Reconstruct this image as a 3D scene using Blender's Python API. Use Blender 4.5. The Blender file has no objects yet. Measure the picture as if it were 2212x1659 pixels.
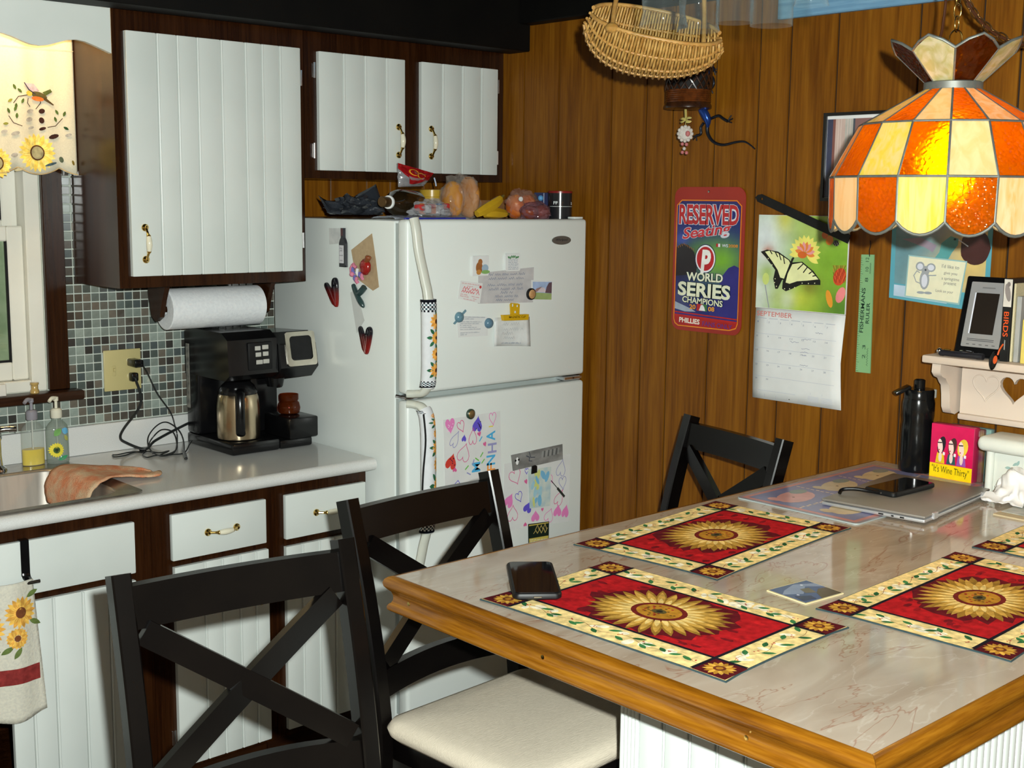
import bpy, bmesh, math, random
from mathutils import Vector, Matrix, noise as mnoise
random.seed(7)
sc = bpy.context.scene
COL = sc.collection
V = Vector

# ------------------------------------------------------------------ camera, world, flash, exposure
CAM = V((-1.5748, -3.7434, 1.7179))
FPX = 2712.12
RX = V((0.7384732, -0.67418878, 0.01126133))
UP = V((0.09011677, 0.11523331, 0.98924226))
FW = V((0.66823372, 0.72951406, -0.14585243))
cd = bpy.data.cameras.new('camera')
cd.lens = FPX / 2212 * 36.0
cd.sensor_width = 36.0
cd.sensor_fit = 'HORIZONTAL'
cd.clip_start = 0.02
cam = bpy.data.objects.new('camera', cd)
COL.objects.link(cam)
cam.matrix_world = Matrix(((RX.x, UP.x, -FW.x, CAM.x), (RX.y, UP.y, -FW.y, CAM.y), (RX.z, UP.z, -FW.z, CAM.z), (0, 0, 0, 1)))
sc.camera = cam

wd = bpy.data.worlds.new('world')
sc.world = wd
wd.use_nodes = True
wd.node_tree.nodes['Background'].inputs[0].default_value = (0.88, 0.74, 0.52, 1)
wd.node_tree.nodes['Background'].inputs[1].default_value = 0.27

fl = bpy.data.lights.new('camera_flash', 'POINT')
fl.energy = 470
fl.color = (0.94, 1.0, 0.955)
fl.shadow_soft_size = 0.018
flash = bpy.data.objects.new('camera_flash', fl)
COL.objects.link(flash)
flash.location = CAM + RX * 0.075 + UP * 0.075 - FW * 0.03

# low daylight outside the window
sn = bpy.data.lights.new('daylight', 'SUN')
sn.energy = 1.6
sn.color = (1.0, 0.97, 0.9)
sn.angle = 0.02
sun = bpy.data.objects.new('daylight', sn)
COL.objects.link(sun)
sun.rotation_euler = V((0.12, 0.6, -0.8)).to_track_quat('-Z', 'Y').to_euler()
sun.location = (0, 0, 6)

sc.view_settings.view_transform = 'Standard'
sc.view_settings.look = 'None'
sc.view_settings.gamma = 1.0
sc.view_settings.exposure = 0.15
sc.view_settings.use_curve_mapping = False


# ------------------------------------------------------------------ measuring helpers: where a sight line meets a real surface
def ray(u, v):
    return FW + RX * ((u - 1106.0) / FPX) + UP * (-(v - 829.5) / FPX)


def px(u, v, x):
    d = ray(u, v)
    return CAM + d * ((x - CAM.x) / d.x)


def py(u, v, y):
    d = ray(u, v)
    return CAM + d * ((y - CAM.y) / d.y)


def pz(u, v, z):
    d = ray(u, v)
    return CAM + d * ((z - CAM.z) / d.z)


def pd(u, v, dist):
    return CAM + ray(u, v) * dist


def S(r, g, b):
    def f(c):
        c /= 255.0
        return c / 12.92 if c <= 0.04045 else ((c + 0.055) / 1.055) ** 2.4
    return (f(r), f(g), f(b))


# ------------------------------------------------------------------ materials
MATS = {}


def new_mat(name):
    m = bpy.data.materials.new(name)
    m.use_nodes = True
    nt = m.node_tree
    return m, nt, nt.nodes['Principled BSDF']


def pm(name, c1, c2=None, scale=8.0, rough=0.5, metal=0.0, bump=0.0, bscale=None, stretch=(1, 1, 1), trans=0.0, ior=1.45,
       coat=0.0, spec=0.5, lo=0.35, hi=0.65, detail=4.0, sheen=0.0, alpha=1.0):
    """plain procedural material: noise between two colours, optional bump"""
    if name in MATS:
        return MATS[name]
    m, nt, b = new_mat(name)
    L = nt.links
    if c2 is None:
        c2 = tuple(min(1, x * 0.9) for x in c1)
    tc = nt.nodes.new('ShaderNodeTexCoord')
    mp = nt.nodes.new('ShaderNodeMapping')
    mp.inputs['Scale'].default_value = stretch
    L.new(tc.outputs['Object'], mp.inputs[0])
    n = nt.nodes.new('ShaderNodeTexNoise')
    n.inputs['Scale'].default_value = scale
    n.inputs['Detail'].default_value = detail
    L.new(mp.outputs[0], n.inputs['Vector'])
    r = nt.nodes.new('ShaderNodeValToRGB')
    r.color_ramp.elements[0].position = lo
    r.color_ramp.elements[1].position = hi
    r.color_ramp.elements[0].color = (*c1, 1)
    r.color_ramp.elements[1].color = (*c2, 1)
    L.new(n.outputs['Fac'], r.inputs[0])
    L.new(r.outputs[0], b.inputs['Base Color'])
    b.inputs['Roughness'].default_value = rough
    b.inputs['Metallic'].default_value = metal
    b.inputs['Transmission Weight'].default_value = trans
    b.inputs['IOR'].default_value = ior
    b.inputs['Coat Weight'].default_value = coat
    b.inputs['Coat Roughness'].default_value = 0.08
    b.inputs['Specular IOR Level'].default_value = spec
    b.inputs['Sheen Weight'].default_value = sheen
    b.inputs['Alpha'].default_value = alpha
    if bump:
        n2 = n
        if bscale:
            n2 = nt.nodes.new('ShaderNodeTexNoise')
            n2.inputs['Scale'].default_value = bscale
            n2.inputs['Detail'].default_value = 3
            L.new(mp.outputs[0], n2.inputs['Vector'])
        bp = nt.nodes.new('ShaderNodeBump')
        bp.inputs['Strength'].default_value = bump
        bp.inputs['Distance'].default_value = 0.004
        L.new(n2.outputs['Fac'], bp.inputs['Height'])
        L.new(bp.outputs[0], b.inputs['Normal'])
    MATS[name] = m
    return m


def wood(name, dark, mid, light, axis='Z', scale=1.0, rough=0.35, coat=0.0, spec=0.5):
    if name in MATS:
        return MATS[name]
    m, nt, b = new_mat(name)
    L = nt.links
    tc = nt.nodes.new('ShaderNodeTexCoord')
    mp = nt.nodes.new('ShaderNodeMapping')
    st = {'X': (0.06, 1, 1), 'Y': (1, 0.06, 1), 'Z': (1, 1, 0.05)}[axis]
    mp.inputs['Scale'].default_value = tuple(s * scale for s in st)
    L.new(tc.outputs['Object'], mp.inputs[0])
    n = nt.nodes.new('ShaderNodeTexNoise')
    n.inputs['Scale'].default_value = 28
    n.inputs['Detail'].default_value = 6
    n.inputs['Roughness'].default_value = 0.6
    n.inputs['Distortion'].default_value = 0.6
    L.new(mp.outputs[0], n.inputs['Vector'])
    n2 = nt.nodes.new('ShaderNodeTexNoise')
    n2.inputs['Scale'].default_value = 160
    n2.inputs['Detail'].default_value = 3
    L.new(mp.outputs[0], n2.inputs['Vector'])
    mx = nt.nodes.new('ShaderNodeMath')
    mx.operation = 'MULTIPLY_ADD'
    L.new(n2.outputs['Fac'], mx.inputs[0])
    mx.inputs[1].default_value = 0.35
    ad = nt.nodes.new('ShaderNodeMath')
    ad.operation = 'MULTIPLY'
    L.new(n.outputs['Fac'], ad.inputs[0])
    ad.inputs[1].default_value = 0.65
    L.new(ad.outputs[0], mx.inputs[2])
    r = nt.nodes.new('ShaderNodeValToRGB')
    e = r.color_ramp.elements
    e[0].position = 0.36
    e[1].position = 0.64
    e[0].color = (*dark, 1)
    e[1].color = (*light, 1)
    q = e.new(0.5)
    q.color = (*mid, 1)
    L.new(mx.outputs[0], r.inputs[0])
    L.new(r.outputs[0], b.inputs['Base Color'])
    b.inputs['Roughness'].default_value = rough
    b.inputs['Coat Weight'].default_value = coat
    b.inputs['Coat Roughness'].default_value = 0.12
    b.inputs['Specular IOR Level'].default_value = spec
    bp = nt.nodes.new('ShaderNodeBump')
    bp.inputs['Strength'].default_value = 0.08
    bp.inputs['Distance'].default_value = 0.002
    L.new(mx.outputs[0], bp.inputs['Height'])
    L.new(bp.outputs[0], b.inputs['Normal'])
    MATS[name] = m
    return m


def print_mat(name, rough=0.5, bump=0.0, bscale=900, mottle=0.12, mscale=40, spec=0.4):
    """flat print: the ink colours of each printed shape, with a little unevenness"""
    if name in MATS:
        return MATS[name]
    m, nt, b = new_mat(name)
    L = nt.links
    a = nt.nodes.new('ShaderNodeAttribute')
    a.attribute_name = 'Col'
    tc = nt.nodes.new('ShaderNodeTexCoord')
    n = nt.nodes.new('ShaderNodeTexNoise')
    n.inputs['Scale'].default_value = mscale
    n.inputs['Detail'].default_value = 5
    L.new(tc.outputs['Object'], n.inputs['Vector'])
    mr = nt.nodes.new('ShaderNodeMapRange')
    mr.inputs['From Min'].default_value = 0.3
    mr.inputs['From Max'].default_value = 0.7
    mr.inputs['To Min'].default_value = 1 - mottle
    mr.inputs['To Max'].default_value = 1 + mottle
    L.new(n.outputs['Fac'], mr.inputs[0])
    mx = nt.nodes.new('ShaderNodeVectorMath')
    mx.operation = 'SCALE'
    L.new(a.outputs['Color'], mx.inputs[0])
    L.new(mr.outputs[0], mx.inputs['Scale'])
    L.new(mx.outputs[0], b.inputs['Base Color'])
    b.inputs['Roughness'].default_value = rough
    b.inputs['Specular IOR Level'].default_value = spec
    if bump:
        w = nt.nodes.new('ShaderNodeTexNoise')
        w.inputs['Scale'].default_value = bscale
        L.new(tc.outputs['Object'], w.inputs['Vector'])
        bp = nt.nodes.new('ShaderNodeBump')
        bp.inputs['Strength'].default_value = bump
        bp.inputs['Distance'].default_value = 0.001
        L.new(w.outputs['Fac'], bp.inputs['Height'])
        L.new(bp.outputs[0], b.inputs['Normal'])
    MATS[name] = m
    return m


def glass_mat(name, color=(1, 1, 1), rough=0.0, ior=1.45):
    if name in MATS:
        return MATS[name]
    m, nt, b = new_mat(name)
    b.inputs['Base Color'].default_value = (*color, 1)
    b.inputs['Transmission Weight'].default_value = 1
    b.inputs['Roughness'].default_value = rough
    b.inputs['IOR'].default_value = ior
    MATS[name] = m
    return m


def film_mat(name, tint=(0.8, 0.8, 0.8), opacity=0.3, rough=0.12, scale=30, body=(0.7, 0.7, 0.7), bump=0.6):
    """crinkled plastic film: partly see-through, glossy"""
    if name in MATS:
        return MATS[name]
    m, nt, b = new_mat(name)
    L = nt.links
    out = nt.nodes['Material Output']
    b.inputs['Base Color'].default_value = (*body, 1)
    b.inputs['Roughness'].default_value = rough
    b.inputs['Specular IOR Level'].default_value = 0.8
    t = nt.nodes.new('ShaderNodeBsdfTransparent')
    t.inputs[0].default_value = (*tint, 1)
    mix = nt.nodes.new('ShaderNodeMixShader')
    tc = nt.nodes.new('ShaderNodeTexCoord')
    n = nt.nodes.new('ShaderNodeTexNoise')
    n.inputs['Scale'].default_value = scale
    n.inputs['Detail'].default_value = 4
    L.new(tc.outputs['Object'], n.inputs['Vector'])
    mr = nt.nodes.new('ShaderNodeMapRange')
    mr.inputs['To Min'].default_value = max(0, opacity - 0.25)
    mr.inputs['To Max'].default_value = min(1, opacity + 0.25)
    L.new(n.outputs['Fac'], mr.inputs[0])
    L.new(mr.outputs[0], mix.inputs[0])
    L.new(t.outputs[0], mix.inputs[1])
    L.new(b.outputs[0], mix.inputs[2])
    bp = nt.nodes.new('ShaderNodeBump')
    bp.inputs['Strength'].default_value = bump
    bp.inputs['Distance'].default_value = 0.006
    L.new(n.outputs['Fac'], bp.inputs['Height'])
    L.new(bp.outputs[0], b.inputs['Normal'])
    L.new(mix.outputs[0], out.inputs[0])
    MATS[name] = m
    return m


# ------------------------------------------------------------------ mesh builder
LOC = {}


def tag(o, label=None, cat=None, group=None, kind=None):
    if label:
        o['label'] = label
    if cat:
        o['category'] = cat
    if group:
        o['group'] = group
    if kind:
        o['kind'] = kind
    return o


def empty(name, loc=(0, 0, 0), label=None, cat=None, group=None):
    o = bpy.data.objects.new(name, None)
    o.empty_display_size = 0.05
    COL.objects.link(o)
    o.location = loc
    LOC[o.name] = V(loc)
    return tag(o, label, cat, group)


def finish(name, me, mats, parent=None, angle=35, smooth=True):
    if not isinstance(mats, (list, tuple)):
        mats = [mats]
    for m in mats:
        me.materials.append(m)
    if parent is not None:
        off = LOC[parent.name]
    else:
        xs = [v.co for v in me.vertices]
        off = V(((min(c.x for c in xs) + max(c.x for c in xs)) / 2, (min(c.y for c in xs) + max(c.y for c in xs)) / 2, min(c.z for c in xs)))
    me.transform(Matrix.Translation(-off))
    if smooth:
        me.polygons.foreach_set('use_smooth', [True] * len(me.polygons))
        me.set_sharp_from_angle(angle=math.radians(angle))
    o = bpy.data.objects.new(name, me)
    COL.objects.link(o)
    if parent is not None:
        o.parent = parent
    else:
        o.location = off
    LOC[o.name] = off.copy()
    return o


class MB:
    def __init__(s):
        s.bm = bmesh.new()
        s.mi = 0

    def _faces(s, vs, fs):
        bv = [s.bm.verts.new(v) for v in vs]
        out = []
        for f in fs:
            try:
                q = s.bm.faces.new([bv[i] for i in f])
                q.material_index = s.mi
                out.append(q)
            except ValueError:
                pass
        return bv, out

    def mesh(s, vs, fs):
        s._faces(vs, fs)
        return s

    def box(s, a, b, bev=0.0, seg=1, xf=None):
        x0, y0, z0 = [min(p, q) for p, q in zip(a, b)]
        x1, y1, z1 = [max(p, q) for p, q in zip(a, b)]
        vs = [V(c) for c in ((x0, y0, z0), (x1, y0, z0), (x1, y1, z0), (x0, y1, z0), (x0, y0, z1), (x1, y0, z1), (x1, y1, z1), (x0, y1, z1))]
        if xf is not None:
            vs = [xf @ v for v in vs]
        bv, fs = s._faces(vs, ((0, 3, 2, 1), (4, 5, 6, 7), (0, 1, 5, 4), (1, 2, 6, 5), (2, 3, 7, 6), (3, 0, 4, 7)))
        if bev > 0:
            es = list({e for f in fs for e in f.edges})
            r = bmesh.ops.bevel(s.bm, geom=es, offset=bev, segments=seg, affect='EDGES', profile=0.5)
            for f in r['faces']:
                f.material_index = s.mi
        return s

    def bar(s, p, q, w, t, up=(0, 0, 1), bev=0.0, seg=1):
        """a straight bar from p to q, w across, t thick (thickness along 'up' x dir)"""
        p, q = V(p), V(q)
        d = q - p
        ln = d.length
        d.normalize()
        u = V(up)
        a = d.cross(u).normalized()
        b = a.cross(d).normalized()
        xf = Matrix(((d.x, a.x, b.x, p.x), (d.y, a.y, b.y, p.y), (d.z, a.z, b.z, p.z), (0, 0, 0, 1)))
        return s.box((0, -t / 2, -w / 2), (ln, t / 2, w / 2), bev, seg, xf)

    def lathe(s, prof, n=24, c=(0, 0, 0), ax=None, cap=True):
        """prof: (r,z) pairs; axis z by default or matrix ax"""
        vs, fs = [], []
        c = V(c)
        for r, z in prof:
            for i in range(n):
                a = 2 * math.pi * i / n
                v = V((r * math.cos(a), r * math.sin(a), z))
                vs.append((ax @ v if ax is not None else v) + c)
        m = len(prof)
        for j in range(m - 1):
            for i in range(n):
                k = (i + 1) % n
                fs.append((j * n + i, j * n + k, (j + 1) * n + k, (j + 1) * n + i))
        if cap:
            if prof[0][0] > 1e-6:
                fs.append(tuple(range(n - 1, -1, -1)))
            if prof[-1][0] > 1e-6:
                fs.append(tuple((m - 1) * n + i for i in range(n)))
        s._faces(vs, fs)
        return s

    def cyl(s, p, q, r, n=16, r2=None):
        p, q = V(p), V(q)
        d = q - p
        ln = d.length
        ax = d.to_track_quat('Z', 'Y').to_matrix()
        return s.lathe([(r, 0), (r if r2 is None else r2, ln)], n, p, ax)

    def ball(s, c, r, n=16, sc_=(1, 1, 1), ax=None):
        pr = [(max(1e-5, r * math.sin(math.pi * i / (n // 2))), -r * math.cos(math.pi * i / (n // 2))) for i in range(n // 2 + 1)]
        m = Matrix.Diagonal(V(sc_))
        if ax is not None:
            m = ax @ m
        return s.lathe(pr, n, c, m, cap=False)

    def tube(s, pts, r, n=8, closed=False, flat=None, up=None):
        pts = [V(p) for p in pts]
        m = len(pts)
        vs, fs = [], []
        prev = None
        for i, p in enumerate(pts):
            if closed:
                d = pts[(i + 1) % m] - pts[i - 1]
            else:
                d = pts[min(i + 1, m - 1)] - pts[max(i - 1, 0)]
            if d.length < 1e-9:
                d = V((0, 0, 1))
            d.normalize()
            if up is not None:
                a = V(up) - d * d.dot(V(up))
                if a.length < 1e-6:
                    a = d.orthogonal()
            elif prev is None:
                a = d.orthogonal()
            else:
                a = prev - d * d.dot(prev)
                if a.length < 1e-6:
                    a = d.orthogonal()
            a.normalize()
            prev = a
            b = d.cross(a)
            rr = r[i] if isinstance(r, (list, tuple)) else r
            fl_ = flat if flat else 1.0
            for k in range(n):
                t = 2 * math.pi * k / n
                vs.append(p + a * (rr * math.cos(t)) + b * (rr * fl_ * math.sin(t)))
        for i in range(m if closed else m - 1):
            j = (i + 1) % m
            for k in range(n):
                l = (k + 1) % n
                fs.append((i * n + k, i * n + l, j * n + l, j * n + k))
        if not closed:
            fs.append(tuple(range(n - 1, -1, -1)))
            fs.append(tuple((m - 1) * n + k for k in range(n)))
        s._faces(vs, fs)
        return s

    def prism(s, pts, O, U, W, depth):
        """2-D outline pts on the frame O,U,W pushed out by depth along U x W"""
        O, U, W = V(O), V(U), V(W)
        N = U.cross(W)
        n = len(pts)
        ar = sum(pts[i][0] * pts[(i + 1) % n][1] - pts[(i + 1) % n][0] * pts[i][1] for i in range(n))
        if ar < 0:
            pts = pts[::-1]
        vs = [O + U * a + W * b for a, b in pts] + [O + U * a + W * b + N * depth for a, b in pts]
        fs = [tuple(range(n - 1, -1, -1)), tuple(range(n, 2 * n))] if depth > 0 else [tuple(range(n)), tuple(range(2 * n - 1, n - 1, -1))]
        for i in range(n):
            j = (i + 1) % n
            fs.append((i, j, n + j, n + i) if depth > 0 else (j, i, n + i, n + j))
        s._faces(vs, fs)
        return s

    def sheet(s, fn, nu, nv):
        """surface fn(a,b) with a,b in 0..1"""
        vs = [fn(i / nu, j / nv) for j in range(nv + 1) for i in range(nu + 1)]
        fs = []
        for j in range(nv):
            for i in range(nu):
                k = j * (nu + 1) + i
                fs.append((k, k + 1, k + nu + 2, k + nu + 1))
        s._faces(vs, fs)
        return s

    def data(s, name, recalc=False):
        if recalc:
            bmesh.ops.recalc_face_normals(s.bm, faces=s.bm.faces)
        me = bpy.data.meshes.new(name)
        s.bm.to_mesh(me)
        s.bm.free()
        return me

    def build(s, name, mats, parent=None, angle=35, smooth=True, recalc=False, solid=0.0):
        me = s.data(name, recalc)
        o = finish(name, me, mats, parent, angle, smooth)
        if solid:
            md = o.modifiers.new('thickness', 'SOLIDIFY')
            md.thickness = solid
            md.offset = 0
        return o


def thing(mb, name, mats, label, cat, group=None, **k):
    return tag(mb.build(name, mats, None, **k), label, cat, group)


def struct(mb, name, mats, **k):
    return tag(mb.build(name, mats, None, **k), kind='structure')


def copy_tree(o, parent=None):
    c = o.copy()
    COL.objects.link(c)
    c.parent = parent
    LOC[c.name] = LOC.get(o.name, V((0, 0, 0)))
    for ch in list(o.children):
        copy_tree(ch, c)
    return c


# ------------------------------------------------------------------ flat print (ink shapes) on a frame
_fc = {}


def text_tris(body, bold=0.0, shear=0.0, space=1.0):
    key = (body, bold, shear, space)
    if key in _fc:
        return _fc[key]
    cu = bpy.data.curves.new('lettering', 'FONT')
    cu.body = body
    cu.size = 1.0
    cu.offset = bold
    cu.shear = shear
    cu.space_character = space
    cu.resolution_u = 3
    o = bpy.data.objects.new('lettering', cu)
    COL.objects.link(o)
    dg = bpy.context.evaluated_depsgraph_get()
    me = bpy.data.meshes.new_from_object(o.evaluated_get(dg))
    vs = [(v.co.x, v.co.y) for v in me.vertices]
    fs = [tuple(p.vertices) for p in me.polygons]
    bpy.data.objects.remove(o)
    bpy.data.curves.remove(cu)
    bpy.data.meshes.remove(me)
    _fc[key] = (vs, fs)
    return vs, fs


class Pr:
    STEP = 0.00018

    def __init__(s):
        s.vs, s.fs, s.cs = [], [], []
        s.L = 1
        s.n = 0

    def poly(s, pts, c):
        n = len(pts)
        ar = sum(pts[i][0] * pts[(i + 1) % n][1] - pts[(i + 1) % n][0] * pts[i][1] for i in range(n))
        if ar < 0:
            pts = pts[::-1]
        k = len(s.vs)
        s.n = (s.n + 1) % 28                      # overprinted shapes lie a hair above one another
        for a, b in pts:
            s.vs.append((a, b, s.L * s.STEP + s.n * 6e-6))
            s.cs.append(c)
        s.fs.append(tuple(range(k, k + n)))
        return s

    def rect(s, x0, y0, x1, y1, c):
        return s.poly([(x0, y0), (x1, y0), (x1, y1), (x0, y1)], c)

    def rrect(s, x0, y0, x1, y1, r, c, n=5):
        return s.poly(rrect(x0, y0, x1, y1, r, n), c)

    def disc(s, cx, cy, rx, c, ry=None, n=20, rot=0.0):
        ry = rx if ry is None else ry
        cr, sr = math.cos(rot), math.sin(rot)
        pts = []
        for i in range(n):
            a = 2 * math.pi * i / n
            x, y = rx * math.cos(a), ry * math.sin(a)
            pts.append((cx + x * cr - y * sr, cy + x * sr + y * cr))
        return s.poly(pts, c)

    def line(s, pts, w, c):
        for (x0, y0), (x1, y1) in zip(pts, pts[1:]):
            dx, dy = x1 - x0, y1 - y0
            l = math.hypot(dx, dy) or 1
            nx, ny = -dy / l * w / 2, dx / l * w / 2
            ex, ey = dx / l * w * 0.3, dy / l * w * 0.3
            s.poly([(x0 - ex + nx, y0 - ey + ny), (x0 - ex - nx, y0 - ey - ny), (x1 + ex - nx, y1 + ey - ny), (x1 + ex + nx, y1 + ey + ny)], c)
        return s

    def leaf(s, x, y, ln, w, ang, c, n=5):
        pts = []
        for i in range(n + 1):
            t = i / n
            pts.append((t * ln, w / 2 * math.sin(math.pi * t) ** 0.8))
        for i in range(n - 1, 0, -1):
            t = i / n
            pts.append((t * ln, -w / 2 * math.sin(math.pi * t) ** 0.8))
        ca, sa = math.cos(ang), math.sin(ang)
        return s.poly([(x + a * ca - b * sa, y + a * sa + b * ca) for a, b in pts], c)

    def text(s, body, x, y, w, h, c, bold=0.0, shear=0.0, rot=0.0, space=1.0, warp=None):
        """lettering fitted to the box (x,y,w,h), turned by rot about the box corner"""
        vs, fs = text_tris(body, bold, shear, space)
        if not vs:
            return s
        x0, x1 = min(v[0] for v in vs), max(v[0] for v in vs)
        y0, y1 = min(v[1] for v in vs), max(v[1] for v in vs)
        sx = w / max(1e-6, x1 - x0)
        sy = h / max(1e-6, y1 - y0)
        ca, sa = math.cos(rot), math.sin(rot)
        k = len(s.vs)
        for a, b in vs:
            a, b = (a - x0) * sx, (b - y0) * sy
            if warp:
                a, b = warp(a / w, b / h)
            s.vs.append((x + a * ca - b * sa, y + a * sa + b * ca, s.L * s.STEP))
            s.cs.append(c)
        for f in fs:
            s.fs.append(tuple(k + i for i in f))
        return s

    def squig(s, x0, y0, x1, h, c, n=10, w=0.0006, rnd=None):
        """a line of small unreadable writing"""
        rnd = rnd or random
        x = x0
        while x < x1:
            wl = rnd.uniform(0.6, 2.2) * h * 1.6
            xe = min(x1, x + wl)
            pts = []
            m = max(2, int((xe - x) / (h * 0.28)))
            for i in range(m + 1):
                pts.append((x + (xe - x) * i / m, y0 + (h if i % 2 else 0) * rnd.uniform(0.5, 1.0)))
            s.line(pts, w, c)
            x = xe + h * 0.6
        return s

    def build(s, name, mat, O, U, W, parent=None, fn=None, label=None):
        O, U, W = V(O), V(U), V(W)
        N = U.cross(W).normalized()
        me = bpy.data.meshes.new(name)
        if fn:
            P = [fn(a, b, c) for a, b, c in s.vs]
        else:
            P = [O + U * a + W * b + N * c for a, b, c in s.vs]
        me.from_pydata([tuple(p) for p in P], [], s.fs)
        ca = me.color_attributes.new('Col', 'FLOAT_COLOR', 'POINT')
        flat = []
        for c in s.cs:
            flat.extend((c[0], c[1], c[2], 1.0))
        ca.data.foreach_set('color', flat)
        o = finish(name, me, mat, parent, smooth=False)
        if label:
            o['label'] = label
        return o


def rrect(x0, y0, x1, y1, r, n=5):
    pts = []
    for cx, cy, a0 in ((x1 - r, y0 + r, -90), (x1 - r, y1 - r, 0), (x0 + r, y1 - r, 90), (x0 + r, y0 + r, 180)):
        for i in range(n + 1):
            a = math.radians(a0 + 90 * i / n)
            pts.append((cx + r * math.cos(a), cy + r * math.sin(a)))
    return pts


def heart(cx, cy, w, h, n=28, rot=0.0):
    pts = []
    for i in range(n):
        t = 2 * math.pi * i / n
        x = 16 * math.sin(t) ** 3 / 32 * w
        y = (13 * math.cos(t) - 5 * math.cos(2 * t) - 2 * math.cos(3 * t) - math.cos(4 * t) + 2.5) / 29 * h
        pts.append((cx + x * math.cos(rot) - y * math.sin(rot), cy + x * math.sin(rot) + y * math.cos(rot)))
    return pts


def spline(ctrl, n=8, closed=False):
    """Catmull-Rom through control points"""
    P = [V(c) for c in ctrl]
    m = len(P)
    out = []
    rng = range(m if closed else m - 1)
    for i in rng:
        p0 = P[(i - 1) % m] if closed or i > 0 else P[0]
        p1, p2 = P[i], P[(i + 1) % m]
        p3 = P[(i + 2) % m] if closed or i + 2 < m else P[-1]
        for k in range(n):
            t = k / n
            out.append(0.5 * ((2 * p1) + (p2 - p0) * t + (2 * p0 - 5 * p1 + 4 * p2 - p3) * t * t + (3 * p1 - p0 - 3 * p2 + p3) * t ** 3))
    if not closed:
        out.append(P[-1])
    return out


def holed_prism(mb, outer, holes, O, U, W, depth):
    """a board with holes right through it"""
    O, U, W = V(O), V(U), V(W)
    N = U.cross(W)
    cu = bpy.data.curves.new('board_outline', 'CURVE')
    cu.dimensions = '2D'
    cu.fill_mode = 'BOTH'
    cu.extrude = depth / 2
    for pts in [outer] + holes:
        sp = cu.splines.new('POLY')
        sp.points.add(len(pts) - 1)
        for q, (a, b) in zip(sp.points, pts):
            q.co = (a, b, 0, 1)
        sp.use_cyclic_u = True
    o = bpy.data.objects.new('board_outline', cu)
    COL.objects.link(o)
    me = bpy.data.meshes.new_from_object(o.evaluated_get(bpy.context.evaluated_depsgraph_get()))
    vs = [O + U * v.co.x + W * v.co.y + N * (v.co.z + depth / 2) for v in me.vertices]
    fs = [tuple(p.vertices) for p in me.polygons]
    bpy.data.objects.remove(o)
    bpy.data.curves.remove(cu)
    bpy.data.meshes.remove(me)
    mb.mesh(vs, fs)
    bmesh.ops.remove_doubles(mb.bm, verts=mb.bm.verts, dist=1e-6)
    return mb


def blob(c, r, seed=0, amp=0.25, freq=3.0, flat=None, sub=3, crease=0.0):
    """a lumpy rounded body; flat = height under which it is pressed flat"""
    bm = bmesh.new()
    bmesh.ops.create_icosphere(bm, subdivisions=sub, radius=1.0)
    c, r = V(c), V(r)
    for v in bm.verts:
        d = v.co.normalized()
        k = 1 + amp * mnoise.noise(d * freq + V((seed * 7.1, seed * 3.3, seed)))
        if crease:
            k += crease * abs(mnoise.noise(d * freq * 2.3 + V((seed, seed * 5.0, 1.7)))) - crease * 0.3
        p = V((d.x * r.x * k, d.y * r.y * k, d.z * r.z * k)) + c
        if flat is not None and p.z < flat:
            p.z = flat
        v.co = p
    m = MB()
    m.bm.free()
    m.bm = bm
    return m
# ------------------------------------------------------------------ shared materials
M_WHITE = pm('white_gloss_paint', (0.645, 0.68, 0.65), (0.59, 0.63, 0.60), scale=3, rough=0.32, bump=0.02, bscale=60)
M_DARKWOOD = wood('dark_stained_wood', (0.012, 0.003, 0.0008), (0.022, 0.0065, 0.0015), (0.034, 0.011, 0.003), 'Z', rough=0.27, spec=0.3)
M_DARKWOODX = wood('dark_stained_wood_rail', (0.012, 0.003, 0.0008), (0.022, 0.0065, 0.0015), (0.034, 0.011, 0.003), 'X', rough=0.35, spec=0.35)
M_PANEL = wood('walnut_panelling', (0.108, 0.034, 0.0022), (0.172, 0.060, 0.0035), (0.232, 0.090, 0.006), 'Z', scale=0.8, rough=0.42, spec=0.2)
M_GROOVE = pm('dark_groove', (0.012, 0.005, 0.002), (0.018, 0.008, 0.003), scale=20, rough=0.7)
M_BLACKBEAM = pm('black_beam_paint', (0.0016, 0.0015, 0.0014), (0.003, 0.0026, 0.002), scale=6, rough=0.6, spec=0.2)
M_CEIL = pm('dark_ceiling_paint', (0.003, 0.0026, 0.002), (0.005, 0.004, 0.003), scale=4, rough=0.7, spec=0.2)
M_FLOOR = wood('dark_plank_floor', (0.015, 0.007, 0.003), (0.03, 0.014, 0.006), (0.045, 0.02, 0.01), 'X', scale=0.5, rough=0.4)
M_GROUT = pm('tile_grout', (0.52, 0.56, 0.50), (0.45, 0.49, 0.44), scale=60, rough=0.8)
M_BRASS = pm('polished_brass', (0.75, 0.52, 0.16), (0.62, 0.42, 0.12), scale=10, rough=0.16, metal=1.0)
M_PORC = pm('white_porcelain', (0.78, 0.74, 0.58), (0.72, 0.68, 0.52), scale=30, rough=0.12, coat=0.5)
M_CHROME = pm('chrome', (0.8, 0.8, 0.82), (0.7, 0.7, 0.72), scale=10, rough=0.10, metal=1.0)
M_STEEL = pm('brushed_steel', (0.46, 0.44, 0.41), (0.34, 0.32, 0.30), scale=40, rough=0.27, metal=1.0, stretch=(1, 1, 0.08))
M_BLACKPL = pm('black_plastic', (0.003, 0.003, 0.0034), (0.0045, 0.0045, 0.005), scale=20, rough=0.2)
M_BLACKMT = pm('black_matte_rubber', (0.004, 0.004, 0.0046), (0.007, 0.007, 0.0076), scale=40, rough=0.45, spec=0.35)
M_CHAIR = pm('espresso_lacquer', (0.0016, 0.0012, 0.0012), (0.0028, 0.002, 0.0017), scale=9, rough=0.22, spec=0.3)
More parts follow.
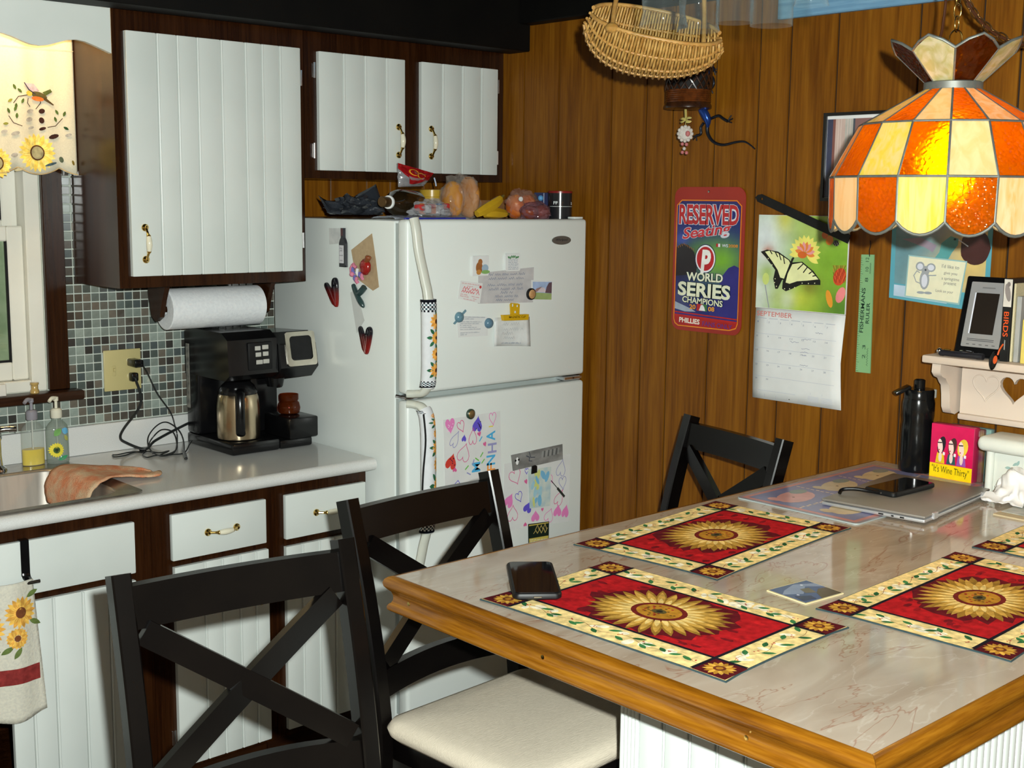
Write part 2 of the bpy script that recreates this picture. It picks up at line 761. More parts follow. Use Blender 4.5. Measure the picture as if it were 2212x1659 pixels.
M_PAPER = pm('white_paper', (0.72, 0.73, 0.72), (0.66, 0.67, 0.66), scale=12, rough=0.75)
P_PAPER = print_mat('printed_paper', 0.55, mottle=0.05)
P_GLOSS = print_mat('glossy_print', 0.22, mottle=0.10, mscale=25)
P_PHOTO = print_mat('photo_print', 0.35, mottle=0.16, mscale=30)
P_CLOTH = print_mat('woven_print', 0.9, bump=0.5, bscale=700, mottle=0.30, mscale=70, spec=0.1)
XW = 1.511

# ------------------------------------------------------------------ room shell
struct(MB().box((-3.2, -5.2, -0.06), (1.60, 0.12, 0.0)), 'floor', M_FLOOR)
struct(MB().box((-3.2, -5.2, 2.44), (1.60, 0.12, 2.50)), 'ceiling', M_CEIL)

WX0, WX1, WZ0, WZ1 = -0.95, -0.065, 1.125, 2.10      # window opening
w = MB()
w.box((-3.2, 0.0, 0), (WX0, 0.12, 2.44)).box((WX1, 0.0, 0), (XW + 0.005, 0.12, 2.44))
w.box((WX0, 0.0, 0), (WX1, 0.12, WZ0)).box((WX0, 0.0, WZ1), (WX1, 0.12, 2.44))
wall_back = struct(w, 'wall_back', M_GROUT)

# mosaic tiles of the backsplash
tile_cols = [(0.085, 0.105, 0.095), (0.135, 0.165, 0.150), (0.215, 0.255, 0.225), (0.30, 0.355, 0.315), (0.045, 0.042, 0.038), (0.085, 0.074, 0.060), (0.155, 0.135, 0.108), (0.085, 0.105, 0.105), (0.13, 0.128, 0.108)]
TP = 0.0272
tile_me = []
for i, c in enumerate(tile_cols):
    m = MB().box((-TP / 2 + 0.0018, -0.0045, -TP / 2 + 0.0018), (TP / 2 - 0.0018, 0, TP / 2 - 0.0018), 0.0011)
    me = m.data('tile')
    me.materials.append(pm('glass_tile_%d' % i, c, tuple(x * 0.82 for x in c), scale=40, rough=0.12, coat=0.3, spec=0.6))
    tile_me.append(me)
rt = random.Random(5)
spots = []
for i in range(-13, 27):
    for j in range(0, 33):
        x, z = 0.0145 + i * TP, 1.021 + j * TP
        if x < 0.0 and z > 1.085:
            continue
        if x > 0.042 and z > 1.452:
            continue
        if x > 0.735 or z > 1.84:
            continue
        if 0.118 < x < 0.230 and 1.112 < z < 1.228:      # behind the outlet plate
            continue
        show = 0
        if x < 0.40 or (z > 1.30 and x > 0.58):
            show = 1
        if x < -0.24 or (0.27 < x < 0.60 and z > 1.31) or (x < 0.0 and z < 1.03):
            show = 0
        spots.append((show, x, z, rt.randrange(len(tile_cols))))
picked = [s for s in spots if s[0]]
rest = [s for s in spots if not s[0]] + picked[300:]
for _, x, z, k in picked[:300]:
    o = bpy.data.objects.new('tile', tile_me[k])
    COL.objects.link(o)
    o.parent = wall_back
    o.location = V((x, 0.0003, z)) - LOC[wall_back.name]
m = MB()
for _, x, z, k in rest:
    m.mi = k
    m.box((x - TP / 2 + 0.0018, -0.0045, z - TP / 2 + 0.0018), (x + TP / 2 - 0.0018, 0, z + TP / 2 - 0.0018))
ts = m.build('tile_field', [me.materials[0] for me in tile_me], wall_back)
tag(ts, kind='stuff')
# panelling above the refrigerator on the back wall
for a, b in zip((0.752, 0.835, 0.975, 1.13, 1.235, 1.39), (0.832, 0.972, 1.127, 1.232, 1.387, 1.505)):
    MB().box((a, -0.006, 0.0), (b, 0.0005, 1.79), 0.0015).build('plank', M_PANEL, wall_back)

wall_right = struct(MB().box((XW + 0.006, -5.2, 0), (XW + 0.09, 0.0, 2.44)), 'wall_right', M_GROOVE)
gr = [-0.006, -0.190, -0.421, -0.597, -0.845, -0.998, -1.109, -1.276, -1.436, -1.544, -1.70, -1.950, -2.126, -2.229, -2.36, -2.56, -2.70, -2.86, -3.10, -3.27, -3.45, -3.70, -3.90, -4.10, -4.35]
for a, b in zip(gr, gr[1:]):
    MB().box((XW, b + 0.0035, 0.0), (XW + 0.0065, a - 0.0035, 2.43)).build('plank', M_PANEL, wall_right)

# black ceiling beam in front of the wall cabinets, dark crown strip and ceiling joists
tb = struct(MB().box((-2.6, -0.453, 2.227), (XW - 0.002, -0.345, 2.438), 0.004), 'trim_1', M_BLACKBEAM)
struct(MB().box((1.45, -1.50, 2.315), (XW - 0.002, -0.456, 2.438), 0.004), 'trim_2', M_BLACKBEAM)
for k, yy in enumerate((-1.15, -1.95, -2.75)):
    struct(MB().box((-2.6, yy - 0.05, 2.34), (1.445, yy + 0.05, 2.438), 0.004), 'trim_%d' % (3 + k), M_BLACKBEAM)
# narrow wood trim closing the tiles beside the refrigerator
struct(MB().box((0.736, -0.014, 1.0), (0.751, 0.0, 1.447), 0.002), 'trim_6', M_DARKWOOD)

# ------------------------------------------------------------------ window over the sink
M_VINYL = pm('white_vinyl', (0.74, 0.72, 0.64), (0.68, 0.66, 0.58), scale=5, rough=0.35)
wf = MB()
for a, b in (((WX0, 0.0, WZ0), (WX0 + 0.045, 0.11, WZ1)), ((WX1 - 0.045, 0.0, WZ0), (WX1, 0.11, WZ1)), ((WX0 + 0.045, 0.0, WZ0), (WX1 - 0.045, 0.11, WZ0 + 0.035)), ((WX0 + 0.045, 0.0, WZ1 - 0.04), (WX1 - 0.045, 0.11, WZ1))):
    wf.box(a, b, 0.003)
win = struct(wf, 'window_1', M_VINYL)


def sash(x0, x1, z0, z1, y, nm):
    s = MB()
    t = 0.047
    s.box((x0, y, z0), (x0 + t, y + 0.03, z1), 0.004).box((x1 - t, y, z0), (x1, y + 0.03, z1), 0.004)
    s.box((x0 + t, y + 0.001, z0), (x1 - t, y + 0.029, z0 + 0.055), 0.004).box((x0 + t, y + 0.001, z1 - 0.045), (x1 - t, y + 0.029, z1), 0.004)
    o = s.build(nm, M_VINYL, win)
    MB().box((x0 + t - 0.004, y + 0.012, z0 + 0.051), (x1 - t + 0.004, y + 0.016, z1 - 0.041)).build('pane', glass_mat('window_glass', (0.80, 0.92, 0.86)), o)
    # dark glazing bead
    g = MB()
    g.box((x1 - t - 0.007, y + 0.004, z0 + 0.055), (x1 - t - 0.0005, y + 0.011, z1 - 0.045)).box((x0 + t, y + 0.004, z0 + 0.0555), (x1 - t - 0.008, y + 0.011, z0 + 0.062))
    g.build('glazing_bead', M_BLACKMT, o)
    return o


sash(WX0 + 0.046, WX1 - 0.046, WZ0 + 0.036, 1.622, 0.02, 'lower_sash')
sash(WX0 + 0.046, WX1 - 0.046, 1.585, WZ1 - 0.042, 0.055, 'upper_sash')
struct(MB().box((-0.064, -0.018, 1.127), (-0.001, -0.0005, 2.2), 0.002), 'trim_7', M_DARKWOOD)       # casing beside the window
struct(MB().box((WX0 - 0.064, -0.018, 1.127), (WX0 - 0.001, -0.0005, 2.2), 0.002), 'trim_8', M_DARKWOOD)
struct(MB().box((WX0 - 0.1, -0.062, 1.096), (0.026, -0.0005, 1.1255), 0.006, 2), 'trim_9', M_DARKWOODX)  # stool under the window
# hedge seen faintly through the glass
thing(blob((-0.6, 1.9, 0.2), (1.6, 0.5, 1.9), 3, 0.3, 4, flat=-0.2), 'garden_hedge', pm('hedge_leaves', (0.30, 0.40, 0.26), (0.44, 0.54, 0.38), scale=14, rough=0.9, bump=0.8), 'pale green garden hedge outside the kitchen window', 'hedge')

# ------------------------------------------------------------------ cabinet hardware
def pull(door, p, d, out, length=0.092):
    """brass cabinet pull with a porcelain middle; p centre on the door face, d along, out away from the door"""
    p, d, out = V(p), V(d), V(out)
    a = p - d * length / 2
    b = p + d * length / 2
    m = MB()
    ax = out.to_track_quat('Z', 'Y').to_matrix()
    for e in (a, b):
        m.lathe([(0.0095, 0), (0.011, 0.002), (0.0105, 0.005), (0.006, 0.009), (0.0045, 0.012), (0.0001, 0.0135)], 14, e, ax)
    cv = spline([a + out * 0.007, a + d * 0.012 + out * 0.016, p - d * 0.021 + out * 0.024], 5)
    m.tube(cv, [0.0045, 0.0042, 0.004, 0.0038, 0.0036, 0.0036, 0.0036, 0.004, 0.005, 0.0065, 0.0065][:len(cv)], 10)
    cv = spline([b + out * 0.007, b - d * 0.012 + out * 0.016, p + d * 0.021 + out * 0.024], 5)
    m.tube(cv, [0.0045, 0.0042, 0.004, 0.0038, 0.0036, 0.0036, 0.0036, 0.004, 0.005, 0.0065, 0.0065][:len(cv)], 10)
    m.build('handle', M_BRASS, door)
    g = MB()
    cv = [p + d * (-0.021 + 0.042 * i / 6) + out * (0.024 + 0.003 * math.sin(math.pi * i / 6)) for i in range(7)]
    g.tube(cv, [0.0065, 0.0078, 0.0085, 0.0088, 0.0085, 0.0078, 0.0065], 12)
    q = p + out * 0.0355
    g.build('handle_grip', M_PORC, door)
    f = Pr()
    return q


def hinge(door, x, y, z):
    m = MB()
    m.box((x - 0.006, y - 0.003, z - 0.022), (x + 0.006, y, z + 0.022), 0.001)
    m.cyl((x, y - 0.005, z - 0.024), (x, y - 0.005, z + 0.024), 0.0042, 10)
    m.build('hinge', M_CHROME, door)


def plank_door(root, x0, x1, z0, z1, y, cuts, hx=None, hz=None, hinges=None, hd=(0, 0, 1), flush=False):
    """white door made of tongue-and-groove boards"""
    d = MB().box((x0 + 0.001, y + 0.006, z0 + 0.001), (x1 - 0.001, y + 0.017, z1 - 0.001)).build('door', M_WHITE, root)
    e = [x0] + list(cuts) + [x1]
    for a, b in zip(e, e[1:]):
        MB().box((a + 0.0004, y, z0), (b - 0.0004, y + 0.008, z1), 0.003, 2).build('plank', M_WHITE, d)
        if b < x1 - 0.001:
            MB().tube([(b + 0.004, y + 0.0002, z0 + 0.002), (b + 0.004, y + 0.0002, z1 - 0.002)], 0.0032, 8).build('bead', M_WHITE, d)
    if hx is not None:
        pull(d, (hx, y, hz), hd, (0, -1, 0))
    for hxx, hzz in (hinges or []):
        hinge(d, hxx, y + 0.016, hzz)
    return d


def carcass(root, x0, x1, y0, y1, z0, z1, opens, t=0.02, name='body', mat=None, top=True):
    """cabinet box with a face frame round its openings (x0,x1,z0,z1)"""
    m = MB()
    m.box((x0, y1 + 0.0195, z0), (x0 + 0.015, y0, z1)).box((x1 - 0.015, y1 + 0.0195, z0), (x1, y0, z1))
    m.box((x0 + 0.015, y1 + 0.0195, z0), (x1 - 0.015, y0, z0 + 0.015))
    if top:
        m.box((x0 + 0.015, y1 + 0.0195, z1 - 0.015), (x1 - 0.015, y0, z1))
    m.box((x0 + 0.015, y0 - 0.006, z0 + 0.015), (x1 - 0.015, y0, z1 - 0.015))
    fr = [(x0, z0), (x1, z0), (x1, z1), (x0, z1)]
    f = MB()
    holed_prism(m, fr, [[(a, c), (b, c), (b, d), (a, d)] for a, b, c, d in opens], (0, y1 + 0.0195, 0), (1, 0, 0), (0, 0, 1), 0.0195)
    return m.build(name, mat or M_DARKWOOD, root, smooth=False)


YF, YD = -0.312, -0.330          # wall cabinets: face frame, door face
r = empty('wall_cabinet', (0.35, -0.16, 1.449), 'tall dark brown wall cabinet with one white plank door beside the window', 'cabinet')
carcass(r, 0.033, 0.664, -0.002, YF, 1.449, 2.300, [(0.09, 0.62, 1.51, 2.15)])
dr = plank_door(r, 0.066, 0.643, 1.483, 2.175, YD, (0.159, 0.222, 0.286, 0.364, 0.445, 0.503, 0.566), 0.106, 1.578, [(0.651, 2.085), (0.651, 1.58)])
r = empty('wall_cabinet', (1.09, -0.16, 1.776), 'short dark brown wall cabinet with two white plank doors above the refrigerator', 'cabinet')
carcass(r, 0.666, XW - 0.002, -0.002, YF, 1.776, 2.300, [(0.74, 1.03, 1.83, 2.14), (1.15, 1.44, 1.83, 2.14)])
plank_door(r, 0.711, 1.054, 1.801, 2.172, YD, (0.803, 0.888, 0.974), 1.024, 1.905, [(0.700, 2.113), (0.698, 1.863)])
plank_door(r, 1.123, 1.469, 1.801, 2.172, YD, (1.213, 1.302, 1.389), 1.163, 1.905, [(1.479, 2.113), (1.478, 1.863)])

# scalloped white board between the wall cabinets, over the window
pts = [(0.024, 2.298), (0.024, 2.113)]
for i in range(41):
    t = i / 40
    x = 0.024 - t * 1.0
    z = 2.125 + 0.0125 * math.cos((x - 0.033) / 0.215 * 2 * math.pi + math.pi) - 0.002 - (0.004 if i == 0 else 0)
    pts.append((x, z))
pts.append((-0.976, 2.298))
thing(MB().prism(pts, (0, YF, 0), (1, 0, 0), (0, 0, 1), 0.016), 'valance_board', M_WHITE, 'white painted board with a scalloped lower edge above the window', 'board', angle=50)

# lamp tube behind the scalloped board
lr = empty('sink_light', (-0.33, -0.20, 2.30), 'slim fluorescent light fixture hidden behind the scalloped white board', 'light')
MB().box((-0.62, -0.235, 2.265), (-0.08, -0.165, 2.30), 0.004).build('housing', M_WHITE, lr)
em = bpy.data.materials.new('warm_tube_glow')
em.use_nodes = True
eb = em.node_tree.nodes['Principled BSDF']
eb.inputs['Emission Color'].default_value = (1.0, 0.62, 0.25, 1)
eb.inputs['Emission Strength'].default_value = 6
MB().cyl((-0.60, -0.2, 2.252), (-0.10, -0.2, 2.252), 0.012, 12).build('tube', em, lr)
for lx in (-0.5, -0.35, -0.2, -0.1):
    l = bpy.data.lights.new('sink_light_glow', 'POINT')
    l.energy = 1.25
    l.color = (1.0, 0.66, 0.28)
    l.shadow_soft_size = 0.03
    lo = bpy.data.objects.new('sink_light_glow', l)
    COL.objects.link(lo)
    lo.parent = lr
    lo.location = V((lx, -0.2, 2.225)) - LOC[lr.name]

# embroidered curtain valance
M_CURT = pm('cream_curtain', (0.72, 0.66, 0.50), (0.66, 0.60, 0.45), scale=300, rough=0.9, bump=0.1)


def cy(x):
    return -0.052 - 0.0035 * math.sin((x + 0.02) * 38) - 0.0015 * math.sin(x * 90)


def cbot(x):
    t = ((x + 0.147) / 0.125)
    ph = abs((t % 1.0) - 0.5) * 2
    return 1.772 + 0.020 * ph ** 2


CX0, CX1 = -0.62, 0.031
cur = MB().sheet(lambda a, b: V((CX0 + (CX1 - CX0) * a, cy(CX0 + (CX1 - CX0) * a) * (1 if b > 0.05 else 1), cbot(CX0 + (CX1 - CX0) * a) + (2.20 - cbot(CX0 + (CX1 - CX0) * a)) * b)), 130, 12)
cur = thing(cur, 'curtain_valance', M_CURT, 'short cream curtain embroidered with a bird and sunflowers over the window', 'curtain', solid=0.0012)


def cpt(u, v):
    q = py(u, v, -0.06)
    return (q.x, q.z)


c = Pr()
YEL, YEL2, GRN, BRN, GRY, DK = S(250, 226, 130), S(246, 210, 96), S(84, 104, 52), S(70, 50, 40), S(176, 170, 160), S(64, 40, 34)
for fu, fv, R in ((82, 330, 34), (-8, 352, 26)):
    fx, fz = cpt(fu, fv)
    k = 0.00131
    for i in range(22):
        a = 2 * math.pi * i / 22
        c.leaf(fx + 0.012 * math.cos(a), fz + 0.012 * math.sin(a), R * k, 0.016, a, YEL if i % 2 else YEL2)
    c.L = 2
    c.disc(fx, fz, 17 * k, S(96, 60, 34))
    c.L = 3
    c.disc(fx, fz, 14 * k, S(170, 160, 120))
    c.L = 1
bx, bz = cpt(92, 205)
k = 0.00131
c.poly([(bx - 22 * k, bz + 2 * k), (bx - 40 * k, bz + 24 * k), (bx - 16 * k, bz + 23 * k), (bx - 4 * k, bz + 8 * k)], S(200, 180, 190))
c.poly([(bx + 2 * k, bz + 6 * k), (bx + 20 * k, bz + 14 * k), (bx + 24 * k, bz + 8 * k), (bx + 8 * k, bz - 2 * k)], S(86, 96, 52))
c.L = 2
c.disc(bx - 6 * k, bz - 2 * k, 18 * k, S(92, 84, 50), 8 * k, rot=-0.25)
c.disc(bx - 28 * k, bz + 2 * k, 8 * k, S(225, 205, 90), 6 * k)
c.L = 3
c.disc(bx - 10 * k, bz - 9 * k, 14 * k, S(236, 120, 60), 5 * k, rot=-0.1)
c.poly([(bx + 6 * k, bz - 4 * k), (bx + 26 * k, bz - 20 * k), (bx + 24 * k, bz - 22 * k), (bx + 2 * k, bz - 10 * k)], S(80, 66, 44))
c.line([(bx - 40 * k, bz + 24 * k), (bx - 30 * k, bz + 10 * k), (bx - 14 * k, bz + 1 * k)], 0.003, S(60, 50, 70))
c.L = 1
for u, v, a, cc in ((35, 193, 2.0, GRN), (48, 200, 2.4, GRN), (28, 213, -2.5, S(150, 150, 70)), (36, 222, -1.7, GRN), (52, 212, -2.0, GRN), (22, 245, 1.9, GRN), (32, 240, 1.2, GRN), (37, 256, 1.5, GRN), (20, 266, 3.3, S(150, 150, 70)), (128, 248, 2.1, GRN), (138, 252, 1.2, GRN), (124, 264, 1.9, GRN), (138, 274, -0.5, S(40, 70, 40))):
    x, z = cpt(u, v)
    c.leaf(x, z, 0.017, 0.008, a, cc)
for seg in (((60, 205), (40, 208), (30, 222)), ((20, 250), (30, 265), (48, 272)), ((105, 275), (122, 272), (136, 256)), ((62, 212), (60, 222), (66, 230)), ((88, 214), (90, 222), (80, 235))):
    c.line([cpt(*q) for q in seg], 0.0022, BRN)
c.L = 2
for u, v, w_, h_, cc in ((66, 240, 16, 9, GRY), (64, 258, 15, 10, GRY), (68, 276, 14, 6, GRY), (92, 240, 13, 11, DK), (92, 260, 11, 14, DK), (94, 278, 15, 7, DK), (118, 295, 22, 10, DK), (10, 284, 14, 8, GRY), (34, 288, 18, 9, GRY), (112, 355, 26, 6, S(70, 90, 100)), (44, 365, 24, 7, S(196, 186, 150)), (32, 335, 14, 10, GRY), (134, 345, 9, 14, S(90, 100, 80)), (148, 292, 14, 7, GRY), (158, 352, 5, 12, S(120, 100, 40))):
    x, z = cpt(u, v)
    c.disc(x, z, w_ * k * 0.55, cc, h_ * k * 0.5, n=10, rot=0.3)
c.line([(CX0 + (CX1 - CX0) * i / 130, cbot(CX0 + (CX1 - CX0) * i / 130) + 0.002) for i in range(131)], 0.0025, S(190, 160, 110))
c.line([(CX0 + (CX1 - CX0) * i / 60, 2.133) for i in range(61)], 0.0015, S(220, 200, 160))
c.build('embroidery', P_CLOTH, (0, 0, 0), (1, 0, 0), (0, 0, 1), cur, fn=lambda a, b, h: V((a, cy(a) - 0.0016 - h * 7.0, b)))

# ------------------------------------------------------------------ worktop, sink, base cabinets
M_TOPW = pm('speckled_laminate', (0.66, 0.665, 0.65), (0.58, 0.58, 0.56), scale=500, rough=0.16, coat=0.2, detail=2)
CT = 0.914
wt = empty('worktop', (0, -0.32, 0.876), 'white speckled laminate worktop with a low upstand, running to the refrigerator', 'worktop')
m = MB()
hole = rrect(-0.86, -0.598, -0.075, -0.095, 0.03)
holed_prism(m, [(-1.4, -0.622), (0.702, -0.622), (0.702, -0.0006), (-1.4, -0.0006)], [hole], (0, 0, 0.877), (1, 0, 0), (0, 1, 0), CT - 0.877)
m.tube([(-1.4, -0.622, 0.8952), (0.702, -0.622, 0.8952)], 0.0188, 20)
m.build('top', M_TOPW, wt)
MB().box((-1.4, -0.022, CT + 0.0002), (0.702, -0.0006, 1.006), 0.004, 2).build('upstand', M_TOPW, wt)


def loft(m, rings, capb=True):
    n = len(rings[0])
    vs = [p for r_ in rings for p in r_]
    fs = []
    for j in range(len(rings) - 1):
        for i in range(n):
            q = (i + 1) % n
            fs.append((j * n + i, j * n + q, (j + 1) * n + q, (j + 1) * n + i))
    if capb:
        fs.append(tuple((len(rings) - 1) * n + i for i in range(n)))
    m.mesh(vs, fs)
    return m


sk = empty('sink', (-0.47, -0.34, 0.70), 'stainless steel drop-in kitchen sink with a wide flat rim', 'sink')
m = MB()
outer = rrect(-0.90, -0.612, -0.052, -0.052, 0.03)
inner = rrect(-0.80, -0.585, -0.105, -0.155, 0.06)
holed_prism(m, outer, [inner], (0, 0, CT + 0.0004), (1, 0, 0), (0, 1, 0), 0.005)
m.build('rim', M_STEEL, sk)
m = MB()
rings = []
for ins, z, rr in ((0.0, CT + 0.0052, 0.06), (0.006, CT - 0.004, 0.06), (0.012, CT - 0.16, 0.06), (0.03, CT - 0.185, 0.06), (0.10, CT - 0.192, 0.05)):
    rings.append([V((a, b, z)) for a, b in rrect(-0.80 + ins, -0.585 + ins, -0.105 - ins, -0.155 - ins, rr, 8)])
loft(m, rings)
m.build('basin', pm('satin_steel', (0.62, 0.56, 0.48), (0.46, 0.42, 0.37), scale=30, rough=0.42, metal=0.9, stretch=(1, 1, 0.1)), sk, angle=60, solid=0.0015)
MB().lathe([(0.045, CT - 0.1915), (0.045, CT - 0.189), (0.03, CT - 0.190), (0.001, CT - 0.1905)], 24, (-0.46, -0.35, 0)).build('drain', M_CHROME, sk)

fc = empty('faucet', (-0.268, -0.10, CT + 0.006), 'chrome single lever kitchen faucet behind the sink', 'faucet')
MB().lathe([(0.032, CT + 0.0058), (0.031, CT + 0.012), (0.021, CT + 0.022), (0.0185, CT + 0.05), (0.019, CT + 0.095), (0.022, CT + 0.10), (0.02, CT + 0.115), (0.012, CT + 0.125), (0.0005, CT + 0.127)], 24, (-0.268, -0.10, 0)).build('column', M_CHROME, fc)
MB().tube(spline([(-0.268, -0.10, CT + 0.085), (-0.30, -0.17, CT + 0.135), (-0.345, -0.26, CT + 0.14), (-0.355, -0.29, CT + 0.11)], 8), 0.0125, 14).build('spout', M_CHROME, fc)
MB().tube(spline([(-0.268, -0.10, CT + 0.118), (-0.248, -0.11, CT + 0.128), (-0.212, -0.125, CT + 0.128)], 6), [0.010] * 7 + [0.009] * 4 + [0.010, 0.012], 12, flat=0.75).build('lever', M_CHROME, fc)

YB, YBD = -0.582, -0.600


def base_unit(label, x0, x1, dx0, dx1, opens, fronts):
    r_ = empty('base_cabinet', ((x0 + x1) / 2, -0.3, 0.0), label, 'cabinet')
    carcass(r_, x0, x1, -0.002, YB, 0.075, 0.8765, opens, top=False)
    MB().box((x0 + 0.001, -0.52, 0.0), (x1 - 0.001, -0.50, 0.0745)).build('toe_kick', M_DARKWOODX, r_)
    return r_


def drawer(r_, x0, x1, z0, z1, hx=None):
    d = MB().box((x0, YBD, z0), (x1, YBD + 0.0175, z1), 0.003, 2).build('drawer_front', M_WHITE, r_)
    if hx is not None:
        pull(d, (hx, YBD, (z0 + z1) / 2 + 0.0), (1, 0, 0), (0, -1, 0))
    return d


r = base_unit('dark brown base cabinet under the sink with a wide blank white panel', -1.0, -0.0295, 0, 0, [(-0.92, -0.11, 0.14, 0.66)], 0)
drawer(r, -0.925, -0.083, 0.692, 0.836)
plank_door(r, -0.432, -0.083, 0.09, 0.672, YBD, (-0.380, -0.318, -0.238, -0.165))
plank_door(r, -0.925, -0.50, 0.09, 0.672, YBD, (-0.86, -0.78, -0.70, -0.62, -0.56))
r = base_unit('dark brown base cabinet with one drawer and plank door, next to the sink cabinet', -0.0285, 0.365, 0, 0, [(0.06, 0.30, 0.72, 0.81), (0.06, 0.30, 0.14, 0.65)], 0)
drawer(r, 0.027, 0.329, 0.703, 0.836, 0.182)
plank_door(r, 0.032, 0.336, 0.09, 0.684, YBD, (0.122, 0.178, 0.235, 0.288), 0.306, 0.575, [(0.022, 0.56), (0.022, 0.18)])
r = base_unit('dark brown base cabinet with one drawer and plank door, next to the refrigerator', 0.366, 0.700, 0, 0, [(0.42, 0.66, 0.72, 0.81), (0.42, 0.66, 0.14, 0.65)], 0)
drawer(r, 0.396, 0.688, 0.700, 0.836, 0.548)
plank_door(r, 0.396, 0.690, 0.10, 0.678, YBD, (0.45, 0.51, 0.57, 0.63), 0.437, 0.575)

# towel hanger hooked over the sink cabinet panel, with a dish towel
hg = empty('towel_hanger', (-0.40, -0.62, 0.72), 'black metal towel bar hooked over the blank white sink panel', 'towel bar')
m = MB()
q = py(50, 1200, -0.605)
hx = -0.385
m.box((hx - 0.011, -0.6035, 0.745), (hx + 0.011, -0.6012, 0.8375)).box((hx - 0.011, -0.6035, 0.8375), (hx + 0.011, -0.581, 0.8395))
m.tube(spline([(hx, -0.603, 0.752), (hx, -0.608, 0.742), (hx, -0.624, 0.737), (hx, -0.628, 0.735)], 5), 0.011, 8, flat=0.25, up=(1, 0, 0))
m.build('hook', M_BLACKPL, hg)
MB().tube([(-0.95, -0.628, 0.733), (-0.36, -0.628, 0.733)], 0.0055, 12).build('bar', M_CHROME, hg)
# towel
M_TOWEL = pm('cream_towel', (0.60, 0.57, 0.47), (0.52, 0.50, 0.43), scale=150, rough=0.95, bump=0.4)


def ty(x, z):
    return -0.636 - 0.006 * math.sin(x * 55) - 0.004 * math.sin(x * 23 + z * 9)


TX0, TX1, TZ0, TZ1 = -0.60, -0.378, 0.385, 0.742


def tfn(a, b):
    z = TZ0 + (TZ1 - TZ0) * b
    x = TX0 + (TX1 - TX0 + 0.02 * (1 - b)) * a
    return V((x, ty(x, z), z + 0.012 * math.sin(a * 7) * (1 - b)))


tw = thing(MB().sheet(tfn, 30, 24), 'dish_towel', M_TOWEL, 'cream dish towel with sunflowers and a dark red band hanging on the sink cabinet', 'towel', solid=0.003)
c = Pr()
for fx, fz, R in ((-0.418, 0.665, 0.034), (-0.50, 0.63, 0.036), (-0.43, 0.60, 0.02)):
    for i in range(18):
        a = 2 * math.pi * i / 18
        c.leaf(fx + 0.008 * math.cos(a), fz + 0.008 * math.sin(a), R, 0.013, a, S(224, 178, 84) if i % 2 else S(206, 150, 66))
    c.L = 2
    c.disc(fx, fz, R * 0.42, S(110, 64, 38))
    c.L = 1
for x, z, a in ((-0.40, 0.70, 0.4), (-0.395, 0.64, -0.5), (-0.44, 0.58, -2.6), (-0.42, 0.575, -2.2), (-0.47, 0.57, 2.8)):
    c.leaf(x, z, 0.035, 0.014, a, S(96, 112, 60))
for i in range(18):
    x0 = TX0 + 0.004 + i * 0.0124
    c.rect(x0, 0.478, x0 + 0.0126, 0.520, S(128, 46, 44))
c.build('printed_pattern', P_CLOTH, (0, 0, 0), (1, 0, 0), (0, 0, 1), tw, fn=lambda a, b, h: V((a, ty(a, b) - 0.0028 - h * 2, b)))

# ------------------------------------------------------------------ things on and over the worktop
# paper towel roll under the wall cabinet
ph = empty('paper_towel_holder', (0.40, -0.15, 1.30), 'dark wooden paper towel holder under the tall wall cabinet', 'towel holder')
for x in (0.225, 0.598):
    pts = [(-0.215, 1.4488), (-0.095, 1.4488), (-0.10, 1.40), (-0.115, 1.345), (-0.14, 1.33), (-0.17, 1.345), (-0.19, 1.40)]
    MB().prism([(a, b) for a, b in pts], (x, 0, 0), (0, 1, 0), (0, 0, 1), 0.016).build('bracket', M_DARKWOOD, ph)
MB().cyl((0.241, -0.145, 1.366), (0.598, -0.145, 1.366), 0.009, 12).build('rod', M_DARKWOODX, ph)
rl = MB()
ax = V((1, 0, 0)).to_track_quat('Z', 'Y').to_matrix()
rl.lathe([(0.020, 0.0), (0.060, 0.0), (0.064, 0.003), (0.0645, 0.17), (0.064, 0.327), (0.060, 0.33), (0.020, 0.33), (0.020, 0.0)], 48, (0.254, -0.145, 1.366), ax, cap=False)
thing(rl, 'paper_towel_roll', pm('paper_towel', (0.74, 0.76, 0.77), (0.68, 0.70, 0.72), scale=120, rough=0.9, bump=0.3), 'white paper towel roll hanging under the tall wall cabinet', 'paper towel')

# outlet plate with a switch, two plugs and cords
M_IVORY = pm('ivory_plastic', (0.50, 0.43, 0.20), (0.46, 0.40, 0.18), scale=10, rough=0.35)
op = empty('outlet_plate', (0.174, -0.005, 1.104), 'ivory double plate with a switch and an outlet on the mosaic tiles', 'outlet')
MB().box((0.112, -0.011, 1.104), (0.236, -0.0048, 1.234), 0.003, 2).build('plate', M_IVORY, op)
MB().box((0.138, -0.013, 1.152), (0.150, -0.0108, 1.184), 0.001).box((0.141, -0.020, 1.166), (0.147, -0.0128, 1.177), 0.001).build('switch', M_IVORY, op)
MB().lathe([(0.0155, 0), (0.0155, 0.0022), (0.014, 0.003)], 20, (0.202, -0.0108, 1.196), V((0, -1, 0)).to_track_quat('Z', 'Y').to_matrix()).build('socket', M_IVORY, op)
MB().lathe([(0.0155, 0), (0.0155, 0.0022), (0.014, 0.003)], 20, (0.202, -0.0108, 1.146), V((0, -1, 0)).to_track_quat('Z', 'Y').to_matrix()).build('socket', M_IVORY, op)
M_CORD = pm('black_cord', (0.010, 0.012, 0.012), (0.016, 0.018, 0.018), scale=30, rough=0.35)
pc = empty('appliance_cord', (0.21, -0.05, 1.12), 'black plug and cord from the lower outlet to the coffee maker', 'cord')
MB().box((0.190, -0.040, 1.132), (0.214, -0.0140, 1.160), 0.005, 2).build('plug', M_BLACKPL, pc)


def w1(u, v, y):
    q_ = py(u, v, y)
    return (q_.x, q_.y, q_.z)


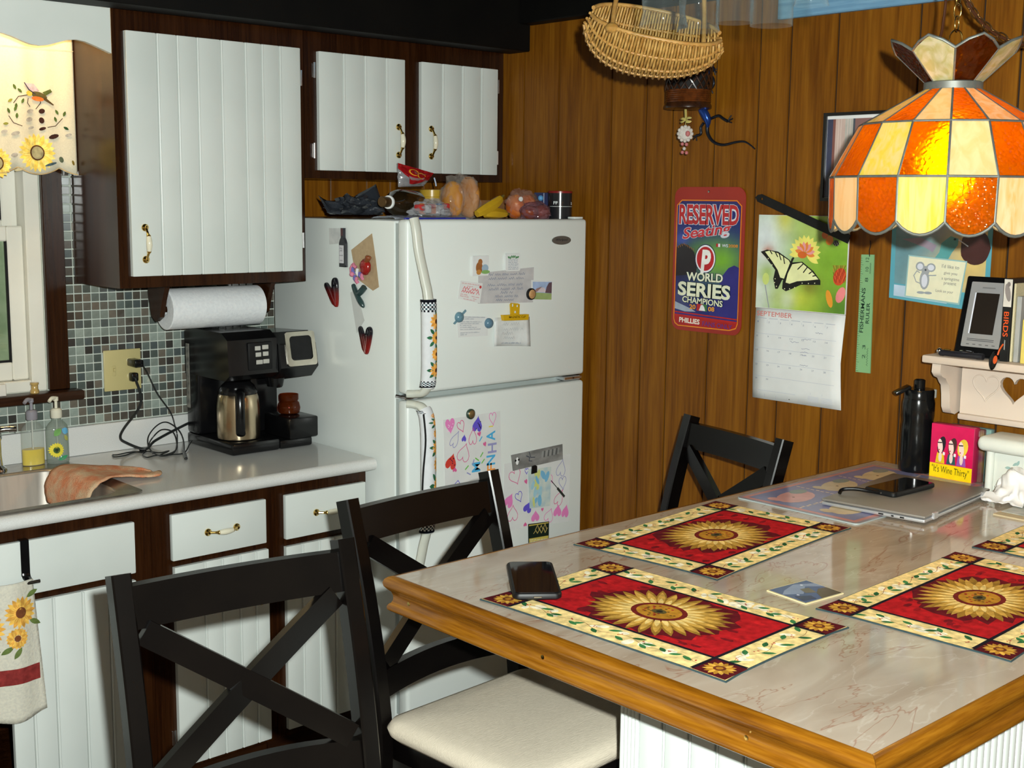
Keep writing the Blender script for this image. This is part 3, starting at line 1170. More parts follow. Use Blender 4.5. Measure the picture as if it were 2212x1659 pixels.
MB().tube(spline([(0.202, -0.034, 1.142), w1(293, 820, -0.045), w1(305, 858, -0.04), w1(298, 885, -0.035), w1(268, 925, -0.035), w1(260, 945, -0.04), w1(272, 956, -0.05), (0.205, -0.085, 0.9215), w1(335, 952, -0.075), w1(385, 925, -0.06), w1(420, 910, -0.05), (0.47, -0.045, 0.98)], 8), 0.0042, 8).build('cord', M_CORD, pc)
cc_ = empty('charger_cord', (0.24, -0.05, 1.10), 'black phone charger with a thin coiled cable lying on the worktop', 'charger')
MB().box((0.186, -0.074, 1.181), (0.216, -0.0142, 1.205), 0.005, 2).build('charger', M_BLACKPL, cc_)


def ct(u, v, h=0.0028):
    q_ = pz(u, v, CT + h)
    return (q_.x, min(q_.y, -0.03), q_.z)


MB().tube(spline([(0.212, -0.066, 1.19), w1(318, 805, -0.05), w1(340, 850, -0.045), w1(368, 890, -0.04), w1(378, 920, -0.04), w1(383, 945, -0.045), ct(378, 975), ct(350, 985, 0.005), ct(325, 972, 0.006), w1(320, 945, -0.055), w1(338, 920, -0.045), w1(360, 912, -0.045), w1(385, 928, -0.05), w1(396, 950, -0.06), ct(398, 978), ct(399, 984)], 8), 0.0022, 6).build('cable', M_CORD, cc_)
MB().tube(spline([ct(330, 980), ct(322, 962, 0.01), w1(330, 945, -0.07), w1(350, 928, -0.06), w1(375, 935, -0.06), ct(382, 968), ct(360, 982), ct(335, 984), ct(318, 988), ct(308, 982), ct(318, 975), ct(345, 978), ct(365, 974, 0.008), ct(345, 984), ct(372, 982), ct(398, 978), (0.34, -0.12, 0.925), (0.365, -0.09, 0.93)], 7), 0.0022, 6).build('cable', M_CORD, cc_)
MB().tube(spline([ct(306, 975), ct(280, 977), ct(255, 982), ct(243, 983), ct(248, 987), ct(270, 984), ct(290, 977), ct(312, 978)], 6), 0.0022, 6).build('cable', M_CORD, cc_)
q1, q2 = V(ct(301, 974, 0.0055)), V(ct(316, 973, 0.0055))
MB().bar(q1, q2, 0.010, 0.018, bev=0.002).build('connector', M_BLACKPL, cc_)
q1, q2 = V(ct(396, 974, 0.006)), V(ct(402, 991, 0.006))
MB().bar(q1, q2, 0.007, 0.010, bev=0.002).build('connector', M_BLACKPL, cc_)

# soap bottles
M_CLEAR = film_mat('clear_plastic', (0.93, 0.95, 0.93), 0.06, 0.05, 8, (0.6, 0.62, 0.6), 0.02)
SZ = CT + 0.0056


def soap(x, y, pump_mat, body_mat, label, liquid=None, lh=0.05, dec=False):
    r_ = empty('soap_dispenser', (x, y, SZ), label, 'soap bottle')
    w_, d_ = 0.034, 0.022
    m_ = MB()
    rings_ = []
    for k_, z_ in ((0.92, 0.0), (1.0, 0.004), (1.0, 0.098), (0.92, 0.112), (0.62, 0.124), (0.42, 0.130), (0.42, 0.136)):
        rings_.append([V((x + w_ * k_ * math.cos(t_) , y + d_ * k_ * math.sin(t_), SZ + z_)) for t_ in [2 * math.pi * i_ / 28 for i_ in range(28)]])
    n_ = 28
    vs_ = [p_ for r2 in rings_ for p_ in r2]
    fs_ = [tuple(range(n_ - 1, -1, -1))]
    for j_ in range(len(rings_) - 1):
        for i_ in range(n_):
            q_ = (i_ + 1) % n_
            fs_.append((j_ * n_ + i_, j_ * n_ + q_, (j_ + 1) * n_ + q_, (j_ + 1) * n_ + i_))
    m_.mesh(vs_, fs_)
    b_ = m_.build('bottle', body_mat, r_, angle=50)
    if liquid:
        ring2 = [[V((x + (w_ - 0.0015) * math.cos(t_), y + (d_ - 0.0015) * math.sin(t_), SZ + z_)) for t_ in [2 * math.pi * i_ / 28 for i_ in range(28)]] for z_ in (0.002, lh)]
        vs_ = [p_ for r2 in ring2 for p_ in r2]
        fs_ = [tuple(range(27, -1, -1)), tuple(range(28, 56))] + [(i_, (i_ + 1) % 28, 28 + (i_ + 1) % 28, 28 + i_) for i_ in range(28)]
        MB().mesh(vs_, fs_).build('liquid', liquid, b_)
    MB().lathe([(0.0155, SZ + 0.1365), (0.0165, SZ + 0.140), (0.0165, SZ + 0.160), (0.012, SZ + 0.165), (0.0045, SZ + 0.166), (0.0045, SZ + 0.186), (0.0075, SZ + 0.188), (0.0075, SZ + 0.199), (0.001, SZ + 0.201)], 20, (x, y, 0)).tube(spline([(x, y, SZ + 0.195), (x - 0.015, y - 0.008, SZ + 0.197), (x - 0.026, y - 0.014, SZ + 0.189)], 5), [0.006] * 6 + [0.0055] * 3 + [0.005] * 2, 10).build('pump', pump_mat, r_)
    MB().cyl((x, y, SZ + 0.01), (x, y, SZ + 0.137), 0.0022, 8).build('dip_tube', pm('tube_plastic', (0.6, 0.6, 0.55), rough=0.3), r_)
    return r_, b_


r1, b1 = soap(-0.150, -0.085, pm('grey_blue_plastic', (0.23, 0.22, 0.25), (0.26, 0.24, 0.26), rough=0.35), M_CLEAR, 'clear soap dispenser with grey pump, one third full of yellow soap', film_mat('yellow_soap', (1.0, 0.85, 0.02), 0.72, 0.1, 8, (0.95, 0.70, 0.0), 0.0), 0.048)
r2_, b2 = soap(-0.082, -0.100, pm('white_pump_plastic', (0.66, 0.63, 0.50), (0.62, 0.6, 0.5), rough=0.35), film_mat('hazy_plastic', (0.72, 0.78, 0.74), 0.28, 0.06, 8, (0.5, 0.55, 0.5), 0.02), 'soap dispenser with white pump and a sunflower label beside the sink')
c = Pr()
fx, fz = -0.012, 0.042
for i in range(18):
    a = 2 * math.pi * i / 18
    c.leaf(fx + 0.006 * math.cos(a), fz + 0.006 * math.sin(a), 0.017, 0.008, a, S(226, 210, 70))
c.leaf(-0.008, 0.012, 0.034, 0.012, 0.3, S(60, 150, 100))
c.leaf(-0.018, 0.085, 0.03, 0.02, 0.8, S(110, 160, 90))
c.leaf(0.006, 0.105, 0.026, 0.02, -0.6, S(100, 170, 210))
c.leaf(0.014, 0.085, 0.022, 0.012, -1.0, S(170, 170, 90))
c.L = 2
c.disc(fx, fz, 0.010, S(60, 90, 50))
c.L = 3
c.disc(fx, fz, 0.005, S(40, 56, 40))
bx_, by_ = -0.082, -0.100


def soapwrap(a, b, h):
    t_ = math.asin(max(-0.97, min(0.97, a / 0.036)))
    return V((bx_ + 0.0345 * math.sin(t_) - 0.35 * h, by_ - (0.0225 + h) * math.cos(t_) - 0.0004, SZ + b))


c.build('label_print', P_GLOSS, (0, 0, 0), (1, 0, 0), (0, 0, 1), r2_, fn=soapwrap)
# small amber bottle cap and white card on the window stool
thing(MB().lathe([(0.013, 1.1258), (0.013, 1.134), (0.0105, 1.138), (0.0105, 1.150), (0.0125, 1.152), (0.0125, 1.158), (0.001, 1.159)], 20, (-0.118, -0.035, 0)), 'little_jar', pm('amber_glass_jar', (0.45, 0.30, 0.10), (0.4, 0.26, 0.08), rough=0.12, coat=0.5), 'tiny amber jar on the window stool above the sink', 'jar')
thing(MB().box((-0.30, -0.045, 1.1262), (-0.205, -0.030, 1.162), 0.002), 'soap_box', pm('white_card', (0.66, 0.62, 0.55), rough=0.6), 'small white carton lying on the window stool', 'box')

# wash cloth hanging over the sink edge
M_WASH = pm('terry_cloth', (0.62, 0.22, 0.10), (0.60, 0.42, 0.26), scale=26, rough=0.95, bump=0.9, bscale=220)
path = [V((0.075, -0.41, CT + 0.004)), V((0.0, -0.36, CT + 0.006)), V((-0.07, -0.33, CT + 0.014)), V((-0.115, -0.335, CT + 0.018)), V((-0.145, -0.345, CT + 0.004)), V((-0.165, -0.36, CT - 0.03)), V((-0.17, -0.37, CT - 0.075))]
sp_ = spline(path, 5)
wid = [0.02, 0.05, 0.075, 0.09, 0.10, 0.105, 0.11, 0.11, 0.115, 0.12, 0.12, 0.125, 0.125, 0.125, 0.125, 0.125, 0.125, 0.125, 0.125, 0.125, 0.125, 0.12, 0.12, 0.12, 0.12, 0.12, 0.115, 0.115, 0.11, 0.11, 0.105]


def wfn(a, b):
    i_ = min(len(sp_) - 1, int(round(a * (len(sp_) - 1))))
    p_ = sp_[i_]
    s_ = (b - 0.5) * 2
    lift = 0.006 * math.sin(b * 9 + a * 5) + 0.004 * mnoise.noise(V((a * 9, b * 7, 3)))
    on = 1.0 if p_.z > CT else 0.3
    return p_ + V((-0.025 * s_ * 0.4, s_ * wid[i_] * 1.05 + 0.01 * math.sin(a * 9), max(-0.0, lift) * on + (0.001 if p_.z > CT else 0)))


thing(MB().sheet(wfn, 30, 16), 'wash_cloth', M_WASH, 'orange and cream wash cloth draped over the edge of the sink', 'cloth', solid=0.005, angle=80)

# ------------------------------------------------------------------ coffee maker
cm = empty('coffee_maker', (0.50, -0.18, CT), 'black two-way coffee maker with a steel carafe beside the refrigerator', 'coffee maker')
K0 = CT + 0.0008
m = MB()
m.box((0.372, -0.335, K0), (0.545, -0.045, K0 + 0.038), 0.008, 2)          # warming base
m.box((0.545, -0.335, K0), (0.668, -0.06, K0 + 0.030), 0.008, 2)
m.build('base', M_BLACKPL, cm)
m = MB()
m.box((0.372, -0.125, K0 + 0.036), (0.548, -0.045, K0 + 0.345), 0.012, 2)   # rear tower
m.box((0.548, -0.155, K0 + 0.028), (0.652, -0.06, K0 + 0.27), 0.012, 2)
m.build('body', M_BLACKPL, cm)
m = MB()
m.prism([(-0.30, K0 + 0.232), (-0.325, K0 + 0.25), (-0.318, K0 + 0.36), (-0.28, K0 + 0.382), (-0.10, K0 + 0.382), (-0.045, K0 + 0.37), (-0.045, K0 + 0.232)], (0.548, 0, 0), (0, 1, 0), (0, 0, 1), -0.176)
hd = m.build('brew_head', M_BLACKPL, cm, angle=25)
m = MB()
for i, (a, z, w_) in enumerate(((0.462, 0.332, 0.020), (0.488, 0.334, 0.022), (0.464, 0.312, 0.020), (0.490, 0.313, 0.020), (0.466, 0.288, 0.023), (0.491, 0.289, 0.022))):
    MB().box((a, -0.3315, K0 + z - 0.007), (a + w_, -0.3277, K0 + z + 0.007), 0.0015, 2).build('button', pm('button_grey', (0.45, 0.44, 0.40), rough=0.3), hd)
MB().box((0.440, -0.3275, K0 + 0.262), (0.527, -0.319, K0 + 0.350), 0.004, 2).build('control_panel', M_BLACKMT, hd)
# water window on the side with scale bubbles
MB().box((0.3695, -0.075, K0 + 0.12), (0.3725, -0.055, K0 + 0.33), 0.001).build('water_gauge', pm('grey_gauge', (0.22, 0.21, 0.18), (0.12, 0.12, 0.11), scale=60, rough=0.15), cm)
# single-serve head on the right
m = MB()
m.prism([(-0.300, K0 + 0.225), (-0.340, K0 + 0.262), (-0.325, K0 + 0.335), (-0.280, K0 + 0.372), (-0.08, K0 + 0.362), (-0.06, K0 + 0.225)], (0.690, 0, 0), (0, 1, 0), (0, 0, 1), -0.140)
pod = m.build('pod_head', M_BLACKPL, cm, angle=25)
d_ = V((0, -0.040, 0.037)).normalized()
MB().cyl((0.612, -0.20, K0 + 0.226), (0.612, -0.20, K0 + 0.185), 0.034, 20, 0.026).build('pod_spout', M_BLACKPL, cm)
U_, W_ = V((1, 0, 0)), V((0, 0.045, 0.037)).normalized()
O_ = V((0.572, -0.3475, K0 + 0.264))
pl = MB()
Uf, Wf = V((1, 0, 0)), (V((0, -0.325, 0.335)) - V((0, -0.340, 0.262))).normalized()
O_ = V((0, -0.3405, K0 + 0.262))
holed_prism(pl, rrect(0.575, 0.004, 0.686, 0.114, 0.010), [rrect(0.590, 0.022, 0.672, 0.100, 0.012)], O_ + V((0, -0.0006, 0)), Uf, Wf, 0.003)
pl.build('bezel', pm('champagne_steel', (0.62, 0.58, 0.48), (0.52, 0.48, 0.40), scale=30, rough=0.25, metal=1.0), pod)
MB().prism(rrect(0.592, 0.026, 0.670, 0.096, 0.010), O_ + V((0, -0.0006, 0)), Uf, Wf, 0.0015).build('window', M_BLACKMT, pod)
m = MB()
m.box((0.575, -0.345, K0 + 0.0302), (0.684, -0.19, K0 + 0.098), 0.006, 2)
m.build('cup_stand', M_BLACKPL, cm)
# carafe
ca = MB()
cx_, cy_ = 0.447, -0.246
ca.lathe([(0.060, K0 + 0.0385), (0.067, K0 + 0.042), (0.068, K0 + 0.060), (0.068, K0 + 0.135), (0.064, K0 + 0.172), (0.0600, K0 + 0.182)], 40, (cx_, cy_, 0))
carafe = thing(ca, 'carafe', pm('bronze_steel', (0.52, 0.42, 0.28), (0.62, 0.50, 0.34), scale=18, rough=0.22, metal=1.0, stretch=(1, 1, 0.02)), 'brushed steel coffee carafe with a black handle in the coffee maker', 'carafe')
MB().lathe([(0.0605, K0 + 0.1822), (0.061, K0 + 0.190), (0.052, K0 + 0.208), (0.037, K0 + 0.222), (0.001, K0 + 0.224)], 32, (cx_, cy_, 0)).build('lid', M_BLACKPL, carafe)
MB().tube(spline([(cx_ - 0.020, cy_ - 0.050, K0 + 0.196), (cx_ - 0.038, cy_ - 0.078, K0 + 0.190), (cx_ - 0.044, cy_ - 0.088, K0 + 0.13), (cx_ - 0.038, cy_ - 0.078, K0 + 0.07), (cx_ - 0.026, cy_ - 0.062, K0 + 0.064)], 6), 0.0145, 12, flat=0.6, up=(0.866, -0.5, 0)).build('handle', M_BLACKPL, carafe)
# amber glass cup on the stand
m = MB()
m.lathe([(0.026, K0 + 0.0986), (0.034, K0 + 0.103), (0.037, K0 + 0.118), (0.033, K0 + 0.135), (0.028, K0 + 0.140), (0.031, K0 + 0.146), (0.031, K0 + 0.163), (0.029, K0 + 0.163), (0.029, K0 + 0.147), (0.026, K0 + 0.139), (0.031, K0 + 0.134), (0.034, K0 + 0.118), (0.031, K0 + 0.106), (0.001, K0 + 0.103)], 32, (0.630, -0.255, 0))
thing(m, 'votive_cup', film_mat('amber_glass', (0.62, 0.16, 0.02), 0.30, 0.05, 10, (0.14, 0.03, 0.005), 0.1), 'small amber glass cup on the coffee maker stand', 'cup')
# ------------------------------------------------------------------ refrigerator
M_FRIDGE = pm('fridge_enamel', (0.745, 0.785, 0.755), (0.71, 0.75, 0.72), scale=2, rough=0.30, bump=0.03, bscale=240)
M_HANDLE = pm('almond_plastic', (0.62, 0.63, 0.55), (0.58, 0.59, 0.52), scale=6, rough=0.35)
FX0, FX1, FY, FT = 0.716, 1.480, -0.775, 1.654
fr_ = empty('refrigerator', (1.10, -0.40, 0.0), 'white top-freezer refrigerator between the worktop and the panelled wall', 'refrigerator')
m = MB().box((FX0, -0.712, 0.03), (FX1, -0.035, FT - 0.004), 0.006, 2)
m.box((FX0 + 0.02, -0.70, 0.0), (FX1 - 0.02, -0.06, 0.0302))
m.build('body', M_FRIDGE, fr_)
MB().box((FX0 + 0.006, -0.7265, 0.10), (FX1 - 0.006, -0.7115, FT - 0.012)).build('door_gasket', pm('grey_gasket', (0.40, 0.45, 0.44), rough=0.6), fr_)
fd = MB().box((FX0, FY, 1.1285), (FX1, -0.7262, FT), 0.012, 3).build('freezer_door', M_FRIDGE, fr_)
ld = MB().box((FX0, FY, 0.095), (FX1, -0.7262, 1.1085), 0.012, 3).build('refrigerator_door', M_FRIDGE, fr_)
MB().box((FX0 + 0.01, -0.735, 0.02), (FX1 - 0.01, -0.7125, 0.085), 0.004).build('kick_grille', pm('grey_grille', (0.30, 0.32, 0.31), rough=0.5), fr_)
MB().box((FX0 - 0.001, -0.768, 1.1125), (FX0 + 0.05, -0.715, 1.1245), 0.003).box((FX1 - 0.09, -0.768, 1.1115), (FX1 - 0.004, -0.70, 1.1255), 0.003).build('hinge_plate', M_CHROME, fr_)
MB().box((FX1 - 0.055, -0.765, FT + 0.0002), (FX1 - 0.012, -0.735, FT + 0.007), 0.002, 2).build('top_hinge', M_FRIDGE, fr_)

HX = 0.748


def hand(pts_, door, rr):
    cv_ = spline(pts_, 8)
    MB().tube(cv_, rr, 14, flat=0.72, up=(1, 0, 0)).build('handle', M_HANDLE, door)
    return cv_


h1 = hand([(HX - 0.012, -0.783, FT + 0.004), (HX - 0.010, -0.792, FT - 0.03), (HX - 0.006, -0.800, 1.56), (HX, -0.820, 1.48), (HX + 0.004, -0.832, 1.42), (HX + 0.005, -0.834, 1.30), (HX + 0.005, -0.832, 1.18), (HX, -0.818, 1.142), (HX - 0.012, -0.792, 1.134), (HX - 0.03, -0.772, 1.133)], fd, 0.0165)
h2 = hand([(HX - 0.03, -0.772, 1.102), (HX - 0.012, -0.792, 1.100), (HX - 0.002, -0.815, 1.09), (HX + 0.002, -0.830, 1.05), (HX + 0.003, -0.834, 0.93), (HX + 0.002, -0.832, 0.74), (HX - 0.002, -0.815, 0.66), (HX - 0.008, -0.800, 0.58), (HX - 0.012, -0.786, 0.50), (HX - 0.013, -0.776, 0.48)], ld, 0.0165)
# badge
q = py(1212, 519, FY)
badge = MB()
badge.prism([(q.x + 0.043 * math.cos(2 * math.pi * i / 28), q.z + 0.0145 * math.sin(2 * math.pi * i / 28)) for i in range(28)], (0, FY + 0.0005, 0), (1, 0, 0), (0, 0, 1), 0.004)
bo = badge.build('badge', pm('pewter_badge', (0.20, 0.20, 0.19), (0.26, 0.26, 0.24), rough=0.3, metal=0.8), fd)
c = Pr()
c.text('Whirlpool', q.x - 0.027, q.z - 0.004, 0.055, 0.010, S(30, 34, 40), shear=0.3)
c.build('badge_lettering', P_GLOSS, (0, FY - 0.0036, 0), (1, 0, 0), (0, 0, 1), bo)

# quilted handle covers
M_COVER = pm('white_cotton', (0.72, 0.74, 0.76), (0.68, 0.70, 0.72), scale=60, rough=0.85, bump=0.1)


def cover(path_pts, label, side):
    n_ = len(path_pts)
    cv_ = [V(p) for p in path_pts]
    r_ = 0.0245
    o_ = thing(MB().tube(cv_, [r_ * 0.97] + [r_] * (n_ - 2) + [r_ * 0.97], 20, flat=0.82, up=(1, 0, 0)), 'handle_cover', M_COVER, label, 'handle cover', angle=60)
    zt, zb = cv_[0].z, cv_[-1].z

    def at(z):
        t_ = (zt - z) / (zt - zb) * (n_ - 1)
        i_ = max(0, min(n_ - 2, int(t_)))
        return cv_[i_].lerp(cv_[i_ + 1], t_ - i_)

    def wrap(a, z, h):
        p_ = at(z)
        an = a / 0.0225
        return p_ + V((math.sin(an) * (r_ + 0.0006 + h), -math.cos(an) * (r_ * 0.84 + 0.0006 + h), 0))
    c_ = Pr()
    W_, B_, T_ = S(225, 228, 232), S(18, 20, 28), S(58, 84, 92)
    sq = 0.0058
    for z0 in (zt - 0.008 - 5 * sq, zb + 0.008):
        for i_ in range(-8, 8):
            for j_ in range(5):
                col = W_ if (i_ + j_) % 2 == 0 and i_ % 2 == 0 else (B_ if i_ % 2 and j_ % 2 == 0 else T_ if (i_ + j_) % 2 else W_)
                c_.rect(i_ * sq, z0 + j_ * sq, (i_ + 1) * sq, z0 + (j_ + 1) * sq, col)
    for z0 in (zt - 0.008, zb - 0.001):
        for i_ in range(-8, 8):
            c_.rect(i_ * sq, z0, (i_ + 1) * sq, z0 + 0.009, B_)
    zz = zt - 0.062
    k_ = 0
    fa = side
    while zz > zb + 0.05:
        R_ = 0.015 if k_ % 3 else 0.020
        for i_ in range(5):
            an = -1.6 + 0.8 * i_ + (3.1 if k_ % 2 else 0)
            c_.leaf(fa + 0.012 * math.cos(an), zz + 0.012 * math.sin(an), 0.020, 0.009, an, S(50, 104, 74))
        c_.L = 2
        for i_ in range(12):
            an = 2 * math.pi * i_ / 12
            c_.leaf(fa + 0.003 * math.cos(an), zz + 0.003 * math.sin(an), R_, 0.009, an, S(232, 160, 66) if i_ % 2 else S(240, 182, 96))
        c_.L = 3
        c_.disc(fa, zz, R_ * 0.33, S(84, 48, 24), n=10)
        c_.L = 1
        zz -= 0.042
        k_ += 1
    c_.build('printed_cloth', P_CLOTH, (0, 0, 0), (1, 0, 0), (0, 0, 1), o_, fn=wrap)
    return o_


cover([p for p in h1 if 1.155 < p.z < 1.428], 'white sunflower cloth cover with gingham ends on the freezer handle', 0.012)
cov2 = cover([p for p in h2 if 0.712 < p.z < 1.088], 'white sunflower cloth cover with gingham ends on the lower refrigerator handle', 0.022)
MB().tube(spline([V((HX - 0.024, -0.845, 1.08)), V((HX - 0.020, -0.850, 1.0)), V((HX - 0.026, -0.846, 0.9)), V((HX - 0.032, -0.848, 0.8)), V((HX - 0.026, -0.845, 0.74))], 6), 0.0028, 8).build('cover_binding', M_BLACKMT, cov2)



# ------------------------------------------------------------------ papers and magnets on the refrigerator
def F2(u, v):
    q_ = py(u, v, FY)
    return (q_.x, q_.z)


def D2(u, v):
    q_ = px(u, v, FX0)
    return (-q_.y, q_.z)


class Wallp:
    def __init__(s, O, U, W):
        s.O, s.U, s.W = V(O), V(U), V(W)
        s.N = s.U.cross(s.W)

    def sheet(s, name, pts, t, mat, label, cat, group=None, lift=0.0003, parent=None):
        mb = MB().prism(pts, s.O + s.N * lift, s.U, s.W, t)
        if parent is not None:
            return mb.build(name, mat, parent, smooth=False)
        return thing(mb, name, mat, label, cat, group, smooth=False)

    def ink(s, pr, parent, top, mat=None, name='print'):
        return pr.build(name, mat or P_PAPER, s.O + s.N * top, s.U, s.W, parent)


FRT = Wallp((0, FY, 0), (1, 0, 0), (0, 0, 1))
SID = Wallp((FX0, 0, 0), (0, -1, 0), (0, 0, 1))


def quad(fn, *uv):
    return [fn(*p) for p in uv]


def bil(P, a, b):
    """point in a quad P (bl,br,tr,tl) at a,b in 0..1"""
    x = (P[0][0] * (1 - a) + P[1][0] * a) * (1 - b) + (P[3][0] * (1 - a) + P[2][0] * a) * b
    y = (P[0][1] * (1 - a) + P[1][1] * a) * (1 - b) + (P[3][1] * (1 - a) + P[2][1] * a) * b
    return (x, y)


def writing(c_, P, rows, col, h=0.0032, w_=0.0009, a0=0.08, a1=0.92, rnd=None):
    rr_ = rnd or random.Random(int(P[0][0] * 9999))
    for b, s0, s1 in rows:
        p0, p1 = bil(P, a0 + (a1 - a0) * s0, b), bil(P, a0 + (a1 - a0) * s1, b)
        ln = math.hypot(p1[0] - p0[0], p1[1] - p0[1])
        dx, dy = (p1[0] - p0[0]) / ln, (p1[1] - p0[1]) / ln
        t_ = 0.0
        while t_ < ln - h:
            wl = min(ln - t_, rr_.uniform(1.2, 3.6) * h * 1.5)
            n_ = max(2, int(wl / (h * 0.45)))
            pts_ = []
            for i_ in range(n_ + 1):
                s_ = t_ + wl * i_ / n_
                hh = (h if i_ % 2 else 0) * rr_.uniform(0.5, 1.0)
                pts_.append((p0[0] + dx * s_ - dy * hh, p0[1] + dy * s_ + dx * hh))
            c_.line(pts_, w_, col)
            t_ += wl + h * 0.8


BLUEGREY, PINKR = S(120, 128, 150), S(214, 96, 104)
# big laminated note
P = quad(F2, (1033, 656), (1150, 651), (1153, 577), (1054, 577))
P0 = [P[0], P[1], P[2], F2(1034, 580)]
o = FRT.sheet('note', [F2(1032, 656), F2(1151, 653), F2(1153, 577), F2(1033, 590)], 0.0006, pm('grey_lilac_paper', (0.46, 0.45, 0.46), (0.54, 0.53, 0.53), scale=30, rough=0.4), 'lilac grey typed reminder note in the middle of the freezer door', 'note')
c = Pr()
P = [F2(1032, 656), F2(1151, 653), F2(1153, 577), F2(1033, 580)]
writing(c, P, [(0.79, 0.12, 0.9), (0.67, 0.12, 0.9), (0.49, 0.1, 0.9), (0.37, 0.13, 0.86), (0.27, 0.38, 0.64), (0.16, 0.26, 0.76), (0.06, 0.28, 0.74)], BLUEGREY, 0.0085, 0.0014)
FRT.ink(c, o, 0.0009)
# small tile magnets holding it
o = FRT.sheet('tile_magnet', [F2(1018, 596), F2(1052, 595), F2(1053, 552), F2(1019, 553)], 0.006, M_PAPER, 'white square magnet with a little teddy bear picture on the freezer door', 'magnet', lift=0.0012)
c = Pr()
x, z = F2(1032, 578)
c.disc(x, z, 0.014, S(150, 92, 44), 0.018)
c.disc(x + 0.004, z + 0.018, 0.009, S(160, 100, 50))
c.disc(x + 0.024, z - 0.002, 0.014, S(150, 172, 190), 0.012)
c.disc(x + 0.026, z - 0.014, 0.018, S(130, 170, 100), 0.006)
c.L = 2
c.disc(x - 0.002, z - 0.014, 0.010, S(190, 130, 60), 0.008)
FRT.ink(c, o, 0.0073, P_GLOSS)
o = FRT.sheet('tile_magnet', rrect(F2(1089, 586)[0], F2(1089, 586)[1], F2(1121, 547)[0], F2(1121, 547)[1], 0.006), 0.006, M_PAPER, 'white rounded magnet with green leaves and tiny verse on the freezer door', 'magnet', lift=0.0012)
c = Pr()
P = [F2(1089, 587), F2(1121, 586), F2(1122, 547), F2(1090, 547)]
for i in range(7):
    p = bil(P, 0.12 + i * 0.125, 0.90 if i in (2, 3, 4) else 0.84)
    c.leaf(p[0], p[1], 0.010, 0.006, -0.8 - i * 0.3, S(70, 130, 80))
writing(c, P, [(b / 100, 0.1, 0.9) for b in (66, 57, 48, 39, 30, 21, 12)], S(130, 140, 160), 0.003, 0.0008)
FRT.ink(c, o, 0.0073, P_GLOSS)
# appointment card with red print
P = [F2(988, 645), F2(1036, 655), F2(1042, 612), F2(994, 606)]
o = FRT.sheet('appointment_card', P, 0.0006, M_PAPER, 'white appointment card with red printing left of the grey note', 'card', lift=0.001)
c = Pr()
writing(c, P, [(0.86, 0.0, 1), (0.74, 0.3, 0.6), (0.26, 0.0, 0.4), (0.16, 0.0, 0.45), (0.24, 0.6, 1.0), (0.13, 0.7, 0.9), (0.04, 0.2, 0.8)], S(206, 120, 124), 0.0032, 0.0008)
writing(c, P, [(0.56, 0.1, 0.95), (0.40, 0.05, 0.98)], PINKR, 0.010, 0.0022)
p0 = bil(P, 0.92, 0.8)
c.disc(p0[0], p0[1], 0.005, S(190, 60, 60), n=8)
FRT.ink(c, o, 0.0017)
# landscape photo and its round magnet
P = [F2(1148, 649), F2(1193, 650), F2(1194, 605), F2(1147, 605)]
o = FRT.sheet('snapshot', P, 0.0006, M_PAPER, 'small landscape snapshot with a white border right of the grey note', 'photo', lift=0.001)
c = Pr()
Q = [bil(P, 0.06, 0.06), bil(P, 0.94, 0.06), bil(P, 0.94, 0.92), bil(P, 0.06, 0.92)]
c.poly(Q, S(158, 178, 212))
c.L = 2
c.poly([bil(Q, 0, 0), bil(Q, 1, 0), bil(Q, 1, 0.35), bil(Q, 0, 0.4)], S(150, 168, 110))
c.poly([bil(Q, 0.2, 0.42), bil(Q, 0.75, 0.4), bil(Q, 0.6, 0.68), bil(Q, 0.3, 0.66)], S(204, 190, 196))
c.poly([bil(Q, 0.65, 0.38), bil(Q, 1, 0.36), bil(Q, 1, 0.98), bil(Q, 0.85, 0.95), bil(Q, 0.72, 0.7)], S(96, 74, 84))
c.poly([bil(Q, 0, 0.42), bil(Q, 0.2, 0.42), bil(Q, 0.5, 0.74), bil(Q, 0.2, 0.62)], S(150, 120, 120))
FRT.ink(c, o, 0.0017, P_PHOTO)


def round_magnet(u, v, r_, mat, label, ring=None, side=FRT, fn=F2, lift=0.0022, name='round_magnet'):
    x_, z_ = fn(u, v)
    ax_ = side.N.to_track_quat('Z', 'Y').to_matrix()
    O_ = side.O + side.U * x_ + side.W * z_ + side.N * lift
    if ring:
        o_ = thing(MB().lathe([(r_, 0), (r_, 0.006), (r_ * 0.8, 0.0085)], 24, O_, ax_), name, ring, label, 'magnet')
        MB().lathe([(r_ * 0.78, 0.0086), (r_ * 0.6, 0.011), (r_ * 0.3, 0.0125), (0.0005, 0.013)], 24, O_, ax_).build('dome', mat, o_)
    else:
        o_ = thing(MB().lathe([(r_, 0), (r_, 0.003), (r_ * 0.9, 0.008), (r_ * 0.65, 0.012), (r_ * 0.3, 0.0145), (0.0005, 0.015)], 24, O_, ax_), name, mat, label, 'magnet')
    return o_


round_magnet(1145, 635, 0.019, pm('tan_marble', (0.42, 0.22, 0.09), (0.55, 0.34, 0.16), scale=60, rough=0.2), 'round tan planet magnet with dark rim over the landscape snapshot', M_BLACKMT)
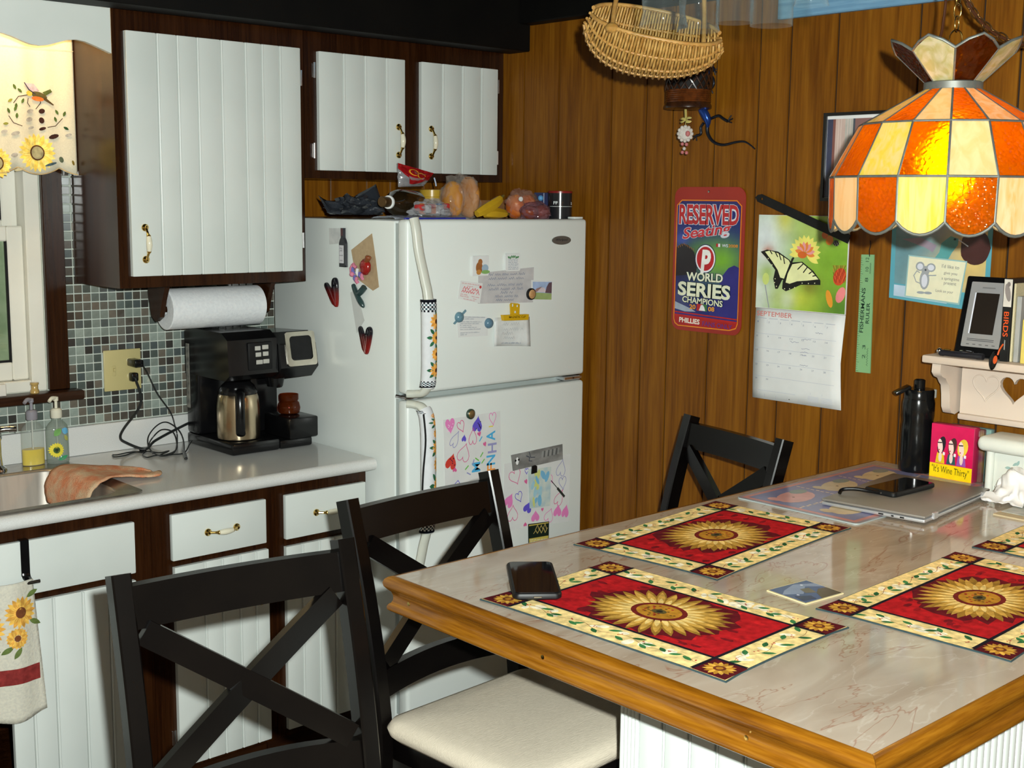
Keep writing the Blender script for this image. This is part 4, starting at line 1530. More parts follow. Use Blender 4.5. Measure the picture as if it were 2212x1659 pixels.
# typed slip with two blue planet magnets
P = [F2(989, 729), F2(1053, 725), F2(1053, 684), F2(986, 682)]
o = FRT.sheet('typed_slip', P, 0.0006, M_PAPER, 'white typed slip held by two blue planet magnets', 'note', lift=0.0004)
c = Pr()
writing(c, P, [(0.93, 0.2, 1.0), (0.84, 0.1, 0.6), (0.70, 0.05, 0.85), (0.61, 0.0, 0.75), (0.52, 0.0, 0.45), (0.43, 0.0, 0.65), (0.34, 0.0, 0.85), (0.18, 0.0, 0.75), (0.09, 0.0, 0.25)], S(120, 130, 146), 0.0036, 0.0008)
FRT.ink(c, o, 0.0011)
M_PLANET = pm('blue_planet', (0.10, 0.20, 0.26), (0.16, 0.30, 0.36), scale=30, rough=0.25)
o = round_magnet(990, 685, 0.0165, M_PLANET, 'blue ringed planet magnet on the corner of the typed slip')
x, z = F2(990, 685)
MB().prism([(x - 0.026, z - 0.018), (x - 0.020, z - 0.021), (x + 0.026, z + 0.018), (x + 0.022, z + 0.023)], (0, FY - 0.0055, 0), (1, 0, 0), (0, 0, 1), 0.0035).build('ring', M_PLANET, o, smooth=False)
round_magnet(1054, 698, 0.0165, pm('blue_globe', (0.09, 0.17, 0.24), (0.13, 0.24, 0.32), scale=30, rough=0.2), 'plain round blue planet magnet between the typed slip and the clip')
# yellow clip with a note in a clear sleeve
q = empty('magnetic_clip', (1.14, FY, 1.33), 'yellow plastic magnetic clip holding a paper on the freezer door', 'clip')
M_YELLOW = pm('yellow_plastic', (0.62, 0.37, 0.006), (0.56, 0.33, 0.005), scale=10, rough=0.35)
P = [F2(1082, 692), F2(1134, 690), F2(1135, 678), F2(1080, 680)]
MB().prism(P, (0, FY - 0.003, 0), (1, 0, 0), (0, 0, 1), 0.014).build('jaw', M_YELLOW, q)
hb = MB()
holed_prism(hb, [F2(1099, 680), F2(1117, 679), F2(1118, 657), F2(1114, 655), F2(1100, 654), F2(1098, 657)], [[F2(1101, 662), F2(1106, 662), F2(1106, 656), F2(1101, 656)], [F2(1111, 663), F2(1116, 663), F2(1116, 658), F2(1111, 658)], [F2(1106, 676), F2(1112, 676), F2(1112, 671), F2(1106, 671)]], (0, FY - 0.006, 0), (1, 0, 0), (0, 0, 1), 0.005)
hb.build('lever', M_YELLOW, q, smooth=False)
c = Pr()
p = F2(1092, 688)
c.text('MAGNETIC CLIP', p[0], p[1] + 0.002, 0.072, 0.007, S(50, 36, 10), 0.01, rot=-0.03)
c.build('clip_lettering', P_GLOSS, (0, FY - 0.0172, 0), (1, 0, 0), (0, 0, 1), q)
P = [F2(1062, 747), F2(1140, 747), F2(1143, 684), F2(1068, 686)]
nt_ = MB().sheet(lambda a, b: V((bil(P, a, b)[0], FY - 0.0015 - 0.012 * (1 - b) * (abs(a - 0.5) * 2) ** 2, bil(P, a, b)[1])), 10, 6)
o = thing(nt_, 'clipped_note', pm('translucent_paper', (0.70, 0.72, 0.71), (0.62, 0.64, 0.63), scale=40, rough=0.3), 'white handwritten note under the yellow clip', 'note', solid=0.0006)
c = Pr()
P2 = [bil(P, 0.14, 0.04), bil(P, 0.86, 0.04), bil(P, 0.86, 0.86), bil(P, 0.14, 0.86)]
writing(c, P2, [(0.84, 0, 0.95), (0.62, 0.05, 0.98), (0.44, 0, 0.5), (0.26, 0.1, 0.6)], S(176, 182, 186), 0.010, 0.0010)
writing(c, P2, [(0.06, 0, 0.9)], S(110, 130, 160), 0.004, 0.0008)
c.build('print', P_PAPER, (0, FY - 0.0095, 0), (1, 0, 0), (0, 0, 1), o)

# children's drawings on the lower door
PINK, PINK2, PUR, RED_, BLU, ORG, GRE, GRYB = S(226, 130, 190), S(214, 96, 150), S(98, 84, 200), S(206, 64, 52), S(76, 172, 220), S(240, 150, 60), S(110, 190, 80), S(150, 150, 196)
P = [F2(962, 1105), F2(1084, 1090), F2(1080, 888), F2(957, 907)]
o = FRT.sheet('drawing', P, 0.0006, M_PAPER, "child's drawing of many hearts and letters under the round magnet", 'drawing', lift=0.0004)
k = 0.00193
c = Pr()


def hrt(u, v, w_, h_, rot, col, fill=False, lw=0.0022):
    x_, z_ = F2(u, v)
    pts_ = heart(x_, z_, w_ * k, h_ * k, 22, rot)
    if fill:
        c.poly(pts_, col)
    else:
        c.line(pts_ + [pts_[0]], lw, col)


for u, v, w_, h_, rot, col, fill in ((972, 921, 20, 26, 0.1, PINK, 1), (996, 922, 15, 20, 0.4, PINK2, 0), (1031, 915, 21, 27, 3.0, PUR, 1), (1064, 905, 15, 22, 0.1, PINK, 0), (983, 948, 16, 28, 2.6, GRYB, 0), (1002, 946, 10, 12, 3.0, PUR, 1), (1021, 942, 17, 28, 3.1, PINK2, 0), (1035, 938, 8, 9, 0.3, PINK2, 1), (1002, 977, 26, 30, 2.8, PINK2, 0), (975, 996, 23, 27, 2.8, RED_, 1), (982, 1014, 9, 8, 3, PINK2, 1), (1047, 960, 7, 9, 0.4, PINK2, 1), (988, 1045, 14, 12, 3, PUR, 0), (970, 1096, 16, 16, 0.3, PUR, 1)):
    hrt(u, v, w_, h_, rot, col, fill)
c.L = 2
for u, v, n_ in ((972, 923, 9), (1031, 917, 10), (975, 997, 8)):
    x_, z_ = F2(u, v)
    rr = random.Random(u)
    for i in range(n_):
        c.disc(x_ + rr.uniform(-0.013, 0.013), z_ + rr.uniform(-0.014, 0.012), 0.0022, S(240, 200, 225) if u == 972 else S(40, 30, 60), n=6)
c.L = 1
for t_, u, v, col, s_ in (('A', 1069, 952, BLU, 1.25), ('H', 1072, 978, GRYB, 1.25), ('N', 1069, 1004, BLU, 1.25), ('F', 1069, 1019, ORG, 1.15), ('O', 1073, 1040, GRE, 1.2), ('Y', 1077, 1082, GRE, 1.3), ('M', 1037, 1019, BLU, 1.2)):
    x_, z_ = F2(u, v)
    c.text(t_, x_, z_ + 0.002, 0.026 * s_, 0.030 * s_, col, 0.02, rot=math.pi / 2)
for u, v, a, col in ((1038, 948, 0.9, BLU), (1030, 992, -0.6, GRE), (1043, 996, 0.8, GRE), (1022, 998, 1.2, GRYB), (1008, 1010, 0.7, GRE), (1012, 1023, -0.5, GRYB), (1060, 921, 0.0, S(230, 210, 90)), (1040, 982, 0.9, GRE)):
    x_, z_ = F2(u, v)
    c.line([(x_ - 0.008 * math.cos(a), z_ - 0.008 * math.sin(a)), (x_ + 0.008 * math.cos(a), z_ + 0.008 * math.sin(a))], 0.004, col)
x_, z_ = F2(992, 1100)
c.rect(x_ - 0.01, z_ - 0.03, x_ + 0.012, z_ + 0.01, BLU)
FRT.ink(c, o, 0.0011)
round_magnet(1015, 894, 0.0165, pm('bronze_button', (0.30, 0.20, 0.08), (0.22, 0.14, 0.06), scale=30, rough=0.3, metal=0.6), 'small round bronze magnet with a dark green rim on the lower door', pm('dark_green_rim', (0.02, 0.05, 0.03), rough=0.3), lift=0.0012)
P = [F2(1085, 1148), F2(1228, 1126), F2(1232, 980), F2(1089, 1002)]
o = FRT.sheet('drawing', P, 0.0006, M_PAPER, "child's drawing of pink and purple hearts lower right on the refrigerator", 'drawing', lift=0.0004)
c = Pr()
for u, v, w_, h_, rot, col, fill in ((1113, 1031, 27, 28, 0.4, PINK2, 0), (1212, 1010, 22, 30, 2.9, GRYB, 0), (1215, 1044, 18, 24, 0.1, GRYB, 0), (1100, 1080, 21, 26, 2.6, PINK, 1), (1121, 1074, 16, 19, 0.4, PUR, 0), (1107, 1108, 24, 28, 3.1, PINK2, 0), (1140, 1095, 20, 20, 2.7, PUR, 1), (1156, 1114, 20, 20, 3.1, PINK, 1), (1186, 1112, 22, 24, 2.7, PINK, 0), (1204, 1102, 20, 22, 3.0, PINK, 1), (1221, 1103, 18, 24, 2.9, PINK, 1), (1208, 1074, 20, 30, 2.6, PINK2, 0), (1137, 1018, 8, 10, 0, PUR, 0), (1171, 1101, 6, 7, 0, PINK2, 1), (1134, 1132, 8, 8, 3.1, PINK2, 1), (1190, 1035, 8, 16, 0.4, PINK, 0), (1136, 1041, 7, 10, 0.4, PINK2, 1)):
    hrt(u, v, w_, h_, rot, col, fill)
c.L = 2
x0_, z0_ = F2(1190, 1038)
x1_, z1_ = F2(1218, 1072)
c.line([(x0_, z0_), ((x0_ + x1_) / 2, (z0_ + z1_) / 2)], 0.003, S(46, 50, 46))
c.line([((x0_ + x1_) / 2, (z0_ + z1_) / 2), (x1_, z1_)], 0.009, S(46, 50, 46))
FRT.ink(c, o, 0.0011)
P = [F2(1107, 1017), F2(1215, 992), F2(1214, 959), F2(1103, 983)]
o = FRT.sheet('photo_strip', P, 0.0012, pm('grey_photo', (0.16, 0.16, 0.155), (0.30, 0.30, 0.29), scale=14, rough=0.25, stretch=(1, 1, 2)), 'long grey magnet strip with a faded winter scene across the heart drawing', 'magnet', lift=0.0012)
c = Pr()
for a, b, cc in ((0.10, 0.55, S(235, 235, 235)), (0.07, 0.6, S(24, 24, 26)), (0.13, 0.62, S(24, 24, 26))):
    p = bil(P, a, b)
    c.disc(p[0], p[1], 0.007 if cc[0] > 0.5 else 0.004, cc, 0.013 if cc[0] > 0.5 else 0.004, n=10)
    c.L += 1
c.line([bil(P, 0.28, 0.75), bil(P, 0.34, 0.62), bil(P, 0.32, 0.4), bil(P, 0.38, 0.35)], 0.0025, S(60, 66, 80))
c.line([bil(P, 0.34, 0.95), bil(P, 0.36, 0.6), bil(P, 0.44, 0.55)], 0.0025, S(60, 66, 80))
for i in range(9):
    c.line([bil(P, 0.58 + i * 0.04, 0.45), bil(P, 0.60 + i * 0.04, 0.8)], 0.004, S(70, 74, 74) if i % 2 else S(150, 152, 150))
FRT.ink(c, o, 0.0026, P_GLOSS)
P = [F2(1143, 1098), F2(1187, 1092), F2(1189, 1008), F2(1139, 1014)]
o = FRT.sheet('picture_card', P, 0.0008, pm('pale_blue_card', (0.40, 0.55, 0.60), (0.66, 0.70, 0.62), scale=26, rough=0.4), 'pale blue and yellow swirled picture card over the heart drawing', 'card', lift=0.0026)
c = Pr()
rr = random.Random(4)
for i in range(16):
    p = bil(P, rr.uniform(0.12, 0.88), rr.uniform(0.1, 0.9))
    c.disc(p[0], p[1], rr.uniform(0.004, 0.010), [S(120, 180, 214), S(206, 212, 130), S(160, 200, 214)][i % 3], rr.uniform(0.010, 0.022), n=10, rot=rr.uniform(-0.6, 0.6))
FRT.ink(c, o, 0.0036)
x_, z_ = F2(1151, 1012)
o2 = FRT.sheet('dark_magnet', [(x_ - 0.012, z_ - 0.016), (x_ + 0.012, z_ - 0.014), (x_ + 0.012, z_ + 0.008), (x_ + 0.004, z_ + 0.012), (x_ - 0.010, z_ + 0.010)], 0.004, M_BLACKMT, 'small dark magnet at the top of the pale blue picture card', 'magnet', lift=0.0046)
P = [F2(1141, 1176), F2(1184, 1176), F2(1185, 1126), F2(1140, 1132)]
P = [(P[0][0], P[0][1] - 0.03), (P[1][0], P[1][1] - 0.03), P[2], P[3]]
o = FRT.sheet('calendar_magnet', P, 0.0012, pm('black_card', (0.012, 0.022, 0.015), rough=0.35), 'black and gold advertising magnet at the table edge on the lower door', 'magnet', lift=0.0014)
c = Pr()
c.poly([bil(P, 0.03, 0.02), bil(P, 0.97, 0.02), bil(P, 0.97, 0.56), bil(P, 0.03, 0.5)], S(196, 176, 84))
c.poly([bil(P, 0.03, 0.93), bil(P, 0.97, 0.95), bil(P, 0.97, 0.98), bil(P, 0.03, 0.97)], S(196, 176, 84))
writing(c, P, [(0.78, 0.3, 0.95), (0.66, 0.2, 0.98)], S(176, 156, 90), 0.018, 0.0028)
c.L = 2
writing(c, P, [(b / 100, 0, 1) for b in (44, 38, 32, 26, 20, 14)], S(220, 216, 180), 0.004, 0.0014)
FRT.ink(c, o, 0.0028)

# --- on the side of the refrigerator
P = [D2(712, 528), D2(745, 525), D2(745, 493), D2(711, 493)]
o = SID.sheet('business_card', P, 0.0006, pm('grey_white_card', (0.50, 0.51, 0.50), (0.62, 0.62, 0.60), scale=40, rough=0.5), 'pale grey card under the wine bottle magnet on the refrigerator side', 'card')
k2 = 0.00148
x_, z_ = D2(745, 534)
wb = [(-0.016, -0.062), (0.016, -0.062), (0.016, 0.012), (0.012, 0.022), (0.006, 0.030), (0.006, 0.058), (0.0075, 0.060), (-0.0075, 0.060), (-0.006, 0.058), (-0.006, 0.030), (-0.012, 0.022), (-0.016, 0.012)]
o = SID.sheet('bottle_magnet', [(x_ + a, z_ + b) for a, b in wb], 0.010, pm('black_resin', (0.010, 0.010, 0.016), rough=0.15), 'dark wine bottle magnet with a white label on the refrigerator side', 'magnet', lift=0.0012)
c = Pr()
c.rect(x_ - 0.015, z_ - 0.050, x_ + 0.010, z_ + 0.006, S(206, 204, 208))
c.rect(x_ - 0.006, z_ + 0.036, x_ + 0.006, z_ + 0.059, S(74, 34, 36))
c.L = 2
writing(c, [(x_ - 0.015, z_ - 0.050), (x_ + 0.010, z_ - 0.050), (x_ + 0.010, z_ + 0.006), (x_ - 0.015, z_ + 0.006)], [(0.8, 0.1, 0.7), (0.66, 0.1, 0.8), (0.40, 0.0, 0.9), (0.12, 0.1, 0.8)], S(90, 90, 104), 0.005, 0.001)
SID.ink(c, o, 0.0113, P_GLOSS)
P = [D2(772, 596), D2(818, 622), D2(803, 505), D2(759, 540)]
o = SID.sheet('brown_note', [D2(759, 540), D2(769, 600), D2(806, 628), D2(819, 620), D2(812, 560), D2(804, 504)], 0.0006, pm('kraft_paper', (0.46, 0.34, 0.20), (0.40, 0.29, 0.17), scale=60, rough=0.8), 'folded brown kraft note on the refrigerator side', 'note')
# bell pepper magnet
x_, z_ = D2(797, 574)
O_ = V((FX0 - 0.0012, -x_, z_))
pp = blob(O_ + V((-0.010, 0.004, -0.004)), (0.012, 0.023, 0.026), 2, 0.18, 2.0)
o = thing(pp, 'pepper_magnet', pm('red_resin', (0.30, 0.012, 0.010), (0.24, 0.01, 0.008), scale=20, rough=0.18), 'shiny red pepper magnet on the brown note', 'magnet', angle=80)
MB().tube(spline([O_ + V((-0.012, -0.006, 0.016)), O_ + V((-0.014, -0.016, 0.024)), O_ + V((-0.014, -0.020, 0.032))], 5), [0.009] * 6 + [0.010, 0.010, 0.009, 0.007, 0.003], 10).build('stem', pm('brown_red_stem', (0.22, 0.06, 0.02), rough=0.3), o)
# ribbon rosette of pink, purple and white beads
ro = empty('rosette_magnet', (FX0, -D2(775, 600)[0], D2(775, 610)[1]), 'pink and purple ribbon magnet below the red pepper', 'magnet')
M_PK, M_PU, M_WH = pm('pink_ribbon', (0.62, 0.20, 0.30), rough=0.5), pm('violet_ribbon', (0.16, 0.14, 0.42), rough=0.5), pm('white_ribbon', (0.72, 0.72, 0.72), rough=0.6)
for i, (u, v, du, dv, mt) in enumerate(((764, 580, -3, 16, M_PK), (768, 585, 3, 14, M_PU), (773, 602, 4, 12, M_PU), (777, 606, 3, 12, M_PK), (789, 598, 2, 12, M_PK), (785, 594, 3, 10, M_PU), (780, 588, 2, 14, M_WH), (774, 574, 6, 8, M_PK))):
    a0, b0 = D2(u - du / 2, v - dv / 2)
    a1, b1 = D2(u + du / 2, v + dv / 2)
    MB().tube([V((FX0 - 0.006 - 0.001 * i, -a0, b0)), V((FX0 - 0.010 - 0.001 * i, -(a0 + a1) / 2, (b0 + b1) / 2)), V((FX0 - 0.006 - 0.001 * i, -a1, b1))], 0.0055, 8).build('ribbon', mt, ro)
a0, b0 = D2(768, 592)
MB().ball((FX0 - 0.013, -a0, b0), 0.0085, 14).build('bead', M_PK, ro)
# toothed green clip, small paper behind
P = [D2(771, 720), D2(788, 692), D2(770, 625), D2(757, 632)]
o = SID.sheet('slip', P, 0.0005, pm('pale_slip', (0.60, 0.62, 0.60), rough=0.6), 'narrow white slip held by the dark green clip', 'note')
M_DG = pm('dark_green_resin', (0.020, 0.045, 0.045), (0.03, 0.06, 0.06), rough=0.2)
o = empty('green_clip', (FX0, -D2(780, 650)[0], D2(780, 665)[1]), 'dark green clip magnet shaped like a clothes peg on the refrigerator side', 'clip')
p0, p1 = D2(767, 615), D2(790, 664)
MB().tube(spline([(FX0 - 0.007, -p0[0], p0[1]), (FX0 - 0.011, -(p0[0] + p1[0]) / 2, (p0[1] + p1[1]) / 2), (FX0 - 0.007, -p1[0], p1[1])], 6), [0.006, 0.007, 0.0075, 0.008, 0.008, 0.008, 0.008, 0.0085, 0.009, 0.009, 0.008, 0.006, 0.003], 10).build('arm', M_DG, o)
p0, p1 = D2(792, 620), D2(779, 634)
MB().tube(spline([(FX0 - 0.008, -p0[0], p0[1]), (FX0 - 0.010, -(p0[0] + p1[0]) / 2, (p0[1] + p1[1]) / 2 - 0.004), (FX0 - 0.008, -p1[0], p1[1])], 5), 0.010, 10).build('knob', M_DG, o)
# two lacquered heart magnets
def heart_magnet(uv, w_, h_, rot, label):
    a, b = D2(*uv)
    m_ = MB()
    n_ = 30
    rings_ = []
    base = []
    for i_ in range(n_):
        t_ = 2 * math.pi * i_ / n_
        x = w_ * (0.5 * math.sin(t_)) * (1 if math.cos(t_) < 0 else 1)
        base.append((x, 0))
    # long-tailed heart outline: two long lobes meeting in a point
    L_, R_ = (-0.50 * w_, 0.42 * h_), (0.42 * w_, 0.55 * h_)
    ol = [(0.12 * w_, -0.50 * h_), (-0.12 * w_, -0.32 * h_), (-0.38 * w_, 0.10 * h_), (-0.52 * w_, 0.34 * h_), (-0.44 * w_, 0.45 * h_), (-0.28 * w_, 0.42 * h_), (-0.12 * w_, 0.26 * h_), (0.02 * w_, 0.14 * h_), (0.06 * w_, 0.30 * h_), (0.12 * w_, 0.46 * h_), (0.28 * w_, 0.55 * h_), (0.46 * w_, 0.50 * h_), (0.52 * w_, 0.34 * h_), (0.46 * w_, 0.0), (0.36 * w_, -0.34 * h_), (0.26 * w_, -0.50 * h_)]
    pts_ = [(p_.x, p_.y) for p_ in spline([(x, y, 0) for x, y in ol], 3, True)]
    gx = 0.10 * w_
    for sc_, hh in ((1.0, 0.0), (1.0, 0.003), (0.93, 0.0065), (0.75, 0.009)):
        ring = []
        for x, y in pts_:
            cx2, cy2 = (0.0 if x < 0.04 * w_ else 0.28 * w_), 0
            ax2 = -0.22 * w_ + (0.30 * w_) * max(0, min(1, (0.42 * h_ - y) / (0.9 * h_))) if x < 0.03 * w_ else 0.30 * w_ - 0.08 * w_ * max(0, min(1, (0.42 * h_ - y) / (0.9 * h_)))
            xx, yy = ax2 + (x - ax2) * sc_, y * (1 - (1 - sc_) * 0.25)
            xr = xx * math.cos(rot) - yy * math.sin(rot)
            yr = xx * math.sin(rot) + yy * math.cos(rot)
            ring.append(V((FX0 - 0.0005 - hh, -(a + xr), b + yr)))
        rings_.append(ring)
    loft(m_, rings_)
    return thing(m_, 'heart_magnet', M_LACQ, label, 'magnet', 'lacquered heart magnets on the refrigerator side', angle=50)


lm, nt, bs = new_mat('red_black_lacquer')
tcn = nt.nodes.new('ShaderNodeTexCoord')
sx = nt.nodes.new('ShaderNodeSeparateXYZ')
nt.links.new(tcn.outputs['Object'], sx.inputs[0])
rp = nt.nodes.new('ShaderNodeValToRGB')
nz = nt.nodes.new('ShaderNodeTexNoise')
nz.inputs['Scale'].default_value = 30
nt.links.new(tcn.outputs['Object'], nz.inputs['Vector'])
ma = nt.nodes.new('ShaderNodeMath')
ma.operation = 'MULTIPLY_ADD'
nt.links.new(nz.outputs['Fac'], ma.inputs[0])
ma.inputs[1].default_value = 0.03
nt.links.new(sx.outputs['Z'], ma.inputs[2])
mr = nt.nodes.new('ShaderNodeMapRange')
mr.inputs['From Min'].default_value = 0.0
mr.inputs['From Max'].default_value = 0.11
nt.links.new(ma.outputs[0], mr.inputs[0])
nt.links.new(mr.outputs[0], rp.inputs[0])
e = rp.color_ramp.elements
e[0].position, e[0].color = 0.30, (0.20, 0.008, 0.006, 1)
e[1].position, e[1].color = 0.72, (0.008, 0.008, 0.012, 1)
e.new(0.55).color = (0.10, 0.006, 0.006, 1)
nt.links.new(rp.outputs[0], bs.inputs['Base Color'])
bs.inputs['Roughness'].default_value = 0.10
M_LACQ = lm
heart_magnet((720, 634), 0.072, 0.088, 0.20, 'red and black lacquer heart magnet beside the wall cabinet')
heart_magnet((790, 734), 0.068, 0.084, -0.12, 'red and black lacquer heart magnet low on the refrigerator side near the coffee maker')

# ------------------------------------------------------------------ groceries on top of the refrigerator
TZ = FT - 0.0035


def topx(u, y, v=460):
    return py(u, v, y).x


B_ = lambda *a, **k: blob(*a, **k)
# flat zip bag lying underneath
m = MB().sheet(lambda a, b: V((0.73 + 0.30 * a, -0.70 + 0.12 * b, TZ + 0.004 + 0.008 * abs(mnoise.noise(V((a * 5, b * 5, 2)))) + 0.006 * math.sin(math.pi * b))), 16, 12)
o = thing(m, 'zip_bag', film_mat('clear_zip_film', (0.75, 0.78, 0.85), 0.45, 0.12, 40, (0.45, 0.48, 0.55)), 'flat clear zip bag with a blue seal on the refrigerator top', 'bag', solid=0.002)
MB().box((0.76, -0.712, TZ + 0.0005), (1.0, -0.700, TZ + 0.008), 0.002).build('zip_seal', pm('blue_zip', (0.02, 0.03, 0.30), rough=0.3), o)
# dark grey crumpled bag
m = B_((topx(768, -0.42), -0.42, TZ + 0.026), (0.085, 0.07, 0.042), seed=4, amp=0.5, freq=2.4, flat=TZ + 0.012, sub=4, crease=0.45)
o = thing(m, 'plastic_bag', film_mat('dark_grey_film', (0.22, 0.24, 0.28), 0.72, 0.10, 26, (0.035, 0.04, 0.05), 0.9), 'crumpled dark grey plastic bag at the left end of the refrigerator top', 'bag', angle=22)
p0 = py(815, 425, -0.48)
m = MB()
m.sheet(lambda a, b: V((topx(698, -0.42) + 0.215 * a, -0.42 + 0.05 * (b - 0.5) + 0.01 * math.sin(a * 11), TZ + 0.020 + b * (0.022 + 0.052 * abs(2 * a - 0.75) ** 1.2 * (1 if a > 0.4 else 0.8)))), 18, 6)
m.build('bag_flaps', film_mat('dark_grey_film', (0.2, 0.2, 0.2)), o, solid=0.001, angle=25)
# dark bottle lying on its side
ax = V((-1, -0.35, 0.04)).normalized().to_track_quat('Z', 'Y').to_matrix()
q = py(868, 436, -0.52)
M_BOT = pm('dark_brown_glass', (0.014, 0.008, 0.003), (0.02, 0.012, 0.005), rough=0.08, coat=0.5)
o = thing(MB().lathe([(0.002, -0.085), (0.040, -0.083), (0.043, -0.075), (0.043, 0.02), (0.036, 0.045), (0.018, 0.065), (0.0155, 0.072), (0.0155, 0.098)], 28, (q.x + 0.0, -0.52, TZ + 0.050), ax), 'wine_bottle', M_BOT, 'dark brown bottle lying on its side on the refrigerator top', 'bottle')
MB().lathe([(0.0175, 0.070), (0.021, 0.072), (0.021, 0.078), (0.0175, 0.080)], 24, (q.x + 0.0, -0.52, TZ + 0.050), ax).build('neck_ring', M_PAPER, o)
MB().lathe([(0.0165, 0.0805), (0.0165, 0.112), (0.0145, 0.114), (0.001, 0.1145)], 24, (q.x + 0.0, -0.52, TZ + 0.050), ax).build('cap', pm('brass_brown_cap', (0.10, 0.055, 0.02), rough=0.35, metal=0.6), o)
# red candy bag standing on top with clear lower part
P = [py(u, v, -0.44) for u, v in ((857, 402), (905, 404), (940, 376), (932, 362), (905, 350), (858, 350))]
m = MB()


def candy(a, b):
    A = py(858 + 78 * a, 352 + 22 * a, -0.44)
    B = py(860 + 55 * a, 404 - 2 * a, -0.44)
    p_ = B.lerp(A, b)
    return p_ + V((0, -0.024 * math.sin(math.pi * a) * math.sin(math.pi * min(1, b * 1.1)) + 0.006 * mnoise.noise(V((a * 6, b * 6, 1))), 0))


o = thing(MB().sheet(candy, 16, 14), 'candy_bag', film_mat('clear_film', (0.85, 0.85, 0.86), 0.36, 0.10, 30, (0.5, 0.5, 0.52), 0.7), 'clear candy bag with a red label leaning against the cabinet over the refrigerator', 'bag', solid=0.002, angle=25)
c = Pr()
nn = 12
for i in range(nn):
    for j in range(5):
        a0, a1 = i / nn, (i + 1) / nn
        lo = lambda a: 0.42 - 0.30 * math.sin(math.pi * min(1, a * 1.1)) * (a > 0.25) + (0.35 * (1 - a / 0.25) if a < 0.25 else 0)
        b0, b1 = j / 5, (j + 1) / 5
        c.poly([(a0, lo(a0) + (1 - lo(a0)) * b0), (a1, lo(a1) + (1 - lo(a1)) * b0), (a1, lo(a1) + (1 - lo(a1)) * b1), (a0, lo(a0) + (1 - lo(a0)) * b1)], S(150, 18, 24))
c.L = 6
for sx_, sy_ in ((0.42, 0.72), (0.62, 0.60)):
    pts_ = [(sx_ + 0.13 * math.cos(t_ * 0.35), sy_ + 0.15 * math.sin(t_ * 0.35)) for t_ in range(15)]
    c.line(pts_, 0.035, S(214, 150, 40))
c.build('label_print', P_GLOSS, (0, 0, 0), (1, 0, 0), (0, 0, 1), o, fn=lambda a, b, h: candy(a, b) + V((0, -0.0018 - h * 3, 0)))
MB().tube(spline([py(938, 384, -0.47), py(941, 395, -0.475), py(942, 402, -0.475)], 5), 0.0025, 6).build('twist_tie', pm('pale_blue_tie', (0.45, 0.55, 0.70), rough=0.5), o)
# yellow round tub behind
q = py(933, 412, -0.36)
thing(MB().lathe([(0.036, TZ + 0.0002), (0.040, TZ + 0.07), (0.042, TZ + 0.072), (0.042, TZ + 0.094), (0.038, TZ + 0.096), (0.001, TZ + 0.096)], 28, (q.x, -0.36, 0)), 'tub', pm('yellow_tub', (0.48, 0.30, 0.03), (0.44, 0.27, 0.03), rough=0.3), 'round yellow plastic tub behind the bread on the refrigerator top', 'tub')
# clear bag of red sweets
m = B_((topx(930, -0.62), -0.62, TZ + 0.022), (0.070, 0.050, 0.036), seed=9, amp=0.35, freq=2.6, flat=TZ + 0.0125, sub=4, crease=0.3)
o = thing(m, 'sweets_bag', film_mat('clear_film', (0.85, 0.85, 0.86)), 'clear crinkled bag of red and orange sweets on the refrigerator top', 'bag', angle=22)
rr = random.Random(3)
for i in range(9):
    cc = [pm('red_sweet', (0.45, 0.03, 0.03), rough=0.3), pm('orange_sweet', (0.60, 0.16, 0.03), rough=0.3), pm('white_sweet', (0.6, 0.6, 0.6), rough=0.4), pm('blue_sweet', (0.10, 0.22, 0.42), rough=0.3)][i % 4 if i < 8 else 0]
    bx2 = topx(903 + i * 7, -0.62)
    MB().box((bx2 - 0.013, -0.645 + rr.uniform(-0.01, 0.03), TZ + 0.016 + rr.uniform(0, 0.02)), (bx2 + 0.010, -0.62 + rr.uniform(-0.005, 0.02), TZ + 0.040 + rr.uniform(0, 0.012)), 0.004, 2).build('wrapped_sweet', cc, o)
# bread rolls in a clear bag
br = empty('bread_bag', (topx(992, -0.52), -0.52, TZ), 'clear bag of golden brown bread rolls on the refrigerator top', 'bread')
M_BREAD = pm('bread_crust', (0.42, 0.16, 0.022), (0.55, 0.26, 0.06), scale=14, rough=0.55)
for u, v, rx_, rz_ in ((978, 440, 0.030, 0.062), (1012, 430, 0.026, 0.070)):
    q = py(u, v, -0.52)
    blob((q.x, -0.52, TZ + rz_ + 0.0005), (rx_, 0.05, rz_), u, 0.08, 2.0).build('bread_roll', M_BREAD, br, angle=80)
q = py(995, 425, -0.52)
mbb = blob((q.x, -0.52, TZ + 0.066), (0.066, 0.062, 0.082), 12, 0.22, 2.2, flat=TZ + 0.0004, sub=4, crease=0.25)
mbb.build('bag', film_mat('bread_film', (0.98, 0.94, 0.90), 0.10, 0.05, 24, (0.5, 0.47, 0.43), 0.8), br, angle=22)
